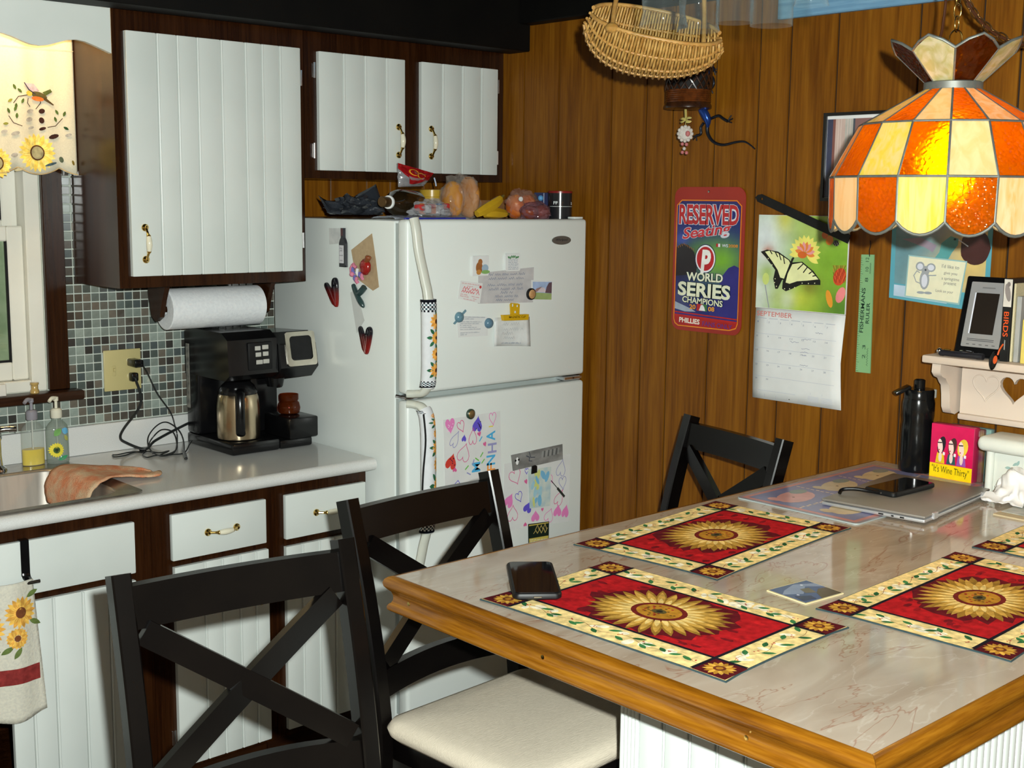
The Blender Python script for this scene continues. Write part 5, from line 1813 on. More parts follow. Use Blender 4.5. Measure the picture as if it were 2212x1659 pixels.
# bananas
for i, (pts_, lab) in enumerate((([(1030, 466), (1048, 452), (1068, 440), (1082, 428)], 'upper yellow banana beside the bread bag'), ([(1052, 462), (1066, 460), (1080, 461), (1098, 466)], 'lower yellow banana beside the bread bag'))):
    cv = spline([V((py(u, v, -0.68).x, -0.68 + 0.012 * i, max(TZ + 0.0185, py(u, v, -0.68).z))) for u, v in pts_], 6)
    n_ = len(cv)
    o = thing(MB().tube(cv, [0.007 + 0.0115 * math.sin(math.pi * (0.10 + 0.84 * j / (n_ - 1))) ** 0.7 for j in range(n_)], 6), 'banana', pm('banana_peel', (0.50, 0.30, 0.010), (0.42, 0.24, 0.01), scale=20, rough=0.5), lab, 'banana', 'bananas on the refrigerator', angle=25)
    MB().cyl(cv[-1], cv[-1] + (cv[-1] - cv[-2]).normalized() * 0.016, 0.0055, 6, 0.004).build('stem', pm('banana_stem', (0.12, 0.08, 0.01), rough=0.7), o)
# cardboard box behind
q = py(1062, 440, -0.40)
thing(MB().box((q.x - 0.07, -0.42, TZ + 0.0002), (q.x + 0.06, -0.34, TZ + 0.062), 0.001), 'cardboard_box', pm('brown_cardboard', (0.24, 0.11, 0.035), (0.20, 0.09, 0.03), rough=0.7), 'low brown cardboard box behind the bananas', 'box')
# two bags of bagels
for u, v, y, rad, sd, mt, lab, fm in ((1126, 438, -0.575, (0.062, 0.048, 0.056), 21, pm('bagel_orange', (0.46, 0.10, 0.012), (0.55, 0.22, 0.07), scale=18, rough=0.4), 'orange-brown bag of bagels with a white tag on the refrigerator top', film_mat('amber_film', (0.97, 0.84, 0.76), 0.14, 0.08, 26, (0.5, 0.35, 0.28), 0.7)),
                                      (1157, 455, -0.668, (0.062, 0.038, 0.033), 33, pm('bagel_red', (0.20, 0.035, 0.012), (0.28, 0.09, 0.05), scale=18, rough=0.4), 'low mauve plastic bag of rolls in front of the bagels', film_mat('mauve_film', (0.85, 0.68, 0.72), 0.26, 0.08, 26, (0.32, 0.20, 0.24), 0.7))):
    xx = topx(u, y)
    r_ = empty('bagel_bag', (xx, y, TZ), lab, 'bread')
    for i in range(2):
        blob((xx + (-0.028 + 0.056 * i), y, TZ + rad[2] * 0.75), (0.030, rad[1] * 0.75, rad[2] * 0.74), sd + i, 0.1, 2).build('roll', mt, r_, angle=80)
    blob((xx, y, TZ + rad[2] * 0.82), rad, sd + 5, 0.22, 2.4, flat=TZ + 0.0004, sub=4, crease=0.25).build('bag', fm, r_, angle=22)
    if sd == 21:
        q = py(1121, 430, y - 0.055)
        MB().lathe([(0.008, 0), (0.008, 0.004), (0.001, 0.005)], 16, (q.x, y - 0.062, q.z), V((0, -1, 0)).to_track_quat('Z', 'Y').to_matrix()).build('tag', M_PAPER, r_)
        q = py(1168, 428, y - 0.05)
        MB().ball((q.x, y - 0.05, q.z), 0.010, 12).build('blue_tie', pm('sky_blue_clip', (0.10, 0.32, 0.62), rough=0.35), r_)
# dark blue box and the black canister
q = py(1172, 420, -0.585)
thing(MB().box((q.x - 0.008, -0.60, TZ + 0.0002), (q.x + 0.03, -0.55, TZ + 0.090), 0.002), 'navy_box', pm('navy_card', (0.03, 0.04, 0.11), (0.04, 0.05, 0.13), rough=0.4), 'small navy blue box behind the black canister', 'box')
q = py(1210, 440, -0.682)
o = thing(MB().lathe([(0.040, TZ + 0.0002), (0.0405, TZ + 0.088), (0.0405, TZ + 0.0885)], 36, (q.x, -0.682, 0)), 'canister', pm('black_canister', (0.012, 0.013, 0.016), (0.016, 0.017, 0.02), rough=0.2), 'black canister with a red rim at the right end of the refrigerator top', 'canister')
MB().lathe([(0.0412, TZ + 0.0886), (0.0412, TZ + 0.0945), (0.039, TZ + 0.096), (0.001, TZ + 0.096)], 36, (q.x, -0.682, 0)).build('lid', pm('red_lid', (0.22, 0.012, 0.012), rough=0.3), o)
c = Pr()
c.text('FF', -0.033, 0.051, 0.016, 0.010, S(214, 220, 220), 0.02)
c.text('B', 0.034, 0.049, 0.008, 0.010, S(214, 220, 220), 0.02)
for i in range(14):
    c.rect(-0.05 + i * 0.0075, 0.043, -0.0425 + i * 0.0075, 0.0445, S(190, 196, 196))
cq = q.copy()


def canw(a, b, h):
    t_ = a / 0.0405 - 0.55
    return V((cq.x + (0.0409 + h) * math.sin(t_), -0.682 - (0.0409 + h) * math.cos(t_), TZ + b))


c.build('lettering', P_GLOSS, (0, 0, 0), (1, 0, 0), (0, 0, 1), o, fn=canw)
# ------------------------------------------------------------------ island table
TT = 1.004
TX0, TY0, TY1 = -0.172, -1.890, -2.918
m_, nt, bs = new_mat('pink_marble_laminate')
L = nt.links
tc = nt.nodes.new('ShaderNodeTexCoord')
n1 = nt.nodes.new('ShaderNodeTexNoise')
n1.inputs['Scale'].default_value = 7
n1.inputs['Detail'].default_value = 7
n1.inputs['Distortion'].default_value = 1.2
mpp = nt.nodes.new('ShaderNodeMapping')
mpp.inputs['Rotation'].default_value = (0, 0, 0.12)
mpp.inputs['Scale'].default_value = (0.5, 1.7, 1)
L.new(tc.outputs['Object'], mpp.inputs[0])
L.new(mpp.outputs[0], n1.inputs['Vector'])
r1 = nt.nodes.new('ShaderNodeValToRGB')
e = r1.color_ramp.elements
e[0].position, e[0].color = 0.30, (0.335, 0.262, 0.195, 1)
e[1].position, e[1].color = 0.70, (0.455, 0.385, 0.305, 1)
L.new(n1.outputs['Fac'], r1.inputs[0])
# thin reddish veins where a distorted noise crosses its middle value
n2 = nt.nodes.new('ShaderNodeTexNoise')
n2.inputs['Scale'].default_value = 3.2
n2.inputs['Detail'].default_value = 5
n2.inputs['Roughness'].default_value = 0.62
n2.inputs['Distortion'].default_value = 0.8
L.new(mpp.outputs[0], n2.inputs['Vector'])
ab = nt.nodes.new('ShaderNodeMath')
ab.operation = 'SUBTRACT'
L.new(n2.outputs['Fac'], ab.inputs[0])
ab.inputs[1].default_value = 0.5
ab2 = nt.nodes.new('ShaderNodeMath')
ab2.operation = 'ABSOLUTE'
L.new(ab.outputs[0], ab2.inputs[0])
r2 = nt.nodes.new('ShaderNodeValToRGB')
e = r2.color_ramp.elements
e[0].position, e[0].color = 0.0, (0.62, 0.62, 0.62, 1)
e[1].position, e[1].color = 0.007, (0, 0, 0, 1)
L.new(ab2.outputs[0], r2.inputs[0])
n3 = nt.nodes.new('ShaderNodeTexNoise')
n3.inputs['Scale'].default_value = 7.5
n3.inputs['Detail'].default_value = 6
n3.inputs['Distortion'].default_value = 0.5
L.new(mpp.outputs[0], n3.inputs['Vector'])
sb3 = nt.nodes.new('ShaderNodeMath')
sb3.operation = 'SUBTRACT'
L.new(n3.outputs['Fac'], sb3.inputs[0])
sb3.inputs[1].default_value = 0.47
ab3 = nt.nodes.new('ShaderNodeMath')
ab3.operation = 'ABSOLUTE'
L.new(sb3.outputs[0], ab3.inputs[0])
r3 = nt.nodes.new('ShaderNodeValToRGB')
e = r3.color_ramp.elements
e[0].position, e[0].color = 0.0, (0.30, 0.30, 0.30, 1)
e[1].position, e[1].color = 0.010, (0, 0, 0, 1)
L.new(ab3.outputs[0], r3.inputs[0])
mx0 = nt.nodes.new('ShaderNodeMix')
mx0.data_type = 'RGBA'
L.new(r3.outputs[0], mx0.inputs['Factor'])
L.new(r1.outputs[0], mx0.inputs['A'])
mx0.inputs['B'].default_value = (0.60, 0.54, 0.46, 1)
mx = nt.nodes.new('ShaderNodeMix')
mx.data_type = 'RGBA'
L.new(r2.outputs[0], mx.inputs['Factor'])
L.new(mx0.outputs['Result'], mx.inputs['A'])
mx.inputs['B'].default_value = (0.26, 0.10, 0.055, 1)
L.new(mx.outputs['Result'], bs.inputs['Base Color'])
bs.inputs['Roughness'].default_value = 0.07
bs.inputs['Specular IOR Level'].default_value = 0.6
M_MARBLE = m_
M_OAKY = wood('honey_oak_edge', (0.09, 0.028, 0.0014), (0.175, 0.062, 0.003), (0.26, 0.105, 0.007), 'Y', scale=1.4, rough=0.25, coat=0.4)
M_OAKX = wood('honey_oak_edge_long', (0.09, 0.028, 0.0014), (0.175, 0.062, 0.003), (0.26, 0.105, 0.007), 'X', scale=1.4, rough=0.25, coat=0.4)

tb_ = empty('island_table', (0.66, -2.40, 0.0), 'island table with a pink marble top, honey oak edge and white beadboard base', 'table')
MB().box((TX0, TY1, TT - 0.03), (XW - 0.0015, TY0, TT)).build('top', M_MARBLE, tb_, smooth=False)
prof = [(0.0, 0.0004), (0.004, 0.0006), (0.010, -0.0015), (0.0155, -0.006), (0.018, -0.013), (0.0165, -0.020), (0.011, -0.0265), (0.006, -0.031), (0.0035, -0.038), (0.0035, -0.046), (0.006, -0.0525), (0.010, -0.0555), (0.0125, -0.060), (0.0115, -0.066), (0.0065, -0.070), (0.0, -0.070)]


def edge(p, q, out, mat, m0=0, m1=0):
    """moulded edge strip from p to q; m0/m1 mitre the ends"""
    p, q, out = V(p), V(q), V(out)
    d = (q - p).normalized()
    n_ = len(prof)
    vs = [p + out * (a + 0.0003) + V((0, 0, b)) - d * (a * m0) for a, b in prof] + [q + out * (a + 0.0003) + V((0, 0, b)) + d * (a * m1) for a, b in prof]
    fs = []
    for i in range(n_):
        j = (i + 1) % n_
        fs.append((i, j, n_ + j, n_ + i))
    fs += [tuple(range(n_ - 1, -1, -1)), tuple(range(n_, 2 * n_))]
    mb = MB().mesh(vs, fs)
    return mb.build('edge_moulding', mat, tb_, angle=45, recalc=True)


edge((TX0, TY0, TT), (TX0, TY1, TT), (-1, 0, 0), M_OAKY, 1, 1)
edge((TX0, TY1, TT), (XW - 0.0015, TY1, TT), (0, -1, 0), M_OAKX, 1, 0)
edge((XW - 0.0015, TY0, TT), (TX0, TY0, TT), (0, 1, 0), M_OAKX, 0, 1)
# brass screw heads in the oak
for y in (-1.935, -2.30, -2.72):
    MB().lathe([(0.0042, 0), (0.0040, 0.0012), (0.001, 0.0014)], 10, (TX0 - 0.0034, y, TT - 0.043), V((-1, 0, 0)).to_track_quat('Z', 'Y').to_matrix()).build('screw', M_BRASS, tb_)
BX, BY0, BY1 = 0.022, -2.295, -2.852
ba = MB().box((BX + 0.012, BY1 + 0.012, 0.0), (XW - 0.0015, BY0 - 0.012, TT - 0.0302)).build('base', M_WHITE, tb_)
MB().box((TX0 + 0.02, TY1 + 0.02, TT - 0.052), (XW - 0.002, TY0 - 0.02, TT - 0.0305)).build('underlay', pm('dark_board', (0.03, 0.02, 0.014), rough=0.7), tb_)
y = BY0 - 0.045
while y > BY1 + 0.01:
    y2 = max(BY1, y - 0.052)
    MB().box((BX + 0.003, y2 + 0.0012, 0.02), (BX + 0.0122, y - 0.0012, TT - 0.0535), 0.003, 2).build('plank', M_WHITE, ba)
    MB().box((BX + 0.0045, y2 - 0.006, 0.02), (BX + 0.0122, y2 - 0.0015, TT - 0.0535), 0.0015).build('bead', M_WHITE, ba)
    y = y2 - 0.0065
# fluted corner post
fp = MB()
fp.box((BX + 0.004, BY0 - 0.044, 0.0), (BX + 0.05, BY0 - 0.002, TT - 0.0535))
for i in range(5):
    fp.tube([(BX + 0.004, BY0 - 0.006 - i * 0.0085, 0.03), (BX + 0.004, BY0 - 0.006 - i * 0.0085, TT - 0.054)], 0.0042, 10)
    fp.tube([(BX + 0.008 + i * 0.0085, BY0 - 0.002, 0.03), (BX + 0.008 + i * 0.0085, BY0 - 0.002, TT - 0.054)], 0.0042, 10)
fp.build('corner_post', M_WHITE, ba)
x = BX + 0.004
while x < XW - 0.03:
    MB().box((x, BY1 + 0.003, 0.02), (x + 0.0185, BY1 + 0.0122, TT - 0.0535), 0.003, 2).build('plank', M_WHITE, ba)
    x += 0.0222
x = BX + 0.06
while x < XW - 0.03:
    MB().box((x, BY0 - 0.0122, 0.02), (x + 0.049, BY0 - 0.003, TT - 0.0535), 0.003, 2).build('plank', M_WHITE, ba)
    x += 0.052

# ------------------------------------------------------------------ cross-back counter chairs
M_SEAT = pm('cream_ribbed_fabric', (0.64, 0.56, 0.44), (0.57, 0.50, 0.39), scale=240, rough=0.95, bump=0.5, stretch=(0.25, 4, 1))


def chair0():
    r_ = empty('cross_back_chair', (0, 0, 0))
    SZ_ = 0.672
    # cushion
    m = MB()
    rings_ = []
    for ins, z in ((0.012, SZ_ - 0.048), (0.0, SZ_ - 0.036), (-0.004, SZ_ - 0.022), (0.004, SZ_ - 0.008), (0.022, SZ_ - 0.001), (0.06, SZ_ + 0.004), (0.14, SZ_ + 0.007)):
        ring = []
        for a, b in rrect(-0.222 + ins, -0.272 + ins, 0.222 - ins, 0.140 - ins, max(0.02, 0.040 - ins * 0.2), 8):
            k_ = 1.0 - 0.02 * (b + 0.272) / 0.41
            ring.append(V((a * k_, b, z)))
        rings_.append(ring)
    loft(m, rings_)
    m.bm.faces.new([m.bm.verts[i] for i in range(len(rings_[0]) - 1, -1, -1)] if m.bm.verts.ensure_lookup_table() is None else [])
    m.build('cushion', M_SEAT, r_, angle=70)
    MB().box((-0.188, -0.255, SZ_ - 0.105), (0.188, 0.150, SZ_ - 0.0485), 0.006, 2).build('seat_frame', M_CHAIR, r_)
    for s in (-1, 1):
        x = 0.205 * s
        cv = spline([(x, 0.215, 0.0), (x, 0.180, 0.30), (x, 0.158, 0.56), (x, 0.166, 0.70), (x, 0.206, 0.90), (x, 0.262, 1.100)], 6)
        m = MB()
        n_ = len(cv)
        vs, fs = [], []
        for i, p in enumerate(cv):
            t_ = i / (n_ - 1)
            hw, hd = 0.0165, 0.023 - 0.003 * t_
            d = (cv[min(i + 1, n_ - 1)] - cv[max(i - 1, 0)]).normalized()
            nn = V((1, 0, 0)).cross(d)
            c4 = [(-hw, -hd), (hw, -hd), (hw, hd), (-hw, hd)]
            bv = 0.003
            oct_ = [(-hw + bv, -hd), (hw - bv, -hd), (hw, -hd + bv), (hw, hd - bv), (hw - bv, hd), (-hw + bv, hd), (-hw, hd - bv), (-hw, -hd + bv)]
            for a, b in oct_:
                vs.append(p + V((a, 0, 0)) + nn * b)
        for i in range(n_ - 1):
            for k_ in range(8):
                l_ = (k_ + 1) % 8
                fs.append((i * 8 + k_, i * 8 + l_, (i + 1) * 8 + l_, (i + 1) * 8 + k_))
        fs += [tuple(range(7, -1, -1)), tuple((n_ - 1) * 8 + k_ for k_ in range(8))]
        m.mesh(vs, fs)
        m.build('back_post', M_CHAIR, r_, angle=30, recalc=True)
        MB().box((x - 0.018, -0.258, 0.0), (x + 0.018, -0.222, SZ_ - 0.1055), 0.003).build('leg', M_CHAIR, r_)
        MB().box((x - 0.010, -0.221, 0.20), (x + 0.010, 0.170, 0.235), 0.003).build('stretcher', M_CHAIR, r_)

    def yb(z):
        return 0.166 + 0.096 * ((z - 0.70) / 0.40) ** 1.25 if z > 0.70 else 0.164

    def rail(z0, z1, nm, bow=0.012, t_=0.021, arch=0.0):
        m = MB()
        N_ = 12
        vs, fs = [], []
        for i in range(N_ + 1):
            x = -0.190 + 0.380 * i / N_
            bw = bow * (1 - (x / 0.19) ** 2)
            ar = arch * (1 - (x / 0.19) ** 2)
            for z, yo in ((z0 + ar, -t_ / 2), (z1 + ar, -t_ / 2), (z1 + ar, t_ / 2), (z0 + ar, t_ / 2)):
                vs.append(V((x, yb((z0 + z1) / 2) + (z - (z0 + z1) / 2) * 0.24 + bw + yo, z)))
        for i in range(N_):
            for k_ in range(4):
                l_ = (k_ + 1) % 4
                fs.append((i * 4 + k_, i * 4 + l_, (i + 1) * 4 + l_, (i + 1) * 4 + k_))
        fs += [(3, 2, 1, 0), tuple(N_ * 4 + k_ for k_ in range(4))]
        m.mesh(vs, fs)
        m.build(nm, M_CHAIR, r_, recalc=True)
    rail(1.012, 1.082, 'top_rail')
    rail(0.700, 0.752, 'lower_rail', arch=0.012)
    for s in (-1, 1):
        off = 0.0105 * s
        z0, z1 = 0.762, 1.006
        N_ = 10
        vs, fs = [], []
        P = []
        for i in range(N_ + 1):
            t_ = i / N_
            x = s * (-0.176 + 0.352 * t_)
            z = z0 + (z1 - z0) * t_
            P.append(V((x, yb(z) + 0.010 * (1 - (x / 0.19) ** 2) + (off * 0.2), z)))
        m = MB()
        for i, p in enumerate(P):
            d = (P[min(i + 1, N_)] - P[max(i - 1, 0)]).normalized()
            a = V((0, 1, 0)).cross(d).normalized()
            b = d.cross(a)
            for aa, bb in ((-0.0215, -0.009), (0.0215, -0.009), (0.0215, 0.009), (-0.0215, 0.009)):
                vs.append(p + a * aa + b * bb)
        for i in range(N_):
            for k_ in range(4):
                l_ = (k_ + 1) % 4
                fs.append((i * 4 + k_, i * 4 + l_, (i + 1) * 4 + l_, (i + 1) * 4 + k_))
        fs += [(3, 2, 1, 0), tuple(N_ * 4 + k_ for k_ in range(4))]
        m.mesh(vs, fs)
        m.build('cross_bar', M_CHAIR, r_, recalc=True)
    MB().box((-0.19, -0.250, 0.28), (0.19, -0.230, 0.315), 0.003).build('foot_rail', M_CHAIR, r_)
    MB().box((-0.19, 0.172, 0.28), (0.19, 0.192, 0.31), 0.003).build('stretcher', M_CHAIR, r_)
    return r_


def put(o, tx, ty, rz, label):
    """place by the middle of the top of the back"""
    rz = math.radians(rz)
    o.location = (tx - (-math.sin(rz)) * 0.262, ty - math.cos(rz) * 0.262, 0)
    o.rotation_euler = (0, 0, rz)
    tag(o, label, 'chair', 'black cross-back chairs around the island table')


ch = chair0()
ch2, ch3 = copy_tree(ch), copy_tree(ch)
put(ch, -0.500, -1.866, -7.5, 'black cross-back chair standing free in front of the sink cabinets')
put(ch2, 0.088, -1.640, 3.5, 'black cross-back chair with cream seat tucked under the table corner by the refrigerator')
put(ch3, 1.195, -1.640, -104.5, 'black cross-back chair at the far side of the table against the panelled wall')

# ------------------------------------------------------------------ sunflower placemats
M_MATBACK = pm('teal_mat_edge', (0.018, 0.04, 0.045), (0.03, 0.055, 0.06), scale=80, rough=0.9, bump=0.3)
MH = 0.0024


def placemat(cx, cy_, rz, label, seed):
    rz = math.radians(rz)
    U_, W_ = V((math.cos(rz), math.sin(rz), 0)), V((-math.sin(rz), math.cos(rz), 0))
    O_ = V((cx, cy_, TT + 0.0002))
    rr = random.Random(seed)
    a, b = 0.262, 0.173
    ol = []
    for (x0, y0), (x1, y1) in (((-a, -b), (a, -b)), ((a, -b), (a, b)), ((a, b), (-a, b)), ((-a, b), (-a, -b))):
        for i in range(8):
            t_ = i / 8
            k_ = 1 + 0.006 * math.sin(t_ * 6.28 + seed) + (0.018 if i == 0 else 0)
            ol.append(((x0 + (x1 - x0) * t_) * k_, (y0 + (y1 - y0) * t_) * k_))
    o = thing(MB().prism(ol, O_, U_, W_, MH), 'placemat', M_MATBACK, label, 'placemat', 'sunflower placemats on the island table', smooth=False)
    c = Pr()
    CRE, CRE2, BLK = S(232, 206, 140), S(240, 232, 206), S(22, 20, 30)
    RED, MAR = S(170, 22, 28), S(80, 14, 22)
    bw = 0.062
    c.poly([(x * 0.992, y * 0.99) for x, y in ol], CRE)
    c.L = 2
    # paler clouds in the border
    for i in range(46):
        t_ = rr.random()
        if rr.random() < 0.62:
            x, y = (t_ * 2 - 1) * (a - bw - 0.02), rr.choice((-1, 1)) * (b - rr.uniform(0.018, 0.046))
        else:
            x, y = rr.choice((-1, 1)) * (a - rr.uniform(0.018, 0.046)), (t_ * 2 - 1) * (b - bw - 0.02)
        c.disc(x, y, rr.uniform(0.009, 0.015), CRE2, rr.uniform(0.005, 0.009), n=9, rot=rr.uniform(0, 3))
    for sx in (-1, 1):
        for sy in (-1, 1):
            c.L = 3
            c.poly([(sx * (a - bw), sy * (b - bw)), (sx * a * 1.0, sy * (b - bw)), (sx * a * 1.008, sy * b * 1.008), (sx * (a - bw), sy * b * 0.995)], MAR)
            fx, fy = sx * (a - bw / 2), sy * (b - bw / 2)
            c.L = 4
            for i in range(15):
                an = 2 * math.pi * i / 15
                c.leaf(fx + 0.006 * math.cos(an), fy + 0.006 * math.sin(an), 0.021, 0.0085, an, S(206, 160, 66) if i % 2 else S(176, 124, 40))
            c.L = 5
            c.disc(fx, fy, 0.0105, S(104, 48, 24), n=12)
            c.L = 6
            c.disc(fx, fy, 0.006, S(170, 116, 36), n=10)
    c.L = 3
    c.rect(-(a - bw), -(b - bw), a - bw, b - bw, RED)
    c.L = 4
    for i in range(70):
        x, y = rr.uniform(-1, 1) * (a - bw - 0.02), rr.uniform(-1, 1) * (b - bw - 0.014)
        q_ = [(x + rr.uniform(0.5, 1.0) * 0.016 * math.cos(t_), y + rr.uniform(0.4, 1.0) * 0.009 * math.sin(t_)) for t_ in [k_ * 0.785 for k_ in range(8)]]
        c.poly(q_, (S(140, 18, 26), S(112, 14, 24), S(192, 28, 32))[i % 3])
    c.L = 5
    halo = []
    for i in range(40):
        an = 2 * math.pi * i / 40
        k_ = rr.uniform(0.92, 1.20)
        halo.append((0.134 * k_ * math.cos(an), 0.108 * k_ * math.sin(an) if abs(0.108 * k_ * math.sin(an)) < b - bw - 0.003 else (b - bw - 0.003) * (1 if math.sin(an) > 0 else -1)))
    c.poly(halo, S(92, 14, 24))
    N_ = 30
    for ring in range(3):
        c.L = 6 + ring
        for i in range(N_ - ring * 2):
            an = 2 * math.pi * (i + 0.33 * ring) / (N_ - ring * 2)
            ln = (0.080 - 0.009 * ring) * rr.uniform(0.9, 1.1)
            ex = 1.16
            st = 0.036 - 0.003 * ring
            cc = [S(150, 112, 40), S(196, 154, 70), S(226, 196, 122)][ring]
            wd_ = 0.0190 - 0.0045 * ring
            dx, dy = math.cos(an) * ex, math.sin(an) * 0.95
            aa = math.atan2(dy, dx)
            c.leaf(st * dx, st * dy, ln * math.hypot(dx, dy) * (1 if ring < 2 else 0.75), wd_, aa, cc)
    c.L = 9
    c.disc(0, 0, 0.053, S(104, 28, 24), 0.044, n=26)
    c.L = 10
    c.disc(0, 0, 0.043, S(172, 122, 36), 0.035, n=24)
    for i in range(26):
        an, q_ = rr.uniform(0, 6.28), rr.uniform(0.014, 0.034)
        c.L = 11
        c.disc(q_ * math.cos(an), q_ * 0.84 * math.sin(an), 0.0028, S(96, 64, 24) if i % 2 else S(150, 40, 30), n=6)
    c.L = 11
    c.disc(0, 0, 0.015, S(84, 74, 40), 0.011, n=12)
    c.L = 12
    c.disc(0.001, 0, 0.007, S(34, 34, 26), 0.005, n=8)
    # dark lines
    c.L = 7
    lw = 0.0068
    for x in (-(a - bw), a - bw):
        c.rect(x - lw / 2, -b * 0.995, x + lw / 2, b * 0.995, BLK)
    for y in (-(b - bw), b - bw):
        c.rect(-a * 0.995, y - lw / 2, a * 0.995, y + lw / 2, BLK)
    # vines in the border
    GR, GR2, STM, BER = S(56, 116, 66), S(40, 92, 52), S(150, 110, 70), S(178, 70, 50)

    def vine(x0, y0, x1, y1):
        ln = math.hypot(x1 - x0, y1 - y0)
        dx, dy = (x1 - x0) / ln, (y1 - y0) / ln
        n_ = int(ln / 0.025)
        prev = None
        c.L = 4
        for i in range(n_ * 3 + 1):
            s_ = ln * i / (n_ * 3)
            w_ = 0.008 * math.sin(s_ * 60)
            p_ = (x0 + dx * s_ - dy * w_, y0 + dy * s_ + dx * w_)
            if prev:
                c.line([prev, p_], 0.0011, STM)
            prev = p_
        for i in range(n_):
            s_ = ln * (i + 0.5) / n_
            sd = 1 if i % 2 else -1
            w_ = 0.006 * sd
            bx3, by3 = x0 + dx * s_ - dy * w_, y0 + dy * s_ + dx * w_
            c.L = 5
            an = math.atan2(dy, dx) + sd * rr.uniform(0.3, 0.9) + (math.pi if rr.random() < 0.3 else 0)
            c.leaf(bx3, by3, rr.uniform(0.021, 0.027), 0.0100, an, GR if i % 3 else GR2)
            if i % 2 == 0:
                for k_ in range(3):
                    c.disc(bx3 - dy * sd * -0.010 + rr.uniform(-0.005, 0.005), by3 + dx * sd * -0.010 + rr.uniform(-0.005, 0.005), 0.0018, BER, n=6)
    for s_ in (-1, 1):
        vine(-(a - bw) + 0.006, s_ * (b - bw / 2), (a - bw) - 0.006, s_ * (b - bw / 2))
        vine(s_ * (a - bw / 2), -(b - bw) + 0.006, s_ * (a - bw / 2), (b - bw) - 0.006)
    c.build('woven_picture', P_CLOTH, O_ + V((0, 0, MH + 0.0001)), U_, W_, o)
    return o


placemat(0.524, -2.108, 5.3, 'red sunflower placemat at the far edge of the table beside the blue placemat', 1)
placemat(0.043, -2.364, -87.5, 'red sunflower placemat with the phone on its corner at the near table end', 2)
placemat(0.547, -2.694, 2.4, 'red sunflower placemat between the small photo card and the near right table edge', 3)
placemat(1.143, -2.672, 3.0, 'red sunflower placemat at the right edge of the picture, farthest along the table', 4)

# blue animal placemat
PB = [(0.842, -2.252), (1.445, -2.246), (1.440, -1.914), (0.838, -1.917)]
pts = rrect(0.842, -2.252, 1.445, -1.915, 0.012)
o = thing(MB().prism(pts, (0, 0, TT + 0.0002), (1, 0, 0), (0, 1, 0), 0.003), 'vinyl_placemat', pm('grey_vinyl_edge', (0.35, 0.40, 0.40), rough=0.4), 'blue and coral vinyl placemat with faded shapes under the laptop', 'placemat', smooth=False)
c = Pr()
c.poly(rrect(0.843, -2.251, 1.444, -1.916, 0.012), S(150, 140, 150))
c.L = 2
c.rect(0.852, -2.242, 1.436, -1.925, S(196, 132, 126))
c.L = 3
c.rect(0.864, -2.230, 1.424, -1.937, S(120, 122, 160))
rr = random.Random(8)
for i in range(3):
    for j in range(2):
        x, y = 0.955 + i * 0.188, -2.158 + j * 0.148
        c.L = 4
        c.disc(x, y, 0.070, [S(206, 184, 146), S(206, 152, 148), S(198, 180, 148)][(i + j) % 3], 0.040, n=16, rot=0.2)
        c.L = 5
        c.disc(x + 0.05, y + 0.028, 0.03, S(124, 138, 132), 0.018, n=10)
        c.disc(x - 0.06, y + 0.018, 0.016, [S(206, 184, 146), S(206, 152, 148), S(198, 180, 148)][(i + j) % 3], 0.02, n=10)
        c.L = 6
        c.disc(x - 0.01, y, 0.004, S(120, 90, 70), n=6)
for i in range(40):
    c.L = 4
    c.rect(0.866 + i * 0.0138, -2.086 + 0.003 * (i % 2), 0.876 + i * 0.0138, -2.080 + 0.003 * (i % 2), S(214, 190, 170))
for xx in (1.048, 1.236):
    for i in range(20):
        c.rect(xx + 0.002 * (i % 2), -2.226 + i * 0.0143, xx + 0.005 + 0.002 * (i % 2), -2.216 + i * 0.0143, S(214, 190, 170))
c.build('printed_picture', P_GLOSS, (0, 0, TT + 0.0033), (1, 0, 0), (0, 1, 0), o)

# laptop with a phone on it
LZ = TT + 0.0052
lp = empty('laptop', (1.133, -2.205, LZ), 'closed silver laptop lying on the blue placemat', 'laptop')
M_SILV = pm('silver_aluminium', (0.55, 0.55, 0.56), (0.48, 0.48, 0.49), scale=8, rough=0.35, metal=0.6)
M_LID = pm('taupe_lid', (0.24, 0.215, 0.19), (0.21, 0.19, 0.165), scale=8, rough=0.4, metal=0.15)
rl = Matrix.Translation(V((1.133, -2.205, 0))) @ Matrix.Rotation(math.radians(6.0), 4, 'Z')
MB().box((-0.192, -0.128, LZ), (0.192, 0.126, LZ + 0.0085), 0.003, 2, rl).build('base', M_SILV, lp)
MB().box((-0.192, -0.128, LZ + 0.0105), (0.192, 0.126, LZ + 0.0165), 0.0028, 2, rl).build('lid', M_LID, lp)
MB().box((-0.180, -0.118, LZ + 0.0084), (0.180, 0.120, LZ + 0.0106), 0, 1, rl).build('bezel_gap', M_BLACKMT, lp)
for hx0 in (-0.15, 0.135):
    MB().box((hx0, -0.1325, LZ + 0.002), (hx0 + 0.022, -0.1255, LZ + 0.0172), 0.001, 1, rl).build('hinge', M_SILV, lp)
pt = MB()
for i, (y_, w_) in enumerate(((-0.08, 0.010), (-0.055, 0.006), (-0.030, 0.012))):
    pt.box((-0.1925, y_, LZ + 0.003), (-0.1915, y_ + w_, LZ + 0.0062), 0, 1, rl)
pt.build('port', M_BLACKMT, lp)

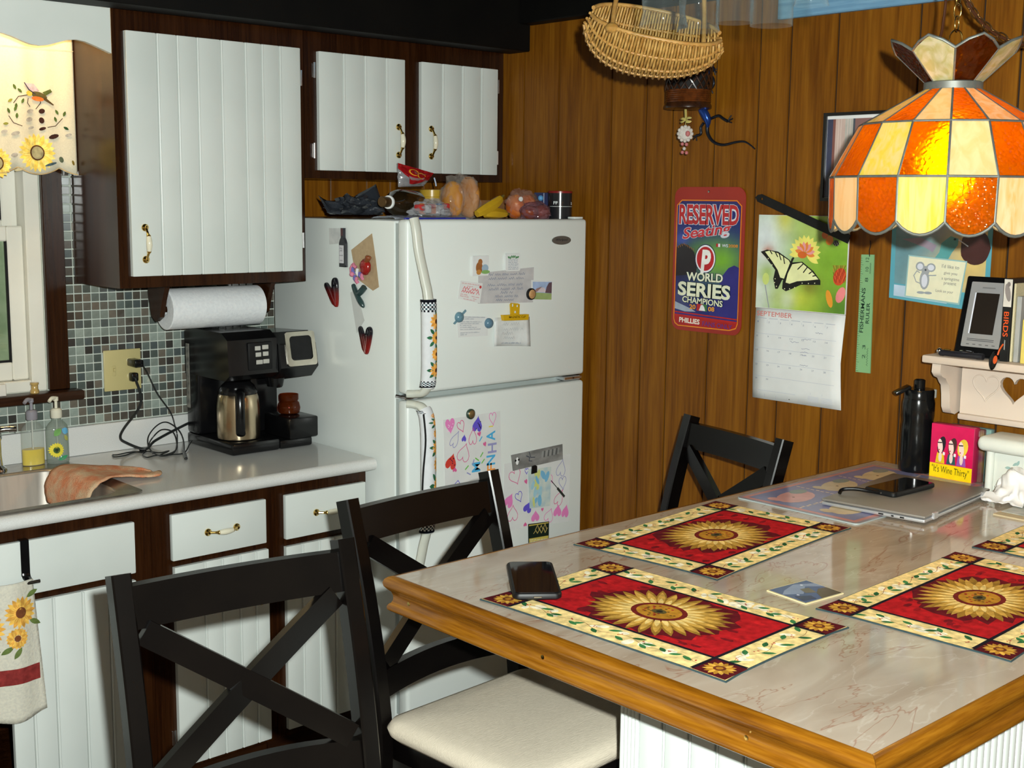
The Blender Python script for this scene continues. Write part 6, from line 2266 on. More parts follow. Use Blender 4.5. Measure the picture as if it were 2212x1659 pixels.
# phones
def phone(cx, cy_, z, rz, ln, wd_, tilt, label):
    r_ = empty('smartphone', (cx, cy_, z), label, 'phone')
    xf = Matrix.Translation(V((cx, cy_, z))) @ Matrix.Rotation(math.radians(rz), 4, 'Z') @ Matrix.Translation(V((0, -ln / 2, 0))) @ Matrix.Rotation(math.radians(tilt), 4, 'X') @ Matrix.Translation(V((0, ln / 2, 0)))
    m = MB()
    rings_ = []
    for ins, zz in ((0.003, 0.0), (0.0, 0.003), (0.0, 0.0095), (0.0015, 0.0118), (0.004, 0.0122)):
        rings_.append([xf @ V((a, b, zz)) for a, b in rrect(-wd_ / 2 + ins, -ln / 2 + ins, wd_ / 2 - ins, ln / 2 - ins, 0.012, 6)])
    loft(m, rings_)
    m.build('case', M_BLACKMT, r_, angle=40, recalc=True)
    MB().prism(rrect(-wd_ / 2 + 0.005, -ln / 2 + 0.006, wd_ / 2 - 0.005, ln / 2 - 0.006, 0.008, 5), xf @ V((0, 0, 0.0118)), (xf.to_3x3() @ V((1, 0, 0))), (xf.to_3x3() @ V((0, 1, 0))), 0.001).build('screen', pm('phone_glass', (0.004, 0.004, 0.005), (0.005, 0.005, 0.006), rough=0.03, spec=0.6), r_, smooth=False)
    MB().box((-0.008, -ln / 2 - 0.0006, 0.0035), (0.008, -ln / 2 + 0.003, 0.0085), 0.0012, 1, xf).build('charging_port', M_STEEL, r_)
    return r_


phone(-0.022, -2.113, TT + 0.0065, -38.5, 0.188, 0.088, 1.5, 'black smartphone lying on the near sunflower placemat')
PZ = LZ + 0.0172
r_ = phone(1.147, -2.177, PZ, -93, 0.176, 0.088, 0.4, 'black smartphone with a cable lying on the closed laptop')
q0 = pz(1874, 1058, PZ + 0.006)
MB().tube(spline([V((1.060, -2.172, PZ + 0.006)), V((1.040, -2.158, PZ + 0.010)), V((1.020, -2.130, PZ + 0.013)), V((1.004, -2.108, PZ + 0.010)), V((0.992, -2.108, PZ + 0.003))], 6), 0.0045, 10).build('cable', M_BLACKPL, r_)

# photo card
P = [(0.281, -2.503), (0.388, -2.512), (0.403, -2.420), (0.293, -2.409)]
o = thing(MB().prism(P, (0, 0, TT + 0.0002), (1, 0, 0), (0, 1, 0), 0.0022), 'photo_card', pm('cream_card_edge', (0.70, 0.60, 0.34), rough=0.6), 'small blue photo card lying between the placemats', 'card', smooth=False)
c = Pr()
Q = [bil(P, 0.03, 0.03), bil(P, 0.98, 0.03), bil(P, 0.98, 0.98), bil(P, 0.03, 0.98)]
c.poly(Q, S(66, 84, 128))
c.L = 2
c.poly([bil(Q, 0.0, 0.62), bil(Q, 0.35, 0.40), bil(Q, 0.7, 0.72), bil(Q, 1, 0.5), bil(Q, 1, 0.75), bil(Q, 0.6, 0.95), bil(Q, 0.2, 0.78)], S(126, 140, 172))
c.poly([bil(Q, 0.45, 0.0), bil(Q, 1, 0.0), bil(Q, 1, 0.42), bil(Q, 0.8, 0.46), bil(Q, 0.6, 0.3)], S(78, 68, 58))
c.poly([bil(Q, 0.42, 0.42), bil(Q, 0.62, 0.30), bil(Q, 0.70, 0.62), bil(Q, 0.5, 0.66)], S(100, 92, 84))
c.poly([bil(Q, 0.05, 0.1), bil(Q, 0.35, 0.05), bil(Q, 0.40, 0.25), bil(Q, 0.1, 0.4)], S(40, 50, 92))
c.L = 3
for a, b in ((0.22, 0.42), (0.7, 0.82)):
    p = bil(Q, a, b)
    c.disc(p[0], p[1], 0.003, S(220, 226, 240), n=8)
c.build('printed_picture', P_GLOSS, (0, 0, TT + 0.0025), (1, 0, 0), (0, 1, 0), o)

# black water bottle
bx4, by4 = 1.462, -2.036
wbm = pm('black_enamel', (0.003, 0.0035, 0.004), (0.005, 0.0055, 0.006), scale=20, rough=0.16, bump=0.05, bscale=30)
o = empty('water_bottle', (bx4, by4, TT), 'tall black water bottle with an open flip cap on the table', 'bottle')
MB().lathe([(0.038, TT + 0.0004), (0.041, TT + 0.003), (0.0425, TT + 0.012), (0.043, TT + 0.10), (0.0425, TT + 0.125), (0.0405, TT + 0.140), (0.0425, TT + 0.155), (0.0425, TT + 0.190), (0.040, TT + 0.2005)], 40, (bx4, by4, 0)).build('body', wbm, o, angle=50)
MB().lathe([(0.0395, TT + 0.2007), (0.0395, TT + 0.222), (0.037, TT + 0.226), (0.016, TT + 0.2265), (0.0145, TT + 0.228), (0.0145, TT + 0.249), (0.012, TT + 0.251), (0.011, TT + 0.2505), (0.011, TT + 0.24), (0.001, TT + 0.24)], 32, (bx4, by4, 0)).build('cap', wbm, o, angle=40)
dd = V((-0.674, 0.30, 0)).normalized()
dl = V((-RX.x, -RX.y, 0)).normalized()
b0 = V((bx4, by4, TT + 0.226)) + dl * 0.026
MB().bar(b0 + V((0, 0, 0.006)), b0 + dl * 0.040 + V((0, 0, -0.014)), 0.010, 0.030, bev=0.003, seg=2).build('flip_lid', wbm, o)
b1 = V((bx4, by4, TT + 0.205)) - dl * 0.0395
MB().box(b1 + V((-0.006, -0.006, -0.004)), b1 + V((0.006, 0.006, 0.020)), 0.003, 2).build('latch', pm('pale_latch', (0.50, 0.50, 0.44), rough=0.4), o)

# napkin packs standing against the wall
NY0, NY1 = -2.092, -2.214
pk = empty('napkin_pack', (1.447, -2.153, TT), 'pink and yellow napkin pack with a cartoon of three women', 'napkins')
f0 = MB().box((1.434, NY1, TT + 0.0004), (1.464, NY0, TT + 0.146), 0.004, 2).build('pack', pm('pink_pack', (0.40, 0.020, 0.075), (0.36, 0.018, 0.07), scale=10, rough=0.25), pk)
c = Pr()
W2U = V((0, -1, 0))


def nn2(a, b):          # a from left to right, b from bottom to top of the pack face
    return (-(NY0) + 0.002 + a * 0.118, TT + 0.002 + b * 0.142)


c.poly([nn2(0, 0), nn2(1, 0), nn2(1, 0.27), nn2(0, 0.27)], S(240, 206, 20))
c.poly([nn2(0, 0.27), nn2(1, 0.27), nn2(1, 1), nn2(0, 1)], S(206, 24, 84))
c.L = 2
p = nn2(0.05, 0.10)
c.text('"It\'s Wine Thirty"', p[0], p[1] - 0.004, 0.104, 0.024, S(60, 60, 20), rot=-0.02)
SKIN = S(236, 206, 196)
for fx, hair, dress in ((0.24, S(40, 30, 40), S(228, 190, 30)), (0.50, S(74, 44, 44), S(50, 84, 88)), (0.74, S(226, 190, 60), S(150, 84, 170))):
    c.L = 2
    p = nn2(fx, 0.36)
    c.poly([(p[0] - 0.013, p[1] - 0.011), (p[0] + 0.013, p[1] - 0.011), (p[0] + 0.010, p[1] + 0.014), (p[0] - 0.009, p[1] + 0.016)], dress)
    p = nn2(fx + 0.02, 0.62)
    c.disc(p[0], p[1], 0.011 if fx != 0.74 else 0.014, hair, 0.024, n=14, rot=-0.2)
    c.L = 3
    p = nn2(fx - 0.01, 0.60)
    c.disc(p[0], p[1], 0.0070, SKIN, 0.019, n=14, rot=0.12)
    p = nn2(fx, 0.40)
    c.disc(p[0], p[1], 0.0050, SKIN, 0.014, n=10)
    c.L = 4
    p = nn2(fx - 0.02, 0.66)
    c.line([(p[0] - 0.006, p[1]), (p[0] + 0.005, p[1] + 0.001)], 0.003, S(40, 34, 40))
    p = nn2(fx - 0.03, 0.53)
    c.disc(p[0], p[1], 0.002, S(200, 60, 70), n=6)
    p = nn2(fx + 0.06, 0.44)
    c.rect(p[0], p[1], p[0] + 0.006, p[1] + 0.008, S(230, 226, 232))
c.build('printed_face', P_GLOSS, (1.4338, 0, 0), (0, -1, 0), (0, 0, 1), f0)
thing(MB().box((1.466, NY1 - 0.008, TT + 0.0004), (1.482, NY0 - 0.01, TT + 0.140), 0.004, 2), 'napkin_pack', pm('plum_pack', (0.12, 0.02, 0.07), (0.2, 0.16, 0.03), scale=18, rough=0.25), 'plum napkin pack right behind the pink one', 'napkins')
thing(MB().box((1.484, NY1 - 0.018, TT + 0.0004), (1.506, NY0 - 0.02, TT + 0.140), 0.004, 2), 'napkin_pack', pm('teal_pack', (0.14, 0.26, 0.26), (0.2, 0.32, 0.28), scale=18, rough=0.25), 'pale teal napkin pack next to the wall', 'napkins')

# white napkin holder with a rounded top, crumpled tissue, papers
nh = empty('napkin_holder', (1.40, -2.42, TT), 'white box holder with a rounded overhanging top at the right edge', 'napkin holder')
M_HOLD = pm('white_glazed', (0.70, 0.72, 0.66), (0.64, 0.66, 0.60), scale=5, rough=0.3)
bd = MB().box((1.375, -2.62, TT + 0.0004), (1.455, -2.285, TT + 0.108), 0.004, 2).build('body', M_HOLD, nh)
MB().box((1.345, -2.64, TT + 0.1085), (1.465, -2.262, TT + 0.146), 0.016, 4).build('top', M_HOLD, nh, angle=60)
MB().tube([(1.372, -2.290, TT + 0.001), (1.372, -2.290, TT + 0.108)], 0.010, 12).build('corner_post', M_HOLD, nh)
c = Pr()
rr = random.Random(12)
for i in range(26):
    c.L = 1 + i % 3
    c.leaf(2.34 + rr.uniform(0, 0.10), TT + 0.02 + rr.uniform(0, 0.065), rr.uniform(0.012, 0.022), 0.007, rr.uniform(0, 6.28), [S(150, 176, 170), S(176, 190, 180), S(130, 160, 150)][i % 3])
c.build('floral_print', P_GLOSS, (1.3748, 0, 0), (0, -1, 0), (0, 0, 1), bd)


def tis(a, b):
    n_ = mnoise.noise(V((a * 2.2, b * 2.2, 4.0)))
    n2_ = mnoise.noise(V((a * 5, b * 5, 9.0)))
    x = 1.348 - 0.085 * a + 0.015 * n2_
    y = -2.325 - 0.10 * b + 0.02 * n_
    hgt = 0.075 * math.exp(-((a - 0.30) ** 2 * 6 + (b - 0.62) ** 2 * 5)) + 0.030 * abs(n2_) + 0.022 * abs(n_)
    return V((x, y, TT + 0.006 + hgt * (0.25 + 0.75 * (1 - a)) ))


thing(MB().sheet(tis, 22, 22), 'tissue', pm('white_tissue', (0.78, 0.76, 0.74), (0.72, 0.70, 0.68), scale=30, rough=0.9), 'crumpled white tissue in front of the white napkin holder', 'tissue', solid=0.0012, angle=70)
P = [(1.12, -2.42), (1.345, -2.44), (1.345, -2.58), (1.13, -2.56)]
o = thing(MB().box((1.17, -2.560, TT + 0.0002), (1.344, -2.405, TT + 0.004), 0), 'envelope', pm('buff_paper', (0.52, 0.42, 0.26), rough=0.7), 'buff envelope lying in front of the white napkin holder', 'envelope', smooth=False)
thing(MB().box((1.20, -2.555, TT + 0.0044), (1.343, -2.41, TT + 0.0062), 0), 'leaflet', pm('grey_green_leaflet', (0.25, 0.27, 0.24), (0.4, 0.4, 0.36), scale=40, rough=0.4), 'grey green printed leaflet lying on the buff envelope', 'leaflet', smooth=False)
# ------------------------------------------------------------------ on the panelled wall
WAL = Wallp((XW, 0, 0), (0, -1, 0), (0, 0, 1))


def W2(u, v, x=XW):
    q_ = px(u, v, x)
    return (-q_.y, q_.z)


def grid(c_, P, colf, nx=14, ny=12):
    """a soft many-coloured picture ground"""
    k_ = len(c_.vs)
    for j in range(ny + 1):
        for i in range(nx + 1):
            a, b = bil(P, i / nx, j / ny)
            c_.vs.append((a, b, c_.L * c_.STEP))
            c_.cs.append(colf(i / nx, j / ny))
    for j in range(ny):
        for i in range(nx):
            q_ = k_ + j * (nx + 1) + i
            c_.fs.append((q_, q_ + 1, q_ + nx + 2, q_ + nx + 1))


def blend(base, blobs):
    def f(s, t):
        r_, g_, b_ = base
        for x, y, sx_, sy_, col, st in blobs:
            w_ = st * math.exp(-(((s - x) / sx_) ** 2 + ((t - y) / sy_) ** 2))
            r_, g_, b_ = r_ + (col[0] - r_) * w_, g_ + (col[1] - g_) * w_, b_ + (col[2] - b_) * w_
        return (r_, g_, b_)
    return f


# --- baseball sign
sa0, sa1, sz0, sz1 = 1.133, 1.409, 1.312, 1.761
sign = WAL.sheet('wall_sign', rrect(sa0, sz0, sa1, sz1, 0.032, 8), 0.0025, pm('red_plastic_sign', (0.30, 0.022, 0.012), (0.27, 0.02, 0.012), scale=6, rough=0.3), 'red and blue reserved seating baseball sign hanging on the panelled wall', 'sign', lift=0.004)
SW, SH = sa1 - sa0, sz1 - sz0


def sg(s, t):
    return (sa0 + s * SW, sz1 - t * SH)


c = Pr()
ORN = S(214, 130, 30)
inner = [(0.03, 0.925), (0.05, 0.955), (0.10, 0.972), (0.84, 0.972), (0.93, 0.955), (0.955, 0.92), (0.955, 0.125), (0.885, 0.088), (0.105, 0.088), (0.035, 0.125)]
c.poly([sg(*p) for p in inner], ORN)
c.L = 2
inn2 = [(0.042, 0.922), (0.06, 0.948), (0.105, 0.965), (0.835, 0.965), (0.925, 0.948), (0.945, 0.915), (0.945, 0.128), (0.88, 0.094), (0.11, 0.094), (0.047, 0.128)]
c.poly([sg(*p) for p in inn2], S(160, 28, 26))
c.L = 3
BLUE_ = S(28, 36, 104)
P = [sg(0.05, 0.895), sg(0.94, 0.895), sg(0.94, 0.13), sg(0.05, 0.13)]
grid(c, P, blend(BLUE_, [(0.7, 0.52, 0.36, 0.17, S(116, 170, 40), 1.0), (0.35, 0.60, 0.3, 0.08, S(90, 140, 50), 0.6), (0.12, 0.48, 0.22, 0.16, S(26, 20, 26), 1.0), (0.12, 0.16, 0.2, 0.10, S(70, 74, 110), 0.8), (0.85, 0.16, 0.3, 0.16, S(44, 40, 120), 0.9), (0.08, 0.70, 0.12, 0.06, S(60, 80, 170), 0.7)]), 18, 22)
c.poly([sg(0.05, 0.13), sg(0.94, 0.13), sg(0.88, 0.097), sg(0.11, 0.097)], S(40, 40, 96))
c.L = 4
c.poly([sg(0.72, 0.60), sg(0.80, 0.545), sg(0.88, 0.525), sg(0.945, 0.54), sg(0.945, 0.88), sg(0.55, 0.88)], S(44, 40, 116))
gl = []
for i in range(16):
    an = math.pi * (0.1 + 1.0 * i / 15)
    gl.append(sg(0.17 - 0.14 * math.cos(an) * (-1), 0.50 - 0.105 * math.sin(an)))
c.poly([sg(0.05, 0.42), sg(0.12, 0.392), sg(0.22, 0.40), sg(0.31, 0.45), sg(0.36, 0.54), sg(0.34, 0.60), sg(0.05, 0.62)], S(28, 22, 26))
for i in range(9):
    p = sg(0.07 + i * 0.028, 0.388 + abs(i - 3) * 0.007)
    c.line([p, (p[0] + 0.002, p[1] - 0.006)], 0.002, S(150, 96, 40))
c.L = 5
for t0, t1, cc in ((0.868, 0.877, S(170, 30, 30)), (0.877, 0.887, S(40, 38, 110)), (0.887, 0.900, S(170, 30, 30))):
    c.poly([sg(0.05, t0), sg(0.945, t0 + 0.018), sg(0.945, t1 + 0.018), sg(0.05, t1)], cc)
c.poly([sg(0.05, 0.80), sg(0.30, 0.845), sg(0.36, 0.862), sg(0.2, 0.866), sg(0.05, 0.85)], S(150, 160, 176))


def stext(txt, s0, s1, t0, t1, col, out=None, bold=0.0, shear=0.0, L0=6, rot=0.0, ob=0.03, warp=None):
    x, z = sg(s0, t1)
    if out:
        c.L = L0
        c.text(txt, x - 0.0014, z - 0.0014, (s1 - s0) * SW + 0.0028, (t1 - t0) * SH + 0.0028, out, bold + ob, shear, rot, warp=warp)
    c.L = L0 + 1
    c.text(txt, x, z, (s1 - s0) * SW, (t1 - t0) * SH, col, bold, shear, rot, warp=warp)


stext('RESERVED', 0.075, 0.92, 0.118, 0.258, S(176, 40, 44), S(206, 206, 214), 0.03, ob=0.05)
stext('Seating', 0.14, 0.84, 0.285, 0.385, S(190, 44, 54), S(196, 196, 206), 0.02, 0.25, L0=8, rot=0.12, ob=0.035)
stext('WS', 0.70, 0.785, 0.384, 0.405, S(206, 206, 216), None, 0.02)
stext('2008', 0.79, 0.92, 0.384, 0.405, S(206, 130, 40), None, 0.02)
c.L = 7
for k_, cc in ((0, S(170, 36, 36)), (1, S(220, 220, 226))):
    p = sg(0.62 + 0.028 * k_, 0.405)
    c.rect(p[0], p[1], p[0] + 0.008, p[1] + 0.010, cc)
px_, pz_ = sg(0.475, 0.49)
for rr_, cc, l_ in ((1.06, S(24, 26, 70), 8), (1.0, S(226, 226, 232), 9), (0.88, S(176, 24, 32), 10)):
    c.L = l_
    c.disc(px_, pz_, 0.0385 * rr_, cc, 0.0425 * rr_, n=30)
c.L = 11
c.text('P', px_ - 0.018, pz_ - 0.046, 0.040, 0.074, S(232, 230, 226), 0.045, 0.12)


def archw(w_, h_, up):
    return lambda a, b: (a * w_, b * h_ * (1 + 0.12 * (2 * a - 1) ** 2) - up * (2 * a - 1) ** 2 + 0.0)


CRM, NAV = S(222, 224, 196), S(18, 40, 52)
stext('WORLD', 0.21, 0.73, 0.588, 0.648, CRM, NAV, 0.03, L0=8, ob=0.07)
stext('SERIES', 0.09, 0.84, 0.655, 0.755, CRM, NAV, 0.035, L0=10, ob=0.07, rot=-0.02)
stext('CHAMPIONS', 0.16, 0.74, 0.757, 0.800, CRM, NAV, 0.02, L0=12, ob=0.07, rot=-0.04)
stext('20', 0.27, 0.36, 0.812, 0.845, S(222, 150, 40), None, 0.03, L0=13)
stext('08', 0.54, 0.63, 0.818, 0.850, S(222, 150, 40), None, 0.03, L0=13)
c.L = 13
for k_, (s0, s1, cc) in enumerate(((0.375, 0.455, S(170, 36, 36)), (0.455, 0.525, S(60, 110, 60)))):
    c.poly([sg(s0, 0.852), sg(s1, 0.854), sg(s1, 0.806), sg(s0, 0.804)], cc)
c.L = 14
c.poly([sg(0.41, 0.850), sg(0.50, 0.851), sg(0.485, 0.825), sg(0.465, 0.810), sg(0.435, 0.812), sg(0.425, 0.83)], S(226, 226, 226))
stext('PHILLIES', 0.12, 0.42, 0.908, 0.944, S(230, 220, 206), None, 0.03, rot=-0.03)
stext('FANS ONLY', 0.46, 0.88, 0.922, 0.955, S(96, 44, 110), None, 0.02, rot=-0.03)
WAL.ink(c, sign, 0.0066, P_GLOSS)
MB().lathe([(0.004, 0), (0.0035, 0.002), (0.0005, 0.0028)], 12, (XW - 0.0065, -(sa0 + 0.49 * SW), sz1 - 0.014), V((-1, 0, 0)).to_track_quat('Z', 'Y').to_matrix()).build('nail', M_STEEL, sign)

# --- wall calendar
cal = empty('calendar', (XW, -1.615, 1.131), 'wall calendar open at September with a swallowtail butterfly picture', 'calendar')
ca0, ca1, cz0, czm, cz1 = 1.460, 1.770, 1.131, 1.404, 1.680


def cfn(a, b):
    return V((XW - 0.003 - 0.010 * a * (1 - abs(2 * b - 1)) - 0.004 * math.sin(math.pi * b), -(ca0 + (ca1 - ca0) * a), cz0 + (czm - cz0 - 0.001) * b))


pg = MB().sheet(cfn, 8, 8).build('date_page', M_PAPER, cal, solid=0.0016)
pp_ = MB().box((XW - 0.0075, -ca1, czm), (XW - 0.0015, -ca0, cz1), 0.0008).build('picture_page', M_PAPER, cal)
c = Pr()


def cz(x, y):
    return W2(1620 + x / 3.687, 450 + y / 3.687)


P = [(ca0 + 0.001, czm + 0.002), (ca1 - 0.001, czm + 0.002), (ca1 - 0.001, cz1 - 0.001), (ca0 + 0.001, cz1 - 0.001)]
PALE = S(214, 222, 222)
grid(c, P, blend(S(140, 178, 52), [(0.08, 0.75, 0.30, 0.5, PALE, 1.0), (0.02, 0.15, 0.18, 0.4, S(206, 214, 206), 0.95), (0.30, 0.98, 0.10, 0.16, S(210, 204, 60), 0.8), (0.95, 0.05, 0.25, 0.25, S(60, 110, 36), 0.8), (0.45, 0.12, 0.22, 0.12, S(206, 210, 70), 0.7), (0.36, 0.10, 0.08, 0.12, S(210, 220, 220), 0.5), (0.62, 0.28, 0.10, 0.10, S(120, 90, 40), 0.7), (0.85, 0.6, 0.25, 0.3, S(110, 160, 44), 0.6), (0.12, 0.38, 0.10, 0.10, S(160, 186, 90), 0.9), (0.6, 0.85, 0.2, 0.15, S(180, 196, 110), 0.7), (0.12, 0.62, 0.06, 0.06, S(180, 90, 50), 0.8)]), 26, 22)
c.L = 2
fx, fz = cz(450, 360)
for i in range(13):
    an = math.radians(-30 + 18 * i)
    c.leaf(fx + 0.006 * math.cos(an), fz + 0.006 * math.sin(an), 0.048, 0.018, an, S(232, 222, 110))
for i in range(9):
    an = math.radians(-10 + 22 * i)
    c.L = 3
    c.leaf(fx + 0.005 * math.cos(an), fz + 0.005 * math.sin(an), 0.030, 0.013, an, S(226, 150, 150) if i % 2 else S(224, 130, 60))
c.L = 4
c.disc(fx - 0.008, fz - 0.004, 0.016, S(206, 100, 40), 0.010)
# swallowtail
WNG, BLK = S(228, 230, 170), S(24, 24, 22)
c.L = 5
c.poly([cz(*p) for p in ((100, 345), (150, 328), (240, 345), (330, 410), (350, 440), (300, 565), (270, 570), (235, 640), (215, 640), (200, 560), (215, 490), (140, 390))], BLK)
c.poly([cz(*p) for p in ((350, 430), (430, 425), (520, 500), (575, 575), (575, 610), (420, 608), (350, 640), (300, 660), (270, 640), (275, 580), (310, 500))], BLK)
c.L = 6
c.poly([cz(*p) for p in ((135, 345), (175, 336), (240, 358), (325, 415), (335, 440), (285, 560), (255, 550), (235, 490), (190, 420))], WNG)
c.poly([cz(*p) for p in ((352, 445), (425, 432), (500, 495), (560, 565), (470, 575), (390, 580), (330, 600), (298, 590), (315, 520))], WNG)
c.L = 7
for a in (((175, 336), (190, 362)), ((215, 345), (235, 385)), ((245, 355), (262, 410)), ((280, 375), (290, 440)), ((440, 440), (395, 485)), ((470, 470), (440, 510)), ((505, 505), (485, 520)), ((535, 535), (515, 540)), ((350, 400), (300, 545))):
    c.line([cz(*a[0]), cz(*a[1])], 0.0034, BLK)
c.line([cz(360, 395), cz(335, 450), cz(300, 540)], 0.006, BLK)
for p in ((215, 560), (210, 590), (225, 620), (290, 640), (330, 640), (370, 630), (430, 595), (480, 598), (530, 596), (160, 400), (190, 450)):
    q = cz(*p)
    c.disc(q[0], q[1], 0.0018, S(230, 226, 180), n=6)
# second butterfly and the coneflowers
c.L = 5
for p, w_, h_, cc in (((612, 215), 0.011, 0.010, S(216, 110, 34)), ((648, 255), 0.012, 0.014, S(222, 130, 40)), ((700, 278), 0.010, 0.008, S(44, 36, 36)), ((728, 545), 0.020, 0.026, S(196, 72, 34)), ((735, 690), 0.014, 0.024, S(226, 130, 130)), ((645, 720), 0.010, 0.026, S(226, 150, 44))):
    q = cz(*p)
    c.disc(q[0], q[1], w_, cc, h_, n=14, rot=0.3 if p[1] == 720 else -0.4)
for i in range(8):
    q = cz(684 + i * 6, 268 + (i % 3) * 12)
    c.L = 6
    c.disc(q[0], q[1], 0.0010, S(220, 220, 220), n=5)
for i in range(9):
    for j in range(5):
        q = cz(685 + i * 10, 480 + j * 28)
        c.line([q, (q[0] + 0.001 * (i - 4), q[1] + 0.009)], 0.0016, (S(150, 46, 28), S(214, 96, 50), S(120, 36, 24))[(i + j) % 3])
c.line([cz(135, 610), cz(150, 700), cz(165, 790)], 0.003, S(150, 150, 160))
c.L = 4
q = cz(140, 560)
c.disc(q[0], q[1], 0.012, S(200, 214, 120), 0.018, n=12)
c.build('butterfly_picture', P_GLOSS, (XW - 0.0077, 0, 0), (0, -1, 0), (0, 0, 1), pp_)
c = Pr()


def cp(a, b):
    return (a, b)


GRD = S(176, 180, 196)
c.text('SEPTEMBER', 0.018, 0.918, 0.405, 0.052, S(206, 104, 96))
for i in range(7):
    c.rect(0.035 + i * 0.128, 0.892, 0.035 + i * 0.128 + 0.10, 0.896, S(150, 156, 176))
for j in range(6):
    if j:
        c.rect(0.02, 0.88 - j * 0.157, 0.93 if j < 5 else 0.5, 0.883 - j * 0.157, GRD)
for i in range(1, 7):
    c.rect(0.012 + i * 0.131, 0.02 if i < 5 else 0.12, 0.0145 + i * 0.131, 0.88, GRD)
n_ = 1
for j in range(5):
    for i in range(7):
        if n_ > 30:
            break
        c.text(str(n_), 0.028 + i * 0.131, 0.845 - j * 0.157, 0.014 if n_ < 10 else 0.026, 0.018, S(120, 126, 146))
        n_ += 1
rr = random.Random(2)
for a, b, w_ in ((0.425, 0.66, 0.10), (0.56, 0.60, 0.09), (0.55, 0.565, 0.09), (0.56, 0.70, 0.10), (0.70, 0.78, 0.08), (0.55, 0.42, 0.09), (0.57, 0.53, 0.05)):
    pts_ = [(a + w_ * i / 9, b + 0.014 * rr.random()) for i in range(10)]
    c.line(pts_, 0.004, S(130, 136, 160))
for k_ in range(2):
    for j in range(5):
        c.rect(0.64 + k_ * 0.15, 0.045 + j * 0.013, 0.76 + k_ * 0.15, 0.049 + j * 0.013, S(196, 200, 212))
c.disc(0.43, 0.035, 0.006, S(60, 60, 60), n=8)
c.build('date_grid', P_PAPER, (0, 0, 0), (0, -1, 0), (0, 0, 1), cal, fn=lambda a, b, h: cfn(a, b) + V((-0.0011 - h, 0, 0)))

# --- black flat bar hung over the calendar
p0, p1 = W2(1640, 425, XW - 0.01), W2(1838, 517, XW - 0.01)
d = V((p1[0] - p0[0], p1[1] - p0[1], 0)).normalized()
n = V((-d.y, d.x, 0))
ln = math.hypot(p1[0] - p0[0], p1[1] - p0[1])
ol = [(p0[0] + d.x * s + n.x * t, p0[1] + d.y * s + n.y * t) for s, t in ((0.0, 0.006), (0.012, 0.0125), (ln, 0.0125), (ln, -0.0125), (0.006, -0.0125), (-0.006, -0.004))]
hl = [(p0[0] + d.x * 0.018 + 0.004 * math.cos(i * 0.6283), p0[1] + d.y * 0.018 + 0.004 * math.sin(i * 0.6283)) for i in range(10)]
m = MB()
holed_prism(m, ol, [hl], (XW - 0.0165, 0, 0), (0, -1, 0), (0, 0, 1), 0.003)
thing(m, 'flat_bar', M_BLACKMT, 'flat black metal bar with a hole hanging aslant over the calendar', 'bar', smooth=False)

# --- green ruler
rul = empty('ruler', (XW, -1.833, 1.247), 'pale green fishing ruler hanging beside the calendar', 'ruler')
rp = [(1.812, 1.247), (1.858, 1.2475), (1.851, 1.577), (1.811, 1.576)]
rb = MB().prism(rp, (XW - 0.001, 0, 0), (0, -1, 0), (0, 0, 1), 0.004).build('rule', pm('pale_green_plastic', (0.22, 0.42, 0.20), (0.20, 0.39, 0.18), scale=8, rough=0.4), rul, smooth=False)
c = Pr()
INK = S(30, 60, 44)
for i in range(52):
    b = 0.01 + i * 0.0188
    p = bil(rp, 0.02, b)
    c.rect(p[0], p[1], p[0] + (0.008 if i % 4 == 0 else 0.004), p[1] + 0.0009, INK)
p = bil(rp, 0.40, 0.34)
c.text('FISHERMANS', p[0], p[1], 0.125, 0.012, INK, 0.015, rot=math.pi / 2 - 0.01)
p = bil(rp, 0.80, 0.42)
c.text('RULER', p[0], p[1], 0.058, 0.011, INK, 0.015, rot=math.pi / 2 - 0.01)
for b, t_ in ((0.94, '12'), (0.86, '10'), (0.77, '8'), (0.20, '3'), (0.12, '2')):
    p = bil(rp, 0.62, b)
    c.text(t_, p[0], p[1], 0.012, 0.010, INK, rot=math.pi / 2)
for b, w_ in ((0.84, 0.03), (0.06, 0.05)):
    p = bil(rp, 0.80, b)
    c.line([(p[0] - 0.004 * (i % 2), p[1] + w_ * i / 14) for i in range(15)], 0.0008, INK)
WAL.ink(c, rb, 0.0052, P_PAPER, 'ruler_print')
q = V((XW - 0.006, -1.838, 1.577))
MB().tube([q + V((0, 0, -0.006)), q + V((0, 0.002, 0.012)), q + V((0, -0.002, 0.026)), q + V((0, 0.001, 0.038))], 0.0012, 6).build('hanging_chain', M_BLACKMT, rul)

# --- framed picture behind the lamp
fa0, fa1, fz0, fz1 = 1.675, 2.110, 1.722, 1.966
frm = empty('framed_picture', (XW, -(fa0 + fa1) / 2, fz0), 'thin black framed picture on the wall behind the stained glass lamp', 'picture')
m = MB()
holed_prism(m, [(fa0, fz0), (fa1, fz0), (fa1, fz1), (fa0, fz1)], [[(fa0 + 0.009, fz0 + 0.009), (fa1 - 0.009, fz0 + 0.009), (fa1 - 0.009, fz1 - 0.009), (fa0 + 0.009, fz1 - 0.009)]], (XW - 0.0005, 0, 0), (0, -1, 0), (0, 0, 1), 0.016)
m.build('frame', M_BLACKPL, frm, smooth=False)
pb = MB().box((XW - 0.010, -(fa1 - 0.0092), fz0 + 0.0092), (XW - 0.002, -(fa0 + 0.0092), fz1 - 0.0092)).build('picture', M_PAPER, frm)
c = Pr()
P = [(fa0 + 0.010, fz0 + 0.010), (fa1 - 0.010, fz0 + 0.010), (fa1 - 0.010, fz1 - 0.018), (fa0 + 0.010, fz1 - 0.018)]
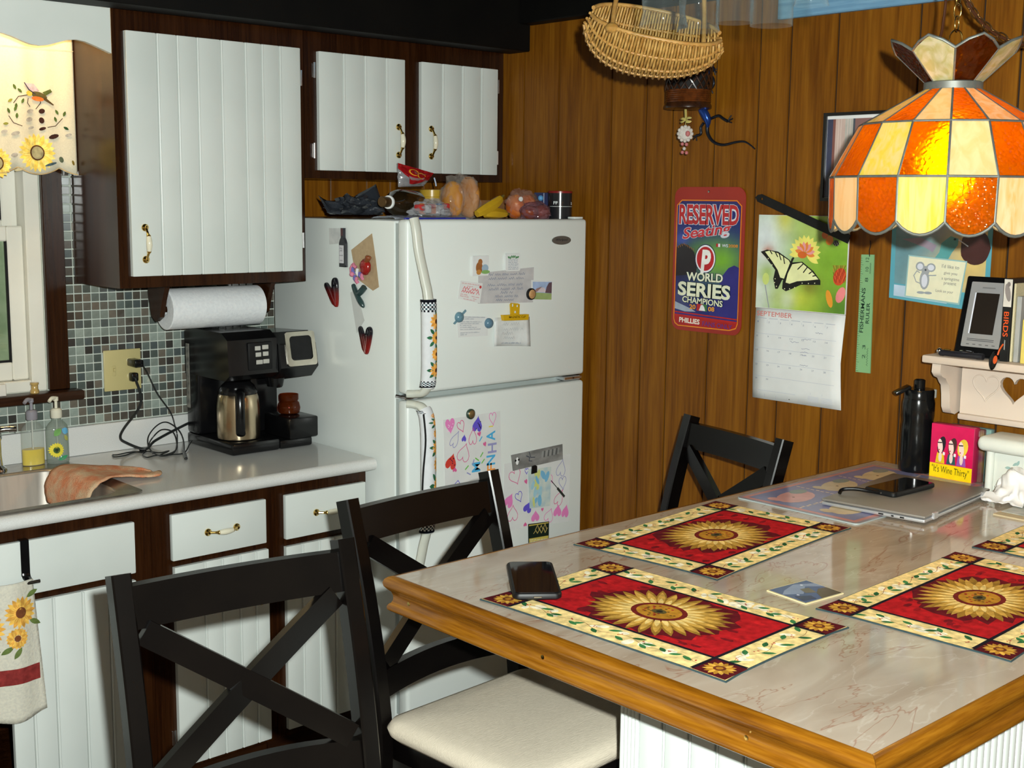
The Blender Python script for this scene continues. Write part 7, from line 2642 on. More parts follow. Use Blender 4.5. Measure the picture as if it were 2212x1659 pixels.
for a0, a1, cc in ((0.0, 0.045, S(56, 60, 84)), (0.045, 0.065, S(120, 76, 70)), (0.065, 0.14, S(190, 166, 156)), (0.14, 0.20, S(176, 172, 164)), (0.20, 0.215, S(70, 76, 86)), (0.215, 0.40, S(132, 96, 92)), (0.40, 0.7, S(176, 160, 150)), (0.7, 1.0, S(96, 84, 84))):
    c.poly([bil(P, a0, 0), bil(P, a1, 0), bil(P, a1, 1), bil(P, a0, 1)], cc)
c.L = 2
for a0 in (0.085, 0.105, 0.155, 0.175):
    c.poly([bil(P, a0, 0), bil(P, a0 + 0.004, 0), bil(P, a0 + 0.006, 1), bil(P, a0 + 0.002, 1)], S(206, 190, 182))
c.build('photo_print', P_GLOSS, (XW - 0.0102, 0, 0), (0, -1, 0), (0, 0, 1), pb)

# --- hummingbird calendar page
P = [(1.902, 1.462), (2.188, 1.440), (2.188, 1.720), (1.900, 1.724)]
o = WAL.sheet('bird_poster', P, 0.0012, pm('turquoise_paper', (0.10, 0.36, 0.44), (0.09, 0.33, 0.41), rough=0.5), 'turquoise bordered hummingbird and sunflower poster below the lamp', 'poster', lift=0.0006)
c = Pr()
Q = [bil(P, 0.05, 0.16), bil(P, 0.955, 0.16), bil(P, 0.955, 0.97), bil(P, 0.04, 0.97)]
grid(c, Q, blend(S(100, 140, 150), [(0.88, 0.45, 0.32, 0.6, S(216, 186, 110), 1.0), (0.55, 0.15, 0.25, 0.2, S(216, 186, 120), 0.8), (0.55, 0.95, 0.2, 0.2, S(186, 200, 200), 0.6), (0.3, 0.72, 0.22, 0.08, S(176, 170, 184), 0.8)]), 14, 12)
c.L = 2
p = W2(2108, 535)
ring = [(p[0] + 0.042 * (1 + 0.05 * math.sin(i * 5.1)) * math.cos(i * 0.2618), p[1] + 0.045 * math.sin(i * 0.2618)) for i in range(24)]
c.poly(ring, S(66, 36, 34))
c.L = 3
TEA = S(84, 150, 150)
b0, b1_, b2_ = W2(2022, 552), W2(2052, 522), W2(2066, 515)
c.poly([W2(2018, 560), W2(2030, 545), W2(2035, 525), W2(2055, 510), W2(2072, 516), W2(2070, 530), W2(2058, 545), W2(2048, 562)], TEA)
c.poly([W2(1950, 516), W2(1990, 513), W2(2025, 530), W2(2016, 545), W2(2000, 535)], S(140, 130, 146))
c.line([W2(2072, 518), W2(2092, 532)], 0.003, S(196, 200, 206))
c.L = 4
q = W2(2064, 517)
c.disc(q[0], q[1], 0.004, S(24, 40, 44), 0.003, n=8)
c.poly([bil(P, 0.05, 0.03), bil(P, 0.6, 0.03), bil(P, 0.6, 0.145), bil(P, 0.05, 0.145)], S(176, 196, 214))
WAL.ink(c, o, 0.0020, P_GLOSS)
# --- mouse greeting card
P = [(1.950, 1.468), (2.110, 1.456), (2.124, 1.571), (1.955, 1.581)]
o = WAL.sheet('greeting_card', P, 0.0016, pm('aqua_card', (0.30, 0.50, 0.50), rough=0.5), 'cream greeting card with a grey mouse drawing over the hummingbird poster', 'card', lift=0.0026)
c = Pr()
Q = [bil(P, 0.025, 0.03), bil(P, 0.975, 0.04), bil(P, 0.985, 0.97), bil(P, 0.02, 0.97)]
c.poly(Q, S(222, 220, 190))
MG, MW = S(150, 156, 160), S(206, 210, 220)


def mc(x, y):
    return W2(1780 + x / 5.12, 460 + y / 5.12, XW - 0.004)


c.L = 2
for x, y, w_, h_ in ((1065, 590, 50, 48), (1185, 605, 52, 45), (1125, 640, 45, 50), (1112, 740, 55, 100), (1070, 880, 45, 14), (1150, 885, 45, 14)):
    q = mc(x, y)
    c.disc(q[0], q[1], w_ * 0.00026, MG, h_ * 0.00026, n=14)
c.L = 3
for x, y, w_, h_ in ((1065, 592, 34, 32), (1185, 605, 36, 30), (1112, 750, 34, 68)):
    q = mc(x, y)
    c.disc(q[0], q[1], w_ * 0.00026, MW, h_ * 0.00026, n=14)
c.line([mc(1150, 690), mc(1200, 692), mc(1240, 690)], 0.003, MG)
c.line([mc(1070, 780), mc(1020, 760), mc(995, 690), mc(1030, 640), mc(1060, 660)], 0.0025, MG)
q = mc(1125, 630)
c.disc(q[0], q[1], 0.003, S(70, 76, 84), n=8)
rr = random.Random(6)
for t_, x, y, w_ in (("I'd like to", 1305, 605, 195), ('give you', 1325, 685, 150), ('a springtime', 1300, 745, 200), ('present', 1325, 800, 140), ('Look on your', 1235, 880, 200)):
    q = mc(x, y)
    c.text(t_, q[0], q[1], w_ * 0.00025, 0.0095, S(110, 112, 116), rot=-0.05)
WAL.ink(c, o, 0.0044, P_PAPER)

# --- blue painted board high on the wall
struct(MB().box((XW - 0.020, -3.2, 2.236), (XW - 0.0005, -1.505, 2.42), 0.003), 'trim_10', wood('blue_painted_board', (0.10, 0.22, 0.36), (0.14, 0.29, 0.44), (0.20, 0.37, 0.52), 'Y', rough=0.5))

# ------------------------------------------------------------------ whitewashed shelf
M_SHELF = pm('whitewashed_pine', (0.62, 0.53, 0.45), (0.54, 0.44, 0.36), scale=5, rough=0.6, stretch=(1, 0.15, 1), bump=0.06)
SX0, SY0, SY1, SZ0, SZ1 = 1.372, -2.087, -2.78, 1.3125, 1.333
sh = empty('wall_shelf', (1.44, -2.4, 1.17), 'whitewashed wooden wall shelf with carved hearts and a scroll bracket', 'shelf')
MB().box((SX0, SY1, SZ0), (XW - 0.0005, SY0, SZ1), 0.005, 2).build('board', M_SHELF, sh)
ap = MB()
holes = []
AX = 1.478
h2c = W2(2190, 846, AX)
h3c = (h2c[0] + 0.21, h2c[1])
aa0, aa1 = 2.145, 2.76
abz = W2(2090, 897, AX)[1]
holed_prism(ap, [(aa0, abz), (aa1, abz), (aa1, SZ0 - 0.0004), (aa0, SZ0 - 0.0004)], [heart(h2c[0], h2c[1], 0.075, 0.070, 32), heart(h3c[0], h3c[1], 0.075, 0.070, 32)], (AX + 0.014, 0, 0), (0, -1, 0), (0, 0, 1), 0.014)
ap.build('apron', M_SHELF, sh, angle=40)
h1c = W2(2121, 838, AX)
hr = heart(h1c[0] + 0.012, h1c[1], 0.072, 0.068, 32)
MB().tube([V((AX - 0.0005, -a, b)) for a, b in hr], 0.0022, 6, closed=True).build('carved_heart', M_SHELF, sh)
MB().box((AX - 0.012, -aa1, abz - 0.012), (AX + 0.013, -aa0, abz + 0.004), 0.004, 2).build('lower_rail', M_SHELF, sh)
# scroll bracket seen from the side
br_p = [(XW - 0.0005, SZ0 - 0.0004), (SX0 + 0.012, SZ0 - 0.0004), (SX0 + 0.010, SZ0 - 0.022), (SX0 + 0.022, SZ0 - 0.034), (SX0 + 0.040, SZ0 - 0.040), (SX0 + 0.050, SZ0 - 0.052), (SX0 + 0.060, SZ0 - 0.060), (SX0 + 0.066, SZ0 - 0.085), (SX0 + 0.070, SZ0 - 0.118), (SX0 + 0.080, SZ0 - 0.134), (SX0 + 0.098, SZ0 - 0.139), (XW - 0.012, SZ0 - 0.132), (XW - 0.0005, SZ0 - 0.12)]
for yy in (-2.112, -2.745):
    MB().prism(br_p, (0, yy, 0), (1, 0, 0), (0, 0, 1), 0.024).build('bracket', M_SHELF, sh, angle=60)

# things on the shelf
ZS = SZ1 + 0.0004
# boxed e-reader leaning back
tl = math.radians(14)
U_ = V((0, -1, 0))
Wt = V((math.sin(tl), 0, math.cos(tl)))
Nt = U_.cross(Wt)
pA = px(2061, 756, 1.408)
O_ = V((1.408, pA.y, ZS + 0.004))
bw, bh = 0.125, 0.205
er = empty('e_reader_box', (1.43, O_.y - bw / 2, ZS), 'black boxed e-reader with a grey face leaning on the shelf', 'e-reader')
skew = 0.0


def ersheet(nm, x0, y0, x1, y1, z, t_, mat, r_=0.003):
    return MB().prism(rrect(x0, y0, x1, y1, r_), O_ + Nt * z, U_, Wt, t_).build(nm, mat, er, smooth=False)


ersheet('box', 0, 0, bw, bh, -0.022, 0.022, M_BLACKPL)
ersheet('face', 0.014, 0.024, bw - 0.010, bh - 0.014, 0.0003, 0.001, pm('grey_face', (0.27, 0.27, 0.27), (0.24, 0.24, 0.24), rough=0.35))
ersheet('screen', 0.032, 0.058, bw - 0.032, bh - 0.042, 0.0014, 0.001, pm('dark_screen', (0.018, 0.013, 0.010), rough=0.25), 0.001)
c = Pr()
c.rect(0.028, 0.058, 0.032, bh - 0.042, S(214, 218, 230))
c.line([(0.045 + 0.034 * i / 20, bh - 0.030 + 0.003 * (i % 2)) for i in range(21)], 0.0008, S(70, 70, 72))
for i in range(2):
    c.rect(0.028, 0.040 + i * 0.004, bw - 0.026, 0.0415 + i * 0.004, S(60, 60, 64))
for i in range(5):
    c.rect(0.028 + i * 0.017, 0.030, 0.036 + i * 0.017, 0.0318, S(70, 70, 74))
c.build('face_print', P_PAPER, O_ + Nt * 0.0016, U_, Wt, er)
# books
def book(u0, u1, v0, x, mat, label, h=None):
    a, b = px(u0, v0, x), px(u1, v0, x)
    zt_ = a.z
    o_ = thing(MB().box((x, b.y + 0.0006, ZS), (XW - 0.012, a.y, zt_), 0.0015), 'book', mat, label, 'book', 'books on the shelf')
    return o_, a.y, b.y, zt_


o, ya, yb_, zt = book(2170, 2190, 601, 1.405, pm('black_book', (0.010, 0.010, 0.010), rough=0.35), 'black book with an orange title and a bird on its spine')
c = Pr()
hgt = zt - ZS
aw = ya - yb_ - 0.0006
c.rect(-ya + 0.001, ZS + hgt * 0.66, -ya + aw - 0.001, zt - 0.002, S(206, 200, 190))
c.L = 2
c.disc(-ya + aw * 0.5, ZS + hgt * 0.83, aw * 0.30, S(136, 128, 124), hgt * 0.11, n=14, rot=0.2)
c.disc(-ya + aw * 0.55, ZS + hgt * 0.93, aw * 0.2, S(120, 112, 110), hgt * 0.03, n=10)
c.text('BIRDS', -ya + aw * 0.22, ZS + hgt * 0.60, hgt * 0.30, aw * 0.56, S(226, 84, 34), 0.01, rot=-math.pi / 2)
c.line([(-ya + aw * (0.45 + 0.12 * (i % 2)), ZS + hgt * (0.26 - 0.009 * i)) for i in range(14)], 0.0008, S(190, 190, 190))
c.build('spine_print', P_GLOSS, (1.4048, 0, 0), (0, -1, 0), (0, 0, 1), o)
book(2191, 2196, 612, 1.408, pm('cream_pages', (0.60, 0.54, 0.34), (0.5, 0.46, 0.3), scale=200, rough=0.7, stretch=(1, 6, 1)), 'thin cream paperback beside the bird book')
book(2197, 2208, 640, 1.412, pm('grey_cover', (0.30, 0.31, 0.30), (0.36, 0.37, 0.36), scale=12, rough=0.5), 'grey paperback near the right edge of the picture')
book(2209, 2226, 690, 1.400, pm('yellow_cover', (0.62, 0.50, 0.12), (0.56, 0.45, 0.10), rough=0.5), 'short yellow book at the right edge of the picture')
# pocket torch and clip
pa, pb2 = px(2029, 766, 1.386), px(2124, 772, 1.386)
o = empty('penlight', (1.386, (pa.y + pb2.y) / 2, ZS), 'dark metal penlight lying at the front of the shelf', 'flashlight')
zr = ZS + 0.0085
MB().tube([V((1.386, pa.y + t_ * (pb2.y - pa.y), zr)) for t_ in (0, 0.03, 0.1, 0.12, 0.5, 0.85, 0.87, 1.0)], [0.006, 0.0082, 0.0084, 0.0072, 0.0076, 0.0076, 0.0084, 0.0080], 14).build('barrel', pm('gun_metal', (0.03, 0.03, 0.04), (0.05, 0.05, 0.06), rough=0.2, metal=0.6), o)
MB().ball((1.386, pa.y, zr + 0.004), 0.008, 12).build('end_knob', M_CHROME, o)
MB().box((1.383, pa.y - 0.030, zr + 0.0078), (1.389, pa.y - 0.012, zr + 0.0105), 0.001).build('brass_clip', M_BRASS, o)
MB().tube([(1.386, pa.y - 0.055 - i * 0.012, zr + 0.0085) for i in range(4)], [0.002, 0.004, 0.0035, 0.002], 8).build('switch', M_CHROME, o)
q = px(2150, 780, 1.368)
o = empty('clip_on_light', (1.366, q.y, q.z - 0.02), 'black and orange clip hanging over the front edge of the shelf', 'clip')
ax = (V((-1, 0.25, 0.2))).normalized().to_track_quat('Z', 'Y').to_matrix()
MB().lathe([(0.002, 0), (0.013, 0.001), (0.016, 0.004), (0.013, 0.008), (0.001, 0.010)], 20, (1.3715, q.y + 0.004, q.z), ax @ Matrix.Diagonal(V((0.75, 1.5, 1)))).build('disc', M_BLACKPL, o)
MB().lathe([(0.006, 0.0), (0.007, 0.0015), (0.001, 0.002)], 16, (1.3605, q.y - 0.004, q.z + 0.004), ax @ Matrix.Diagonal(V((0.9, 1.5, 1)))).build('lens', pm('orange_plastic', (0.62, 0.09, 0.015), rough=0.35), o)
MB().tube(spline([(1.362, q.y - 0.008, q.z + 0.016), (1.366, q.y - 0.010, q.z + 0.03), (1.378, q.y - 0.012, q.z + 0.042)], 5), 0.002, 6).build('strap', pm('orange_plastic', (0.62, 0.09, 0.015)), o)

# ------------------------------------------------------------------ stained glass pendant lamp
LX, LY = 0.773, -2.457


def pane_mat(name, col, col2, tl_, clear, rough=0.1, bscale=60, bump=0.4, stretch=(1, 1, 1), body=1.0, see=None):
    m, nt, b = new_mat(name)
    L = nt.links
    out = nt.nodes['Material Output']
    tc = nt.nodes.new('ShaderNodeTexCoord')
    mp = nt.nodes.new('ShaderNodeMapping')
    mp.inputs['Scale'].default_value = stretch
    mp.inputs['Rotation'].default_value = (0.3, 0.2, 0.5)
    L.new(tc.outputs['Object'], mp.inputs[0])
    n = nt.nodes.new('ShaderNodeTexNoise')
    n.inputs['Scale'].default_value = 14
    n.inputs['Detail'].default_value = 3
    n.inputs['Distortion'].default_value = 1.0
    L.new(mp.outputs[0], n.inputs['Vector'])
    r = nt.nodes.new('ShaderNodeValToRGB')
    r.color_ramp.elements[0].position = 0.38
    r.color_ramp.elements[1].position = 0.62
    r.color_ramp.elements[0].color = (*col, 1)
    r.color_ramp.elements[1].color = (*col2, 1)
    L.new(n.outputs['Fac'], r.inputs[0])
    bsc = nt.nodes.new('ShaderNodeVectorMath')
    bsc.operation = 'SCALE'
    bsc.inputs['Scale'].default_value = body
    L.new(r.outputs[0], bsc.inputs[0])
    L.new(bsc.outputs[0], b.inputs['Base Color'])
    b.inputs['Roughness'].default_value = rough
    b.inputs['Specular IOR Level'].default_value = 0.6
    v = nt.nodes.new('ShaderNodeTexVoronoi')
    v.inputs['Scale'].default_value = bscale
    L.new(tc.outputs['Object'], v.inputs['Vector'])
    bp = nt.nodes.new('ShaderNodeBump')
    bp.inputs['Strength'].default_value = bump
    bp.inputs['Distance'].default_value = 0.004
    L.new(v.outputs['Distance'], bp.inputs['Height'])
    L.new(bp.outputs[0], b.inputs['Normal'])
    t = nt.nodes.new('ShaderNodeBsdfTranslucent')
    L.new(r.outputs[0], t.inputs['Color'])
    L.new(bp.outputs[0], t.inputs['Normal'])
    m1 = nt.nodes.new('ShaderNodeMixShader')
    m1.inputs[0].default_value = tl_
    L.new(b.outputs[0], m1.inputs[1])
    L.new(t.outputs[0], m1.inputs[2])
    tr = nt.nodes.new('ShaderNodeBsdfRefraction' if see else 'ShaderNodeBsdfTransparent')
    if see:                       # hammered clear glass scatters the bulb behind it
        tr.inputs['Color'].default_value = (*see, 1)
        tr.inputs['Roughness'].default_value = 0.5
        tr.inputs['IOR'].default_value = 1.25
        L.new(bp.outputs[0], tr.inputs['Normal'])
    else:
        L.new(r.outputs[0], tr.inputs[0])
    m2 = nt.nodes.new('ShaderNodeMixShader')
    m2.inputs[0].default_value = clear
    L.new(m1.outputs[0], m2.inputs[1])
    L.new(tr.outputs[0], m2.inputs[2])
    L.new(m2.outputs[0], out.inputs[0])
    return m


G_AMB = pane_mat('amber_hammered_glass', (0.68, 0.20, 0.002), (0.78, 0.28, 0.003), 0.34, 0.60, 0.06, 110, 0.8, body=0.22, see=(0.95, 0.50, 0.01))
G_AMBD = pane_mat('dark_amber_glass', (0.30, 0.05, 0.004), (0.40, 0.08, 0.006), 0.4, 0.40, 0.06, 90, 0.5, body=0.25)
G_CRM = pane_mat('cream_opal_glass', (0.80, 0.56, 0.26), (0.82, 0.64, 0.36), 0.35, 0.0, 0.12, 20, 0.05, (3, 3, 0.6))
G_YEL = pane_mat('yellow_streaky_glass', (0.72, 0.58, 0.08), (0.80, 0.60, 0.26), 0.35, 0.0, 0.12, 20, 0.05, (4, 4, 0.5))
G_PEA = pane_mat('peach_opal_glass', (0.84, 0.48, 0.18), (0.86, 0.64, 0.40), 0.35, 0.0, 0.12, 20, 0.05, (3, 3, 0.6))
G_GRN = pane_mat('pale_green_opal_glass', (0.52, 0.48, 0.20), (0.66, 0.62, 0.40), 0.35, 0.0, 0.14, 20, 0.05, (3, 3, 0.8))
M_LEAD = pm('lead_came', (0.13, 0.14, 0.125), (0.18, 0.185, 0.165), scale=40, rough=0.5, metal=0.5)
lamp = empty('pendant_lamp', (LX, LY, 1.662), 'amber and cream stained glass pendant lamp hanging over the table', 'lamp')
A0 = math.atan2(CAM.y - LY, CAM.x - LX)
NP = 16


def LP(r_, ang, z):
    return V((LX + r_ * math.cos(ang), LY + r_ * math.sin(ang), z))


def pane(pts, mat, th=0.0024):
    c0 = sum(pts, V((0, 0, 0))) / len(pts)
    nrm = (pts[1] - pts[0]).cross(pts[2] - pts[0]).normalized()
    if nrm.dot(c0 - V((LX, LY, c0.z))) < 0:
        pts = pts[::-1]
        nrm = -nrm
    pts = [c0 + (p - c0) * 0.985 for p in pts]
    n_ = len(pts)
    vs = [p - nrm * th / 2 for p in pts] + [p + nrm * th / 2 for p in pts]
    fs = [tuple(range(n_ - 1, -1, -1)), tuple(range(n_, 2 * n_))] + [(i, (i + 1) % n_, n_ + (i + 1) % n_, n_ + i) for i in range(n_)]
    return MB().mesh(vs, fs).build('pane', mat, lamp, smooth=False)


rows = [(0.053, 1.940, 0.1745, 1.871), (0.1745, 1.871, 0.228, 1.768), (0.228, 1.768, 0.2255, 1.684)]
lead = MB()
step = 2 * math.pi / NP
creams = [G_CRM, G_YEL, G_PEA, G_CRM, G_YEL]
for k in range(NP):
    a, b = A0 + k * step, A0 + (k + 1) * step
    for ri, (r0, z0, r1, z1) in enumerate(rows):
        amber = (k % 2 == 0) == (ri != 1)
        mt = G_AMB if amber else creams[(k * 2 + ri * 3) % 5]
        if not amber and ri == 2:
            mt = [G_PEA, G_CRM, G_CRM, G_YEL][(k // 2) % 4]
        if ri < 2:
            pane([LP(r0, a, z0), LP(r0, b, z0), LP(r1, b, z1), LP(r1, a, z1)], mt)
        else:
            pa_, pb_ = LP(r1, a, z1), LP(r1, b, z1)
            sc_pts = []
            for i in range(9):
                t = i / 8
                sc_pts.append(pb_.lerp(pa_, t) + V((0, 0, -0.024 * math.sin(math.pi * t) ** 0.8)))
            pane([LP(r0, a, z0), LP(r0, b, z0)] + sc_pts, mt)
            lead.tube(sc_pts, 0.0032, 8)
    lead.tube([LP(0.053, a, 1.940), LP(0.1745, a, 1.871), LP(0.228, a, 1.768), LP(0.2255, a, 1.684)], 0.0024, 6)
    for r_, z_ in ((0.1745, 1.871), (0.228, 1.768)):
        lead.tube([LP(r_, a, z_), LP(r_, b, z_)], 0.0026, 6)
# crown of eight flared panes
s8 = 2 * math.pi / 8
for k in range(8):
    a, b = A0 + k * s8, A0 + (k + 1) * s8
    mid = (a + b) / 2
    p = [LP(0.052, a, 1.954), LP(0.052, b, 1.954), LP(0.110, b, 2.010), LP(0.128, mid, 2.033), LP(0.110, a, 2.010)]
    pane(p, G_AMBD if k % 2 == 0 else G_GRN)
    lead.tube([LP(0.110, a, 2.010), LP(0.119, (a + mid) / 2, 2.024), LP(0.128, mid, 2.033), LP(0.119, (b + mid) / 2, 2.024), LP(0.110, b, 2.010)], 0.0030, 6)
    lead.tube([LP(0.052, a, 1.954), LP(0.110, a, 2.010)], 0.0022, 6)
lead.build('leading', M_LEAD, lamp, angle=60)
MB().lathe([(0.053, 1.938), (0.056, 1.940), (0.056, 1.953), (0.053, 1.955), (0.045, 1.955), (0.045, 1.938), (0.053, 1.938)], 40, (LX, LY, 0), cap=False).build('neck_ring', M_LEAD, lamp)
MB().lathe([(0.046, 1.945), (0.046, 1.950), (0.004, 1.952)], 24, (LX, LY, 0)).build('cap', M_BRASS, lamp)
MB().lathe([(0.018, 1.945), (0.018, 1.865), (0.014, 1.855)], 16, (LX, LY, 0)).build('socket', M_BRASS, lamp)
bm_ = bpy.data.materials.new('lit_bulb')
bm_.use_nodes = True
bb = bm_.node_tree.nodes['Principled BSDF']
bb.inputs['Base Color'].default_value = (1, 0.9, 0.7, 1)
bb.inputs['Emission Color'].default_value = (1.0, 0.80, 0.46, 1)
bb.inputs['Emission Strength'].default_value = 75
MB().lathe([(0.0135, 1.858), (0.016, 1.845), (0.032, 1.828), (0.042, 1.80), (0.041, 1.782), (0.028, 1.764), (0.0005, 1.756)], 24, (LX - 0.035, LY - 0.02, 0)).build('bulb', bm_, lamp)
l = bpy.data.lights.new('bulb_glow', 'POINT')
l.energy = 0.6
l.color = (1.0, 0.80, 0.48)
l.shadow_soft_size = 0.035
lo = bpy.data.objects.new('bulb_glow', l)
COL.objects.link(lo)
lo.parent = lamp
lo.location = V((LX - 0.05, LY - 0.03, 1.755)) - LOC[lamp.name]
MB().tube([V((LX + 0.0125 * math.cos(t * 0.3927) * -RX.x, LY + 0.0125 * math.cos(t * 0.3927) * -RX.y, 2.037 + 0.0180 * math.sin(t * 0.3927))) for t in range(16)], 0.0016, 6, closed=True).build('ring', M_BRASS, lamp)
MB().cyl((LX, LY, 1.952), (LX, LY, 2.019), 0.004, 8).build('loop_stem', M_BRASS, lamp)


def link_mesh(w_, h_, r_, name, mat):
    pts = []
    for i in range(14):
        t = 2 * math.pi * i / 14
        pts.append(V((w_ * math.cos(t), 0, h_ * math.sin(t))))
    me = MB().tube(pts, r_, 6, closed=True).data(name)
    me.materials.append(mat)
    me.polygons.foreach_set('use_smooth', [True] * len(me.polygons))
    return me


def chain(root, pts, me, pitch):
    """links one by one along a path, each turned a quarter from the last"""
    P_ = spline(pts, 24)
    out, acc = [], 0.0
    last = P_[0]
    i = 0
    k_ = 0
    for a, b in zip(P_, P_[1:]):
        seg = (b - a).length
        while acc + seg >= pitch * k_ and seg > 0:
            t = (pitch * k_ - acc) / seg
            p = a.lerp(b, t)
            d = (b - a).normalized()
            q_ = d.to_track_quat('Z', 'Y') @ Matrix.Rotation(math.pi / 2 * (k_ % 2), 3, 'Z').to_quaternion()
            o_ = bpy.data.objects.new('link', me)
            COL.objects.link(o_)
            o_.parent = root
            o_.location = p - LOC[root.name]
            o_.rotation_mode = 'QUATERNION'
            o_.rotation_quaternion = q_
            k_ += 1
        acc += seg


chain(lamp, [(LX, LY, 2.066), (LX, LY, 2.2), (LX, LY, 2.43)], link_mesh(0.0075, 0.0155, 0.0014, 'link', M_BRASS), 0.025)
MB().tube(spline([(LX + 0.003, LY, 1.955), pd(2028, 115, 2.49), pd(2036, 60, 2.50), pd(2043, 5, 2.50), pd(2046, -60, 2.5), (LX + 0.005, LY, 2.43)], 8), 0.0028, 8).build('wire', pm('brown_wire', (0.06, 0.02, 0.008), rough=0.35), lamp)
sw = empty('swag_chain', (1.25, -2.30, 2.08), 'dark brass swag chain with a brown wire drooping beside the lamp', 'chain')
spts = [pd(2060, -130, 2.66), pd(2078, -30, 2.68), pd(2098, 18, 2.70), pd(2125, 52, 2.72), pd(2160, 78, 2.74), pd(2205, 95, 2.76), pd(2270, 100, 2.8), pd(2340, 70, 2.84), pd(2400, -20, 2.88), pd(2430, -120, 2.9)]
chain(sw, spts, link_mesh(0.0085, 0.0150, 0.0018, 'link', pm('dark_brass', (0.16, 0.08, 0.02), (0.10, 0.05, 0.015), rough=0.3, metal=0.8)), 0.0235)
MB().tube(spline(spts, 10), 0.0035, 8).build('wire', pm('brown_wire', (0.06, 0.02, 0.008)), sw)

# ------------------------------------------------------------------ stemware on a hanging rack
M_WINE, nt, bs = new_mat('clear_glass')
lw_ = nt.nodes.new('ShaderNodeLayerWeight')
lw_.inputs['Blend'].default_value = 0.5
pw_ = nt.nodes.new('ShaderNodeMath')
pw_.operation = 'POWER'
pw_.inputs[1].default_value = 3.0
ma_ = nt.nodes.new('ShaderNodeMath')
ma_.operation = 'MULTIPLY_ADD'
ma_.inputs[1].default_value = 0.28
ma_.inputs[2].default_value = 0.02
tr_ = nt.nodes.new('ShaderNodeBsdfTransparent')
tr_.inputs[0].default_value = (0.96, 0.98, 0.975, 1)
bs.inputs['Base Color'].default_value = (0.55, 0.60, 0.60, 1)
bs.inputs['Roughness'].default_value = 0.06
bs.inputs['Specular IOR Level'].default_value = 1.0
bs.inputs['IOR'].default_value = 2.2
mg_ = nt.nodes.new('ShaderNodeMixShader')
nt.links.new(lw_.outputs['Facing'], pw_.inputs[0])
nt.links.new(pw_.outputs[0], ma_.inputs[0])
nt.links.new(ma_.outputs[0], mg_.inputs[0])
nt.links.new(tr_.outputs[0], mg_.inputs[1])
nt.links.new(bs.outputs[0], mg_.inputs[2])
nt.links.new(mg_.outputs[0], nt.nodes['Material Output'].inputs[0])
RZ = 2.050
FZ = 2.236
gl = [(1433, 58, 53, 'wide bell'), (1508, 68, 47, 'round'), (1586, 50, 40, 'slim'), (1666, 56, 46, 'straight'), (1752, 12, 38, 'small')]
labs = ['upside-down wine glass hanging nearest the wicker basket, leftmost of the row', 'upside-down wine glass hanging second from the left, its rim lowest of the row', 'upside-down wine glass hanging in the middle of the row, set back', 'upside-down straight wine glass hanging second from the right', 'upside-down wine glass hanging rightmost, just before the blue board']
gp = []
for (u, v, hw, nm), lab in zip(gl, labs):
    q = pz(u, v, RZ)
    dist = (q - CAM).dot(FW)
    R = hw / FPX * dist
    gp.append((q, R))
    k = R / 0.045
    H = FZ - RZ
    out = [(R, 0.0), (R * 0.93, 0.012), (R * 0.86, 0.028), (R * 0.90, 0.045), (R * 0.92, 0.058), (R * 0.84, 0.074), (R * 0.58, 0.088), (R * 0.22, 0.096), (0.0050, 0.104), (0.0038, 0.122), (0.0038, H - 0.018), (0.007, H - 0.008), (R * 0.80, H - 0.0025), (R * 0.82, H)]
    if nm in ('straight', 'slim'):
        out[1:6] = [(R * 1.0, 0.012), (R * 1.0, 0.030), (R * 1.0, 0.050), (R * 0.98, 0.066), (R * 0.90, 0.080)]
    inn = [(0.0008, 0.0925), (R * 0.20, 0.0925), (R * 0.55, 0.085), (R * 0.84 - 0.0014 if nm not in ('straight', 'slim') else R * 0.9 - 0.0014, 0.072 if nm not in ('straight', 'slim') else 0.078)] + [(r_ - 0.0013, z_) for r_, z_ in out[4:0:-1]] + [(R - 0.0009, 0.0)]
    prof_ = [(0.0008, H)] + out[::-1] + inn[::-1]
    o = thing(MB().lathe([(r_, RZ + z_) for r_, z_ in prof_], 36, (q.x, q.y, 0), cap=False), 'wine_glass', M_WINE, lab, 'wine glass', 'stemware hanging from the rack', angle=60, recalc=True)
rk = empty('stemware_rack', (0.45, -2.25, 2.24), 'wooden hanging rack that holds the upside-down wine glasses', 'rack')
M_RACK = wood('rack_wood', (0.05, 0.02, 0.008), (0.09, 0.04, 0.015), (0.12, 0.06, 0.02), 'X', rough=0.4)
xs = [q.x for q, R in gp]
for q, R in gp:
    for s in (-1, 1):
        MB().box((q.x + s * (0.012), q.y - 0.10, FZ - 0.010), (q.x + s * (0.012 + R * 0.75), q.y + 0.10, FZ - 0.0055), 0.001).build('rail', M_RACK, rk)
    MB().box((q.x - R * 0.95, q.y - 0.10, FZ + 0.004), (q.x + R * 0.95, q.y + 0.10, FZ + 0.018), 0.002).build('slat', M_RACK, rk)
    for s in (-1, 1):
        MB().box((q.x - R * 0.95, q.y + s * 0.102 - 0.004, FZ - 0.012), (q.x + R * 0.95, q.y + s * 0.102 + 0.004, FZ + 0.018), 0.001).build('end_strip', M_RACK, rk)
ys = [q.y for q, R in gp]
MB().box((min(xs) - 0.06, min(ys) - 0.11, FZ + 0.0185), (max(xs) + 0.06, max(ys) + 0.11, FZ + 0.036), 0.003).build('board', M_RACK, rk)
for xx in (min(xs) - 0.03, max(xs) + 0.03):
    for yy in (min(ys) - 0.08, max(ys) + 0.08):
        MB().cyl((xx, yy, FZ + 0.036), (xx, yy, 2.44), 0.004, 8).build('hanger', M_BLACKMT, rk)

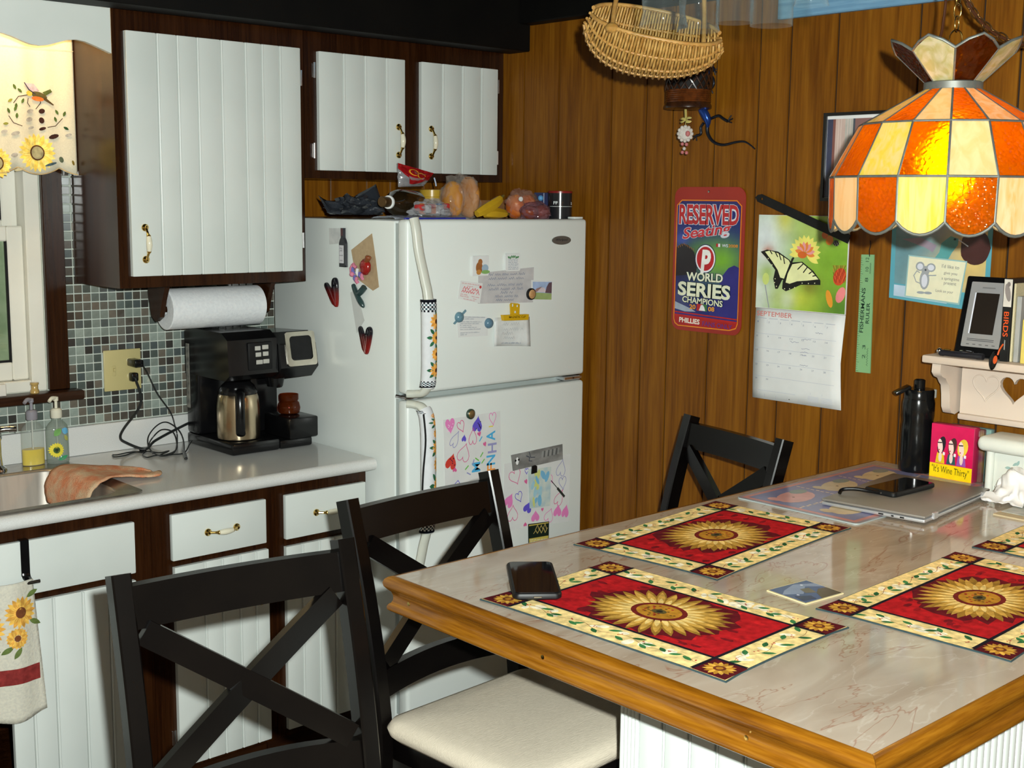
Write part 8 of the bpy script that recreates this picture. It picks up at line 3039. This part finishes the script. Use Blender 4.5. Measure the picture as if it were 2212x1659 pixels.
# ------------------------------------------------------------------ wicker basket
M_WICK = pm('honey_wicker', (0.34, 0.17, 0.035), (0.52, 0.31, 0.09), scale=60, rough=0.45)
M_WICKR = pm('honey_wicker_rib', (0.40, 0.20, 0.05), (0.50, 0.28, 0.08), scale=40, rough=0.45)
bC = pd(1418, 52, 3.05)
e1 = (pd(1560, 84, 3.05) - pd(1290, 30, 3.05)).normalized()
up = V((0, 0, 1))
e2 = up.cross(e1).normalized()
if e2.dot(CAM - bC) < 0:
    e2 = -e2
e3 = e1.cross(e2)
if e3.z > 0:
    e3 = -e3
tlt = math.radians(24)
n2v = e2 * math.cos(tlt) + e3 * math.sin(tlt)      # towards the viewer and down
n3v = e3 * math.cos(tlt) - e2 * math.sin(tlt)      # to the bottom of the bowl
ba, bb_, bc = 0.160, 0.108, 0.112
bk = empty('wicker_basket', bC + e3 * 0.11, 'honey coloured wicker basket hanging by its handle beside the wine glasses', 'basket')


def bpt(t, ph, off=0.0):
    """t along the long axis -1..1, ph 0..pi across under the bowl"""
    r_ = max(0.0, 1 - abs(t) ** 2.4) ** 0.5
    ex = ba * (1.0 + 0.10 * math.sin(ph)) * t
    y_ = (bb_ * r_ + 0.012 + off) * math.cos(ph)
    z_ = (bc * r_ * (1 - 0.12 * t) + 0.012 + off) * math.sin(ph)
    return bC + e1 * ex + n2v * y_ + n3v * z_


NR = 9
for k in range(NR):
    ph = math.pi * k / (NR - 1)
    MB().tube([bpt(-0.985 + 1.97 * i / 24, ph) for i in range(25)], 0.0036 if 0 < k < NR - 1 else 0.0055, 7).build('rib', M_WICKR, bk, angle=70)
wv = MB()
NW = 46
for j in range(NW):
    t = -0.955 + 1.91 * j / (NW - 1)
    pts = []
    for i in range((NR - 1) * 2 + 1):
        ph = math.pi * i / ((NR - 1) * 2)
        off = 0.0056 * (1 if (i // 2 + j) % 2 == 0 else -1) if i % 2 == 0 else 0.0
        pts.append(bpt(t, ph, off))
    wv.tube(pts, 0.0033, 5)
wo = wv.build('weave', M_WICK, bk, angle=80)
tag(wo, kind='stuff')
hp = [bC + e1 * (-ba * 0.62) + n2v * 0.02 - n3v * 0.005, bC + e1 * (-ba * 0.60) - e3 * 0.10, bC + e1 * (-ba * 0.25) - e3 * 0.20, bC + e1 * (ba * 0.25) - e3 * 0.20, bC + e1 * (ba * 0.60) - e3 * 0.10, bC + e1 * (ba * 0.62) - n3v * 0.005]
MB().tube(spline([bpt(-0.66, 0.02), bC + e1 * (-ba * 0.66) - e3 * 0.06, bC + e1 * (-ba * 0.45) - e3 * 0.16, bC - e3 * 0.205, bC + e1 * (ba * 0.45) - e3 * 0.16, bC + e1 * (ba * 0.66) - e3 * 0.06, bpt(0.72, 0.10)], 8), 0.0060, 9).build('handle', M_WICKR, bk, angle=70)
kp = bpt(-0.66, 0.02)
MB().ball(kp, 0.016, 12, (1.1, 1.1, 0.8)).build('knot', M_WICK, bk)
MB().tube([bC - e3 * 0.200, bC - e3 * 0.24, V((bC.x, bC.y, 2.437))], 0.0025, 6).build('hook', M_BLACKMT, bk)

# ------------------------------------------------------------------ dark woven cage with a charm, and the lizard
cgx = 1.425
cc0 = px(1486, 236, cgx)
ctop = px(1486, 128, cgx).z
cg = empty('woven_pot', (cc0.x, cc0.y, cc0.z), 'dark brown woven cane pot hanging below the wicker basket on the wall', 'pot')
M_CANE = pm('dark_cane', (0.02, 0.007, 0.003), (0.045, 0.015, 0.005), scale=40, rough=0.25)
M_CANE2 = pm('red_brown_cane', (0.06, 0.016, 0.004), (0.12, 0.032, 0.006), scale=60, rough=0.25)
CR = 0.068
H_ = ctop - cc0.z
lat = MB()
for k in range(18):
    for s in (-1, 1):
        pts = []
        for i in range(9):
            t = i / 8
            an = 2 * math.pi * k / 18 + s * t * 0.95
            z = cc0.z + 0.055 + t * (H_ - 0.055)
            pts.append(V((cc0.x + CR * math.cos(an), cc0.y + CR * math.sin(an), z)))
        lat.tube(pts, 0.0030, 5)
lat.build('lattice', M_CANE, cg, angle=70)
MB().lathe([(0.058, cc0.z + 0.03), (0.060, cc0.z + H_ - 0.004), (0.054, cc0.z + H_ - 0.004), (0.052, cc0.z + 0.03)], 24, (cc0.x, cc0.y, 0)).build('liner', pm('black_liner', (0.008, 0.006, 0.005), rough=0.8), cg)
for i in range(6):
    MB().tube([V((cc0.x + (CR - 0.002) * math.cos(t * 0.2094), cc0.y + (CR - 0.002) * math.sin(t * 0.2094), cc0.z + 0.022 + i * 0.0062)) for t in range(30)], 0.0034, 6, closed=True).build('band', M_CANE2, cg)
MB().lathe([(0.062, cc0.z), (0.071, cc0.z + 0.002), (0.071, cc0.z + 0.010), (0.066, cc0.z + 0.020), (0.060, cc0.z + 0.020)], 30, (cc0.x, cc0.y, 0)).build('foot', M_CANE, cg)
MB().tube([V((cc0.x + (CR + 0.001) * math.cos(t * 0.2094), cc0.y + (CR + 0.001) * math.sin(t * 0.2094), cc0.z + H_ - 0.003)) for t in range(30)], 0.006, 6, closed=True).build('rim', M_CANE, cg)
MB().tube([V((cc0.x + 0.06, cc0.y, cc0.z + H_)), V((XW - 0.004, cc0.y, cc0.z + H_ + 0.05))], 0.002, 6).build('hanging_wire', M_BLACKMT, cg)
cr = empty('ribbon_charm', px(1481, 335, cgx - 0.03), 'white lace charm with a yellow bow and pink beads hanging from the woven pot', 'charm')
xq = cgx - 0.055
M_YB = pm('yellow_ribbon', (0.52, 0.44, 0.14), (0.46, 0.38, 0.11), rough=0.5)
q0, q1, q2 = px(1481, 236, xq), px(1482, 258, xq), px(1480, 289, xq)
MB().bar(q0, q1, 0.008, 0.002, up=(1, 0, 0)).build('ribbon', M_YB, cr)
for s, t in ((-1, 0.3), (1, 0.4), (-1, -0.6), (1, -0.7)):
    MB().tube(spline([q1, q1 + V((-0.004, -s * 0.010, t * 0.010)), q1 + V((0, -s * 0.021, t * 0.009))], 5), [0.001, 0.0025, 0.004, 0.0045, 0.005, 0.005, 0.005, 0.0045, 0.004, 0.003, 0.001], 7, flat=0.4).build('bow_loop', M_YB, cr)
axx = V((-0.7, -0.7, 0)).normalized().to_track_quat('Z', 'Y').to_matrix()
lc = MB()
lc.lathe([(0.017, 0), (0.019, 0.003), (0.012, 0.006), (0.001, 0.007)], 20, q2, axx)
for i in range(12):
    an = i * math.pi / 6
    lc.ball(q2 + axx @ V((0.0195 * math.cos(an), 0.0205 * math.sin(an), 0.002)), 0.006, 8)
lc.build('lace_disc', pm('white_lace', (0.56, 0.52, 0.48), (0.46, 0.42, 0.38), scale=120, rough=0.9, bump=0.5), cr, angle=80)
MB().ball(q2 + axx @ V((0.0, 0.0, 0.008)) + RX * 0.007, 0.0075, 10, (1, 1, 1.2)).build('pink_rose', pm('dusty_pink', (0.45, 0.14, 0.14), rough=0.6), cr)
for (u, v), mt in zip(((1474, 311), (1483, 312), (1478, 321), (1474, 329), (1483, 330)), ('dusty_pink', 'dusty_pink', 'pearl', 'dusty_pink', 'dusty_pink')):
    MB().ball(px(u, v, xq), 0.0055, 10).build('bead', pm(mt, (0.5, 0.46, 0.42), rough=0.4) if mt == 'pearl' else MATS['dusty_pink'], cr)
MB().tube([q1, q2 + V((0, 0, 0.024))], 0.0008, 5).build('thread', M_YB, cr)

lz = empty('metal_lizard', px(1525, 240, XW), 'shiny blue metal lizard with a curled tail climbing the panelled wall', 'ornament')
M_BLZ = pm('blue_metal', (0.015, 0.05, 0.26), (0.03, 0.09, 0.38), scale=20, rough=0.25, metal=0.7)
M_DLZ = pm('dark_iron', (0.010, 0.012, 0.018), (0.016, 0.018, 0.026), scale=20, rough=0.35, metal=0.5)


def wp(u, v, o_=0.010):
    return px(u, v, XW - o_)


body = spline([wp(1536, 112, 0.02), wp(1532, 138, 0.02), wp(1524, 165, 0.022), wp(1514, 200, 0.024), wp(1516, 232, 0.024), wp(1528, 258, 0.020), wp(1529, 274, 0.014)], 5)
rb_ = []
for i in range(len(body)):
    t = i / (len(body) - 1)
    rb_.append(0.006 + 0.018 * (math.sin(math.pi * min(1, t * 1.05)) ** 0.8) * (0.75 + 0.35 * math.sin(t * 9)))
MB().tube(body, rb_, 12, flat=0.8).build('body', M_BLZ, lz, angle=80)
tail = spline([wp(1528, 268), wp(1529, 288), wp(1541, 306), wp(1562, 313), wp(1590, 307), wp(1608, 306), wp(1622, 314), wp(1631, 322)], 6)
MB().tube(tail, [0.0060 - 0.0042 * i / (len(tail) - 1) for i in range(len(tail))], 8).build('tail', M_DLZ, lz, angle=80)
for nm, pth, toes in (('leg', ((1536, 256), (1552, 250), (1562, 256), (1572, 262)), ((1580, 249), (1583, 256), (1581, 265))), ('leg', ((1520, 266), (1514, 275), (1514, 289), (1504, 293)), ((1497, 302), (1505, 304), (1494, 296))), ('leg', ((1526, 160), (1538, 166), (1542, 180), (1536, 192)), ((1530, 201), (1540, 202), (1526, 196))), ('leg', ((1530, 150), (1540, 146), (1543, 154)), ((1548, 148), (1549, 156), (1546, 162)))):
    L_ = MB()
    L_.tube(spline([wp(*p, 0.012) for p in pth], 5), 0.0045, 8)
    for tq in toes:
        L_.tube([wp(*pth[-1], 0.010), wp(*tq, 0.006)], 0.0022, 6)
    L_.build(nm, M_DLZ, lz, angle=70)
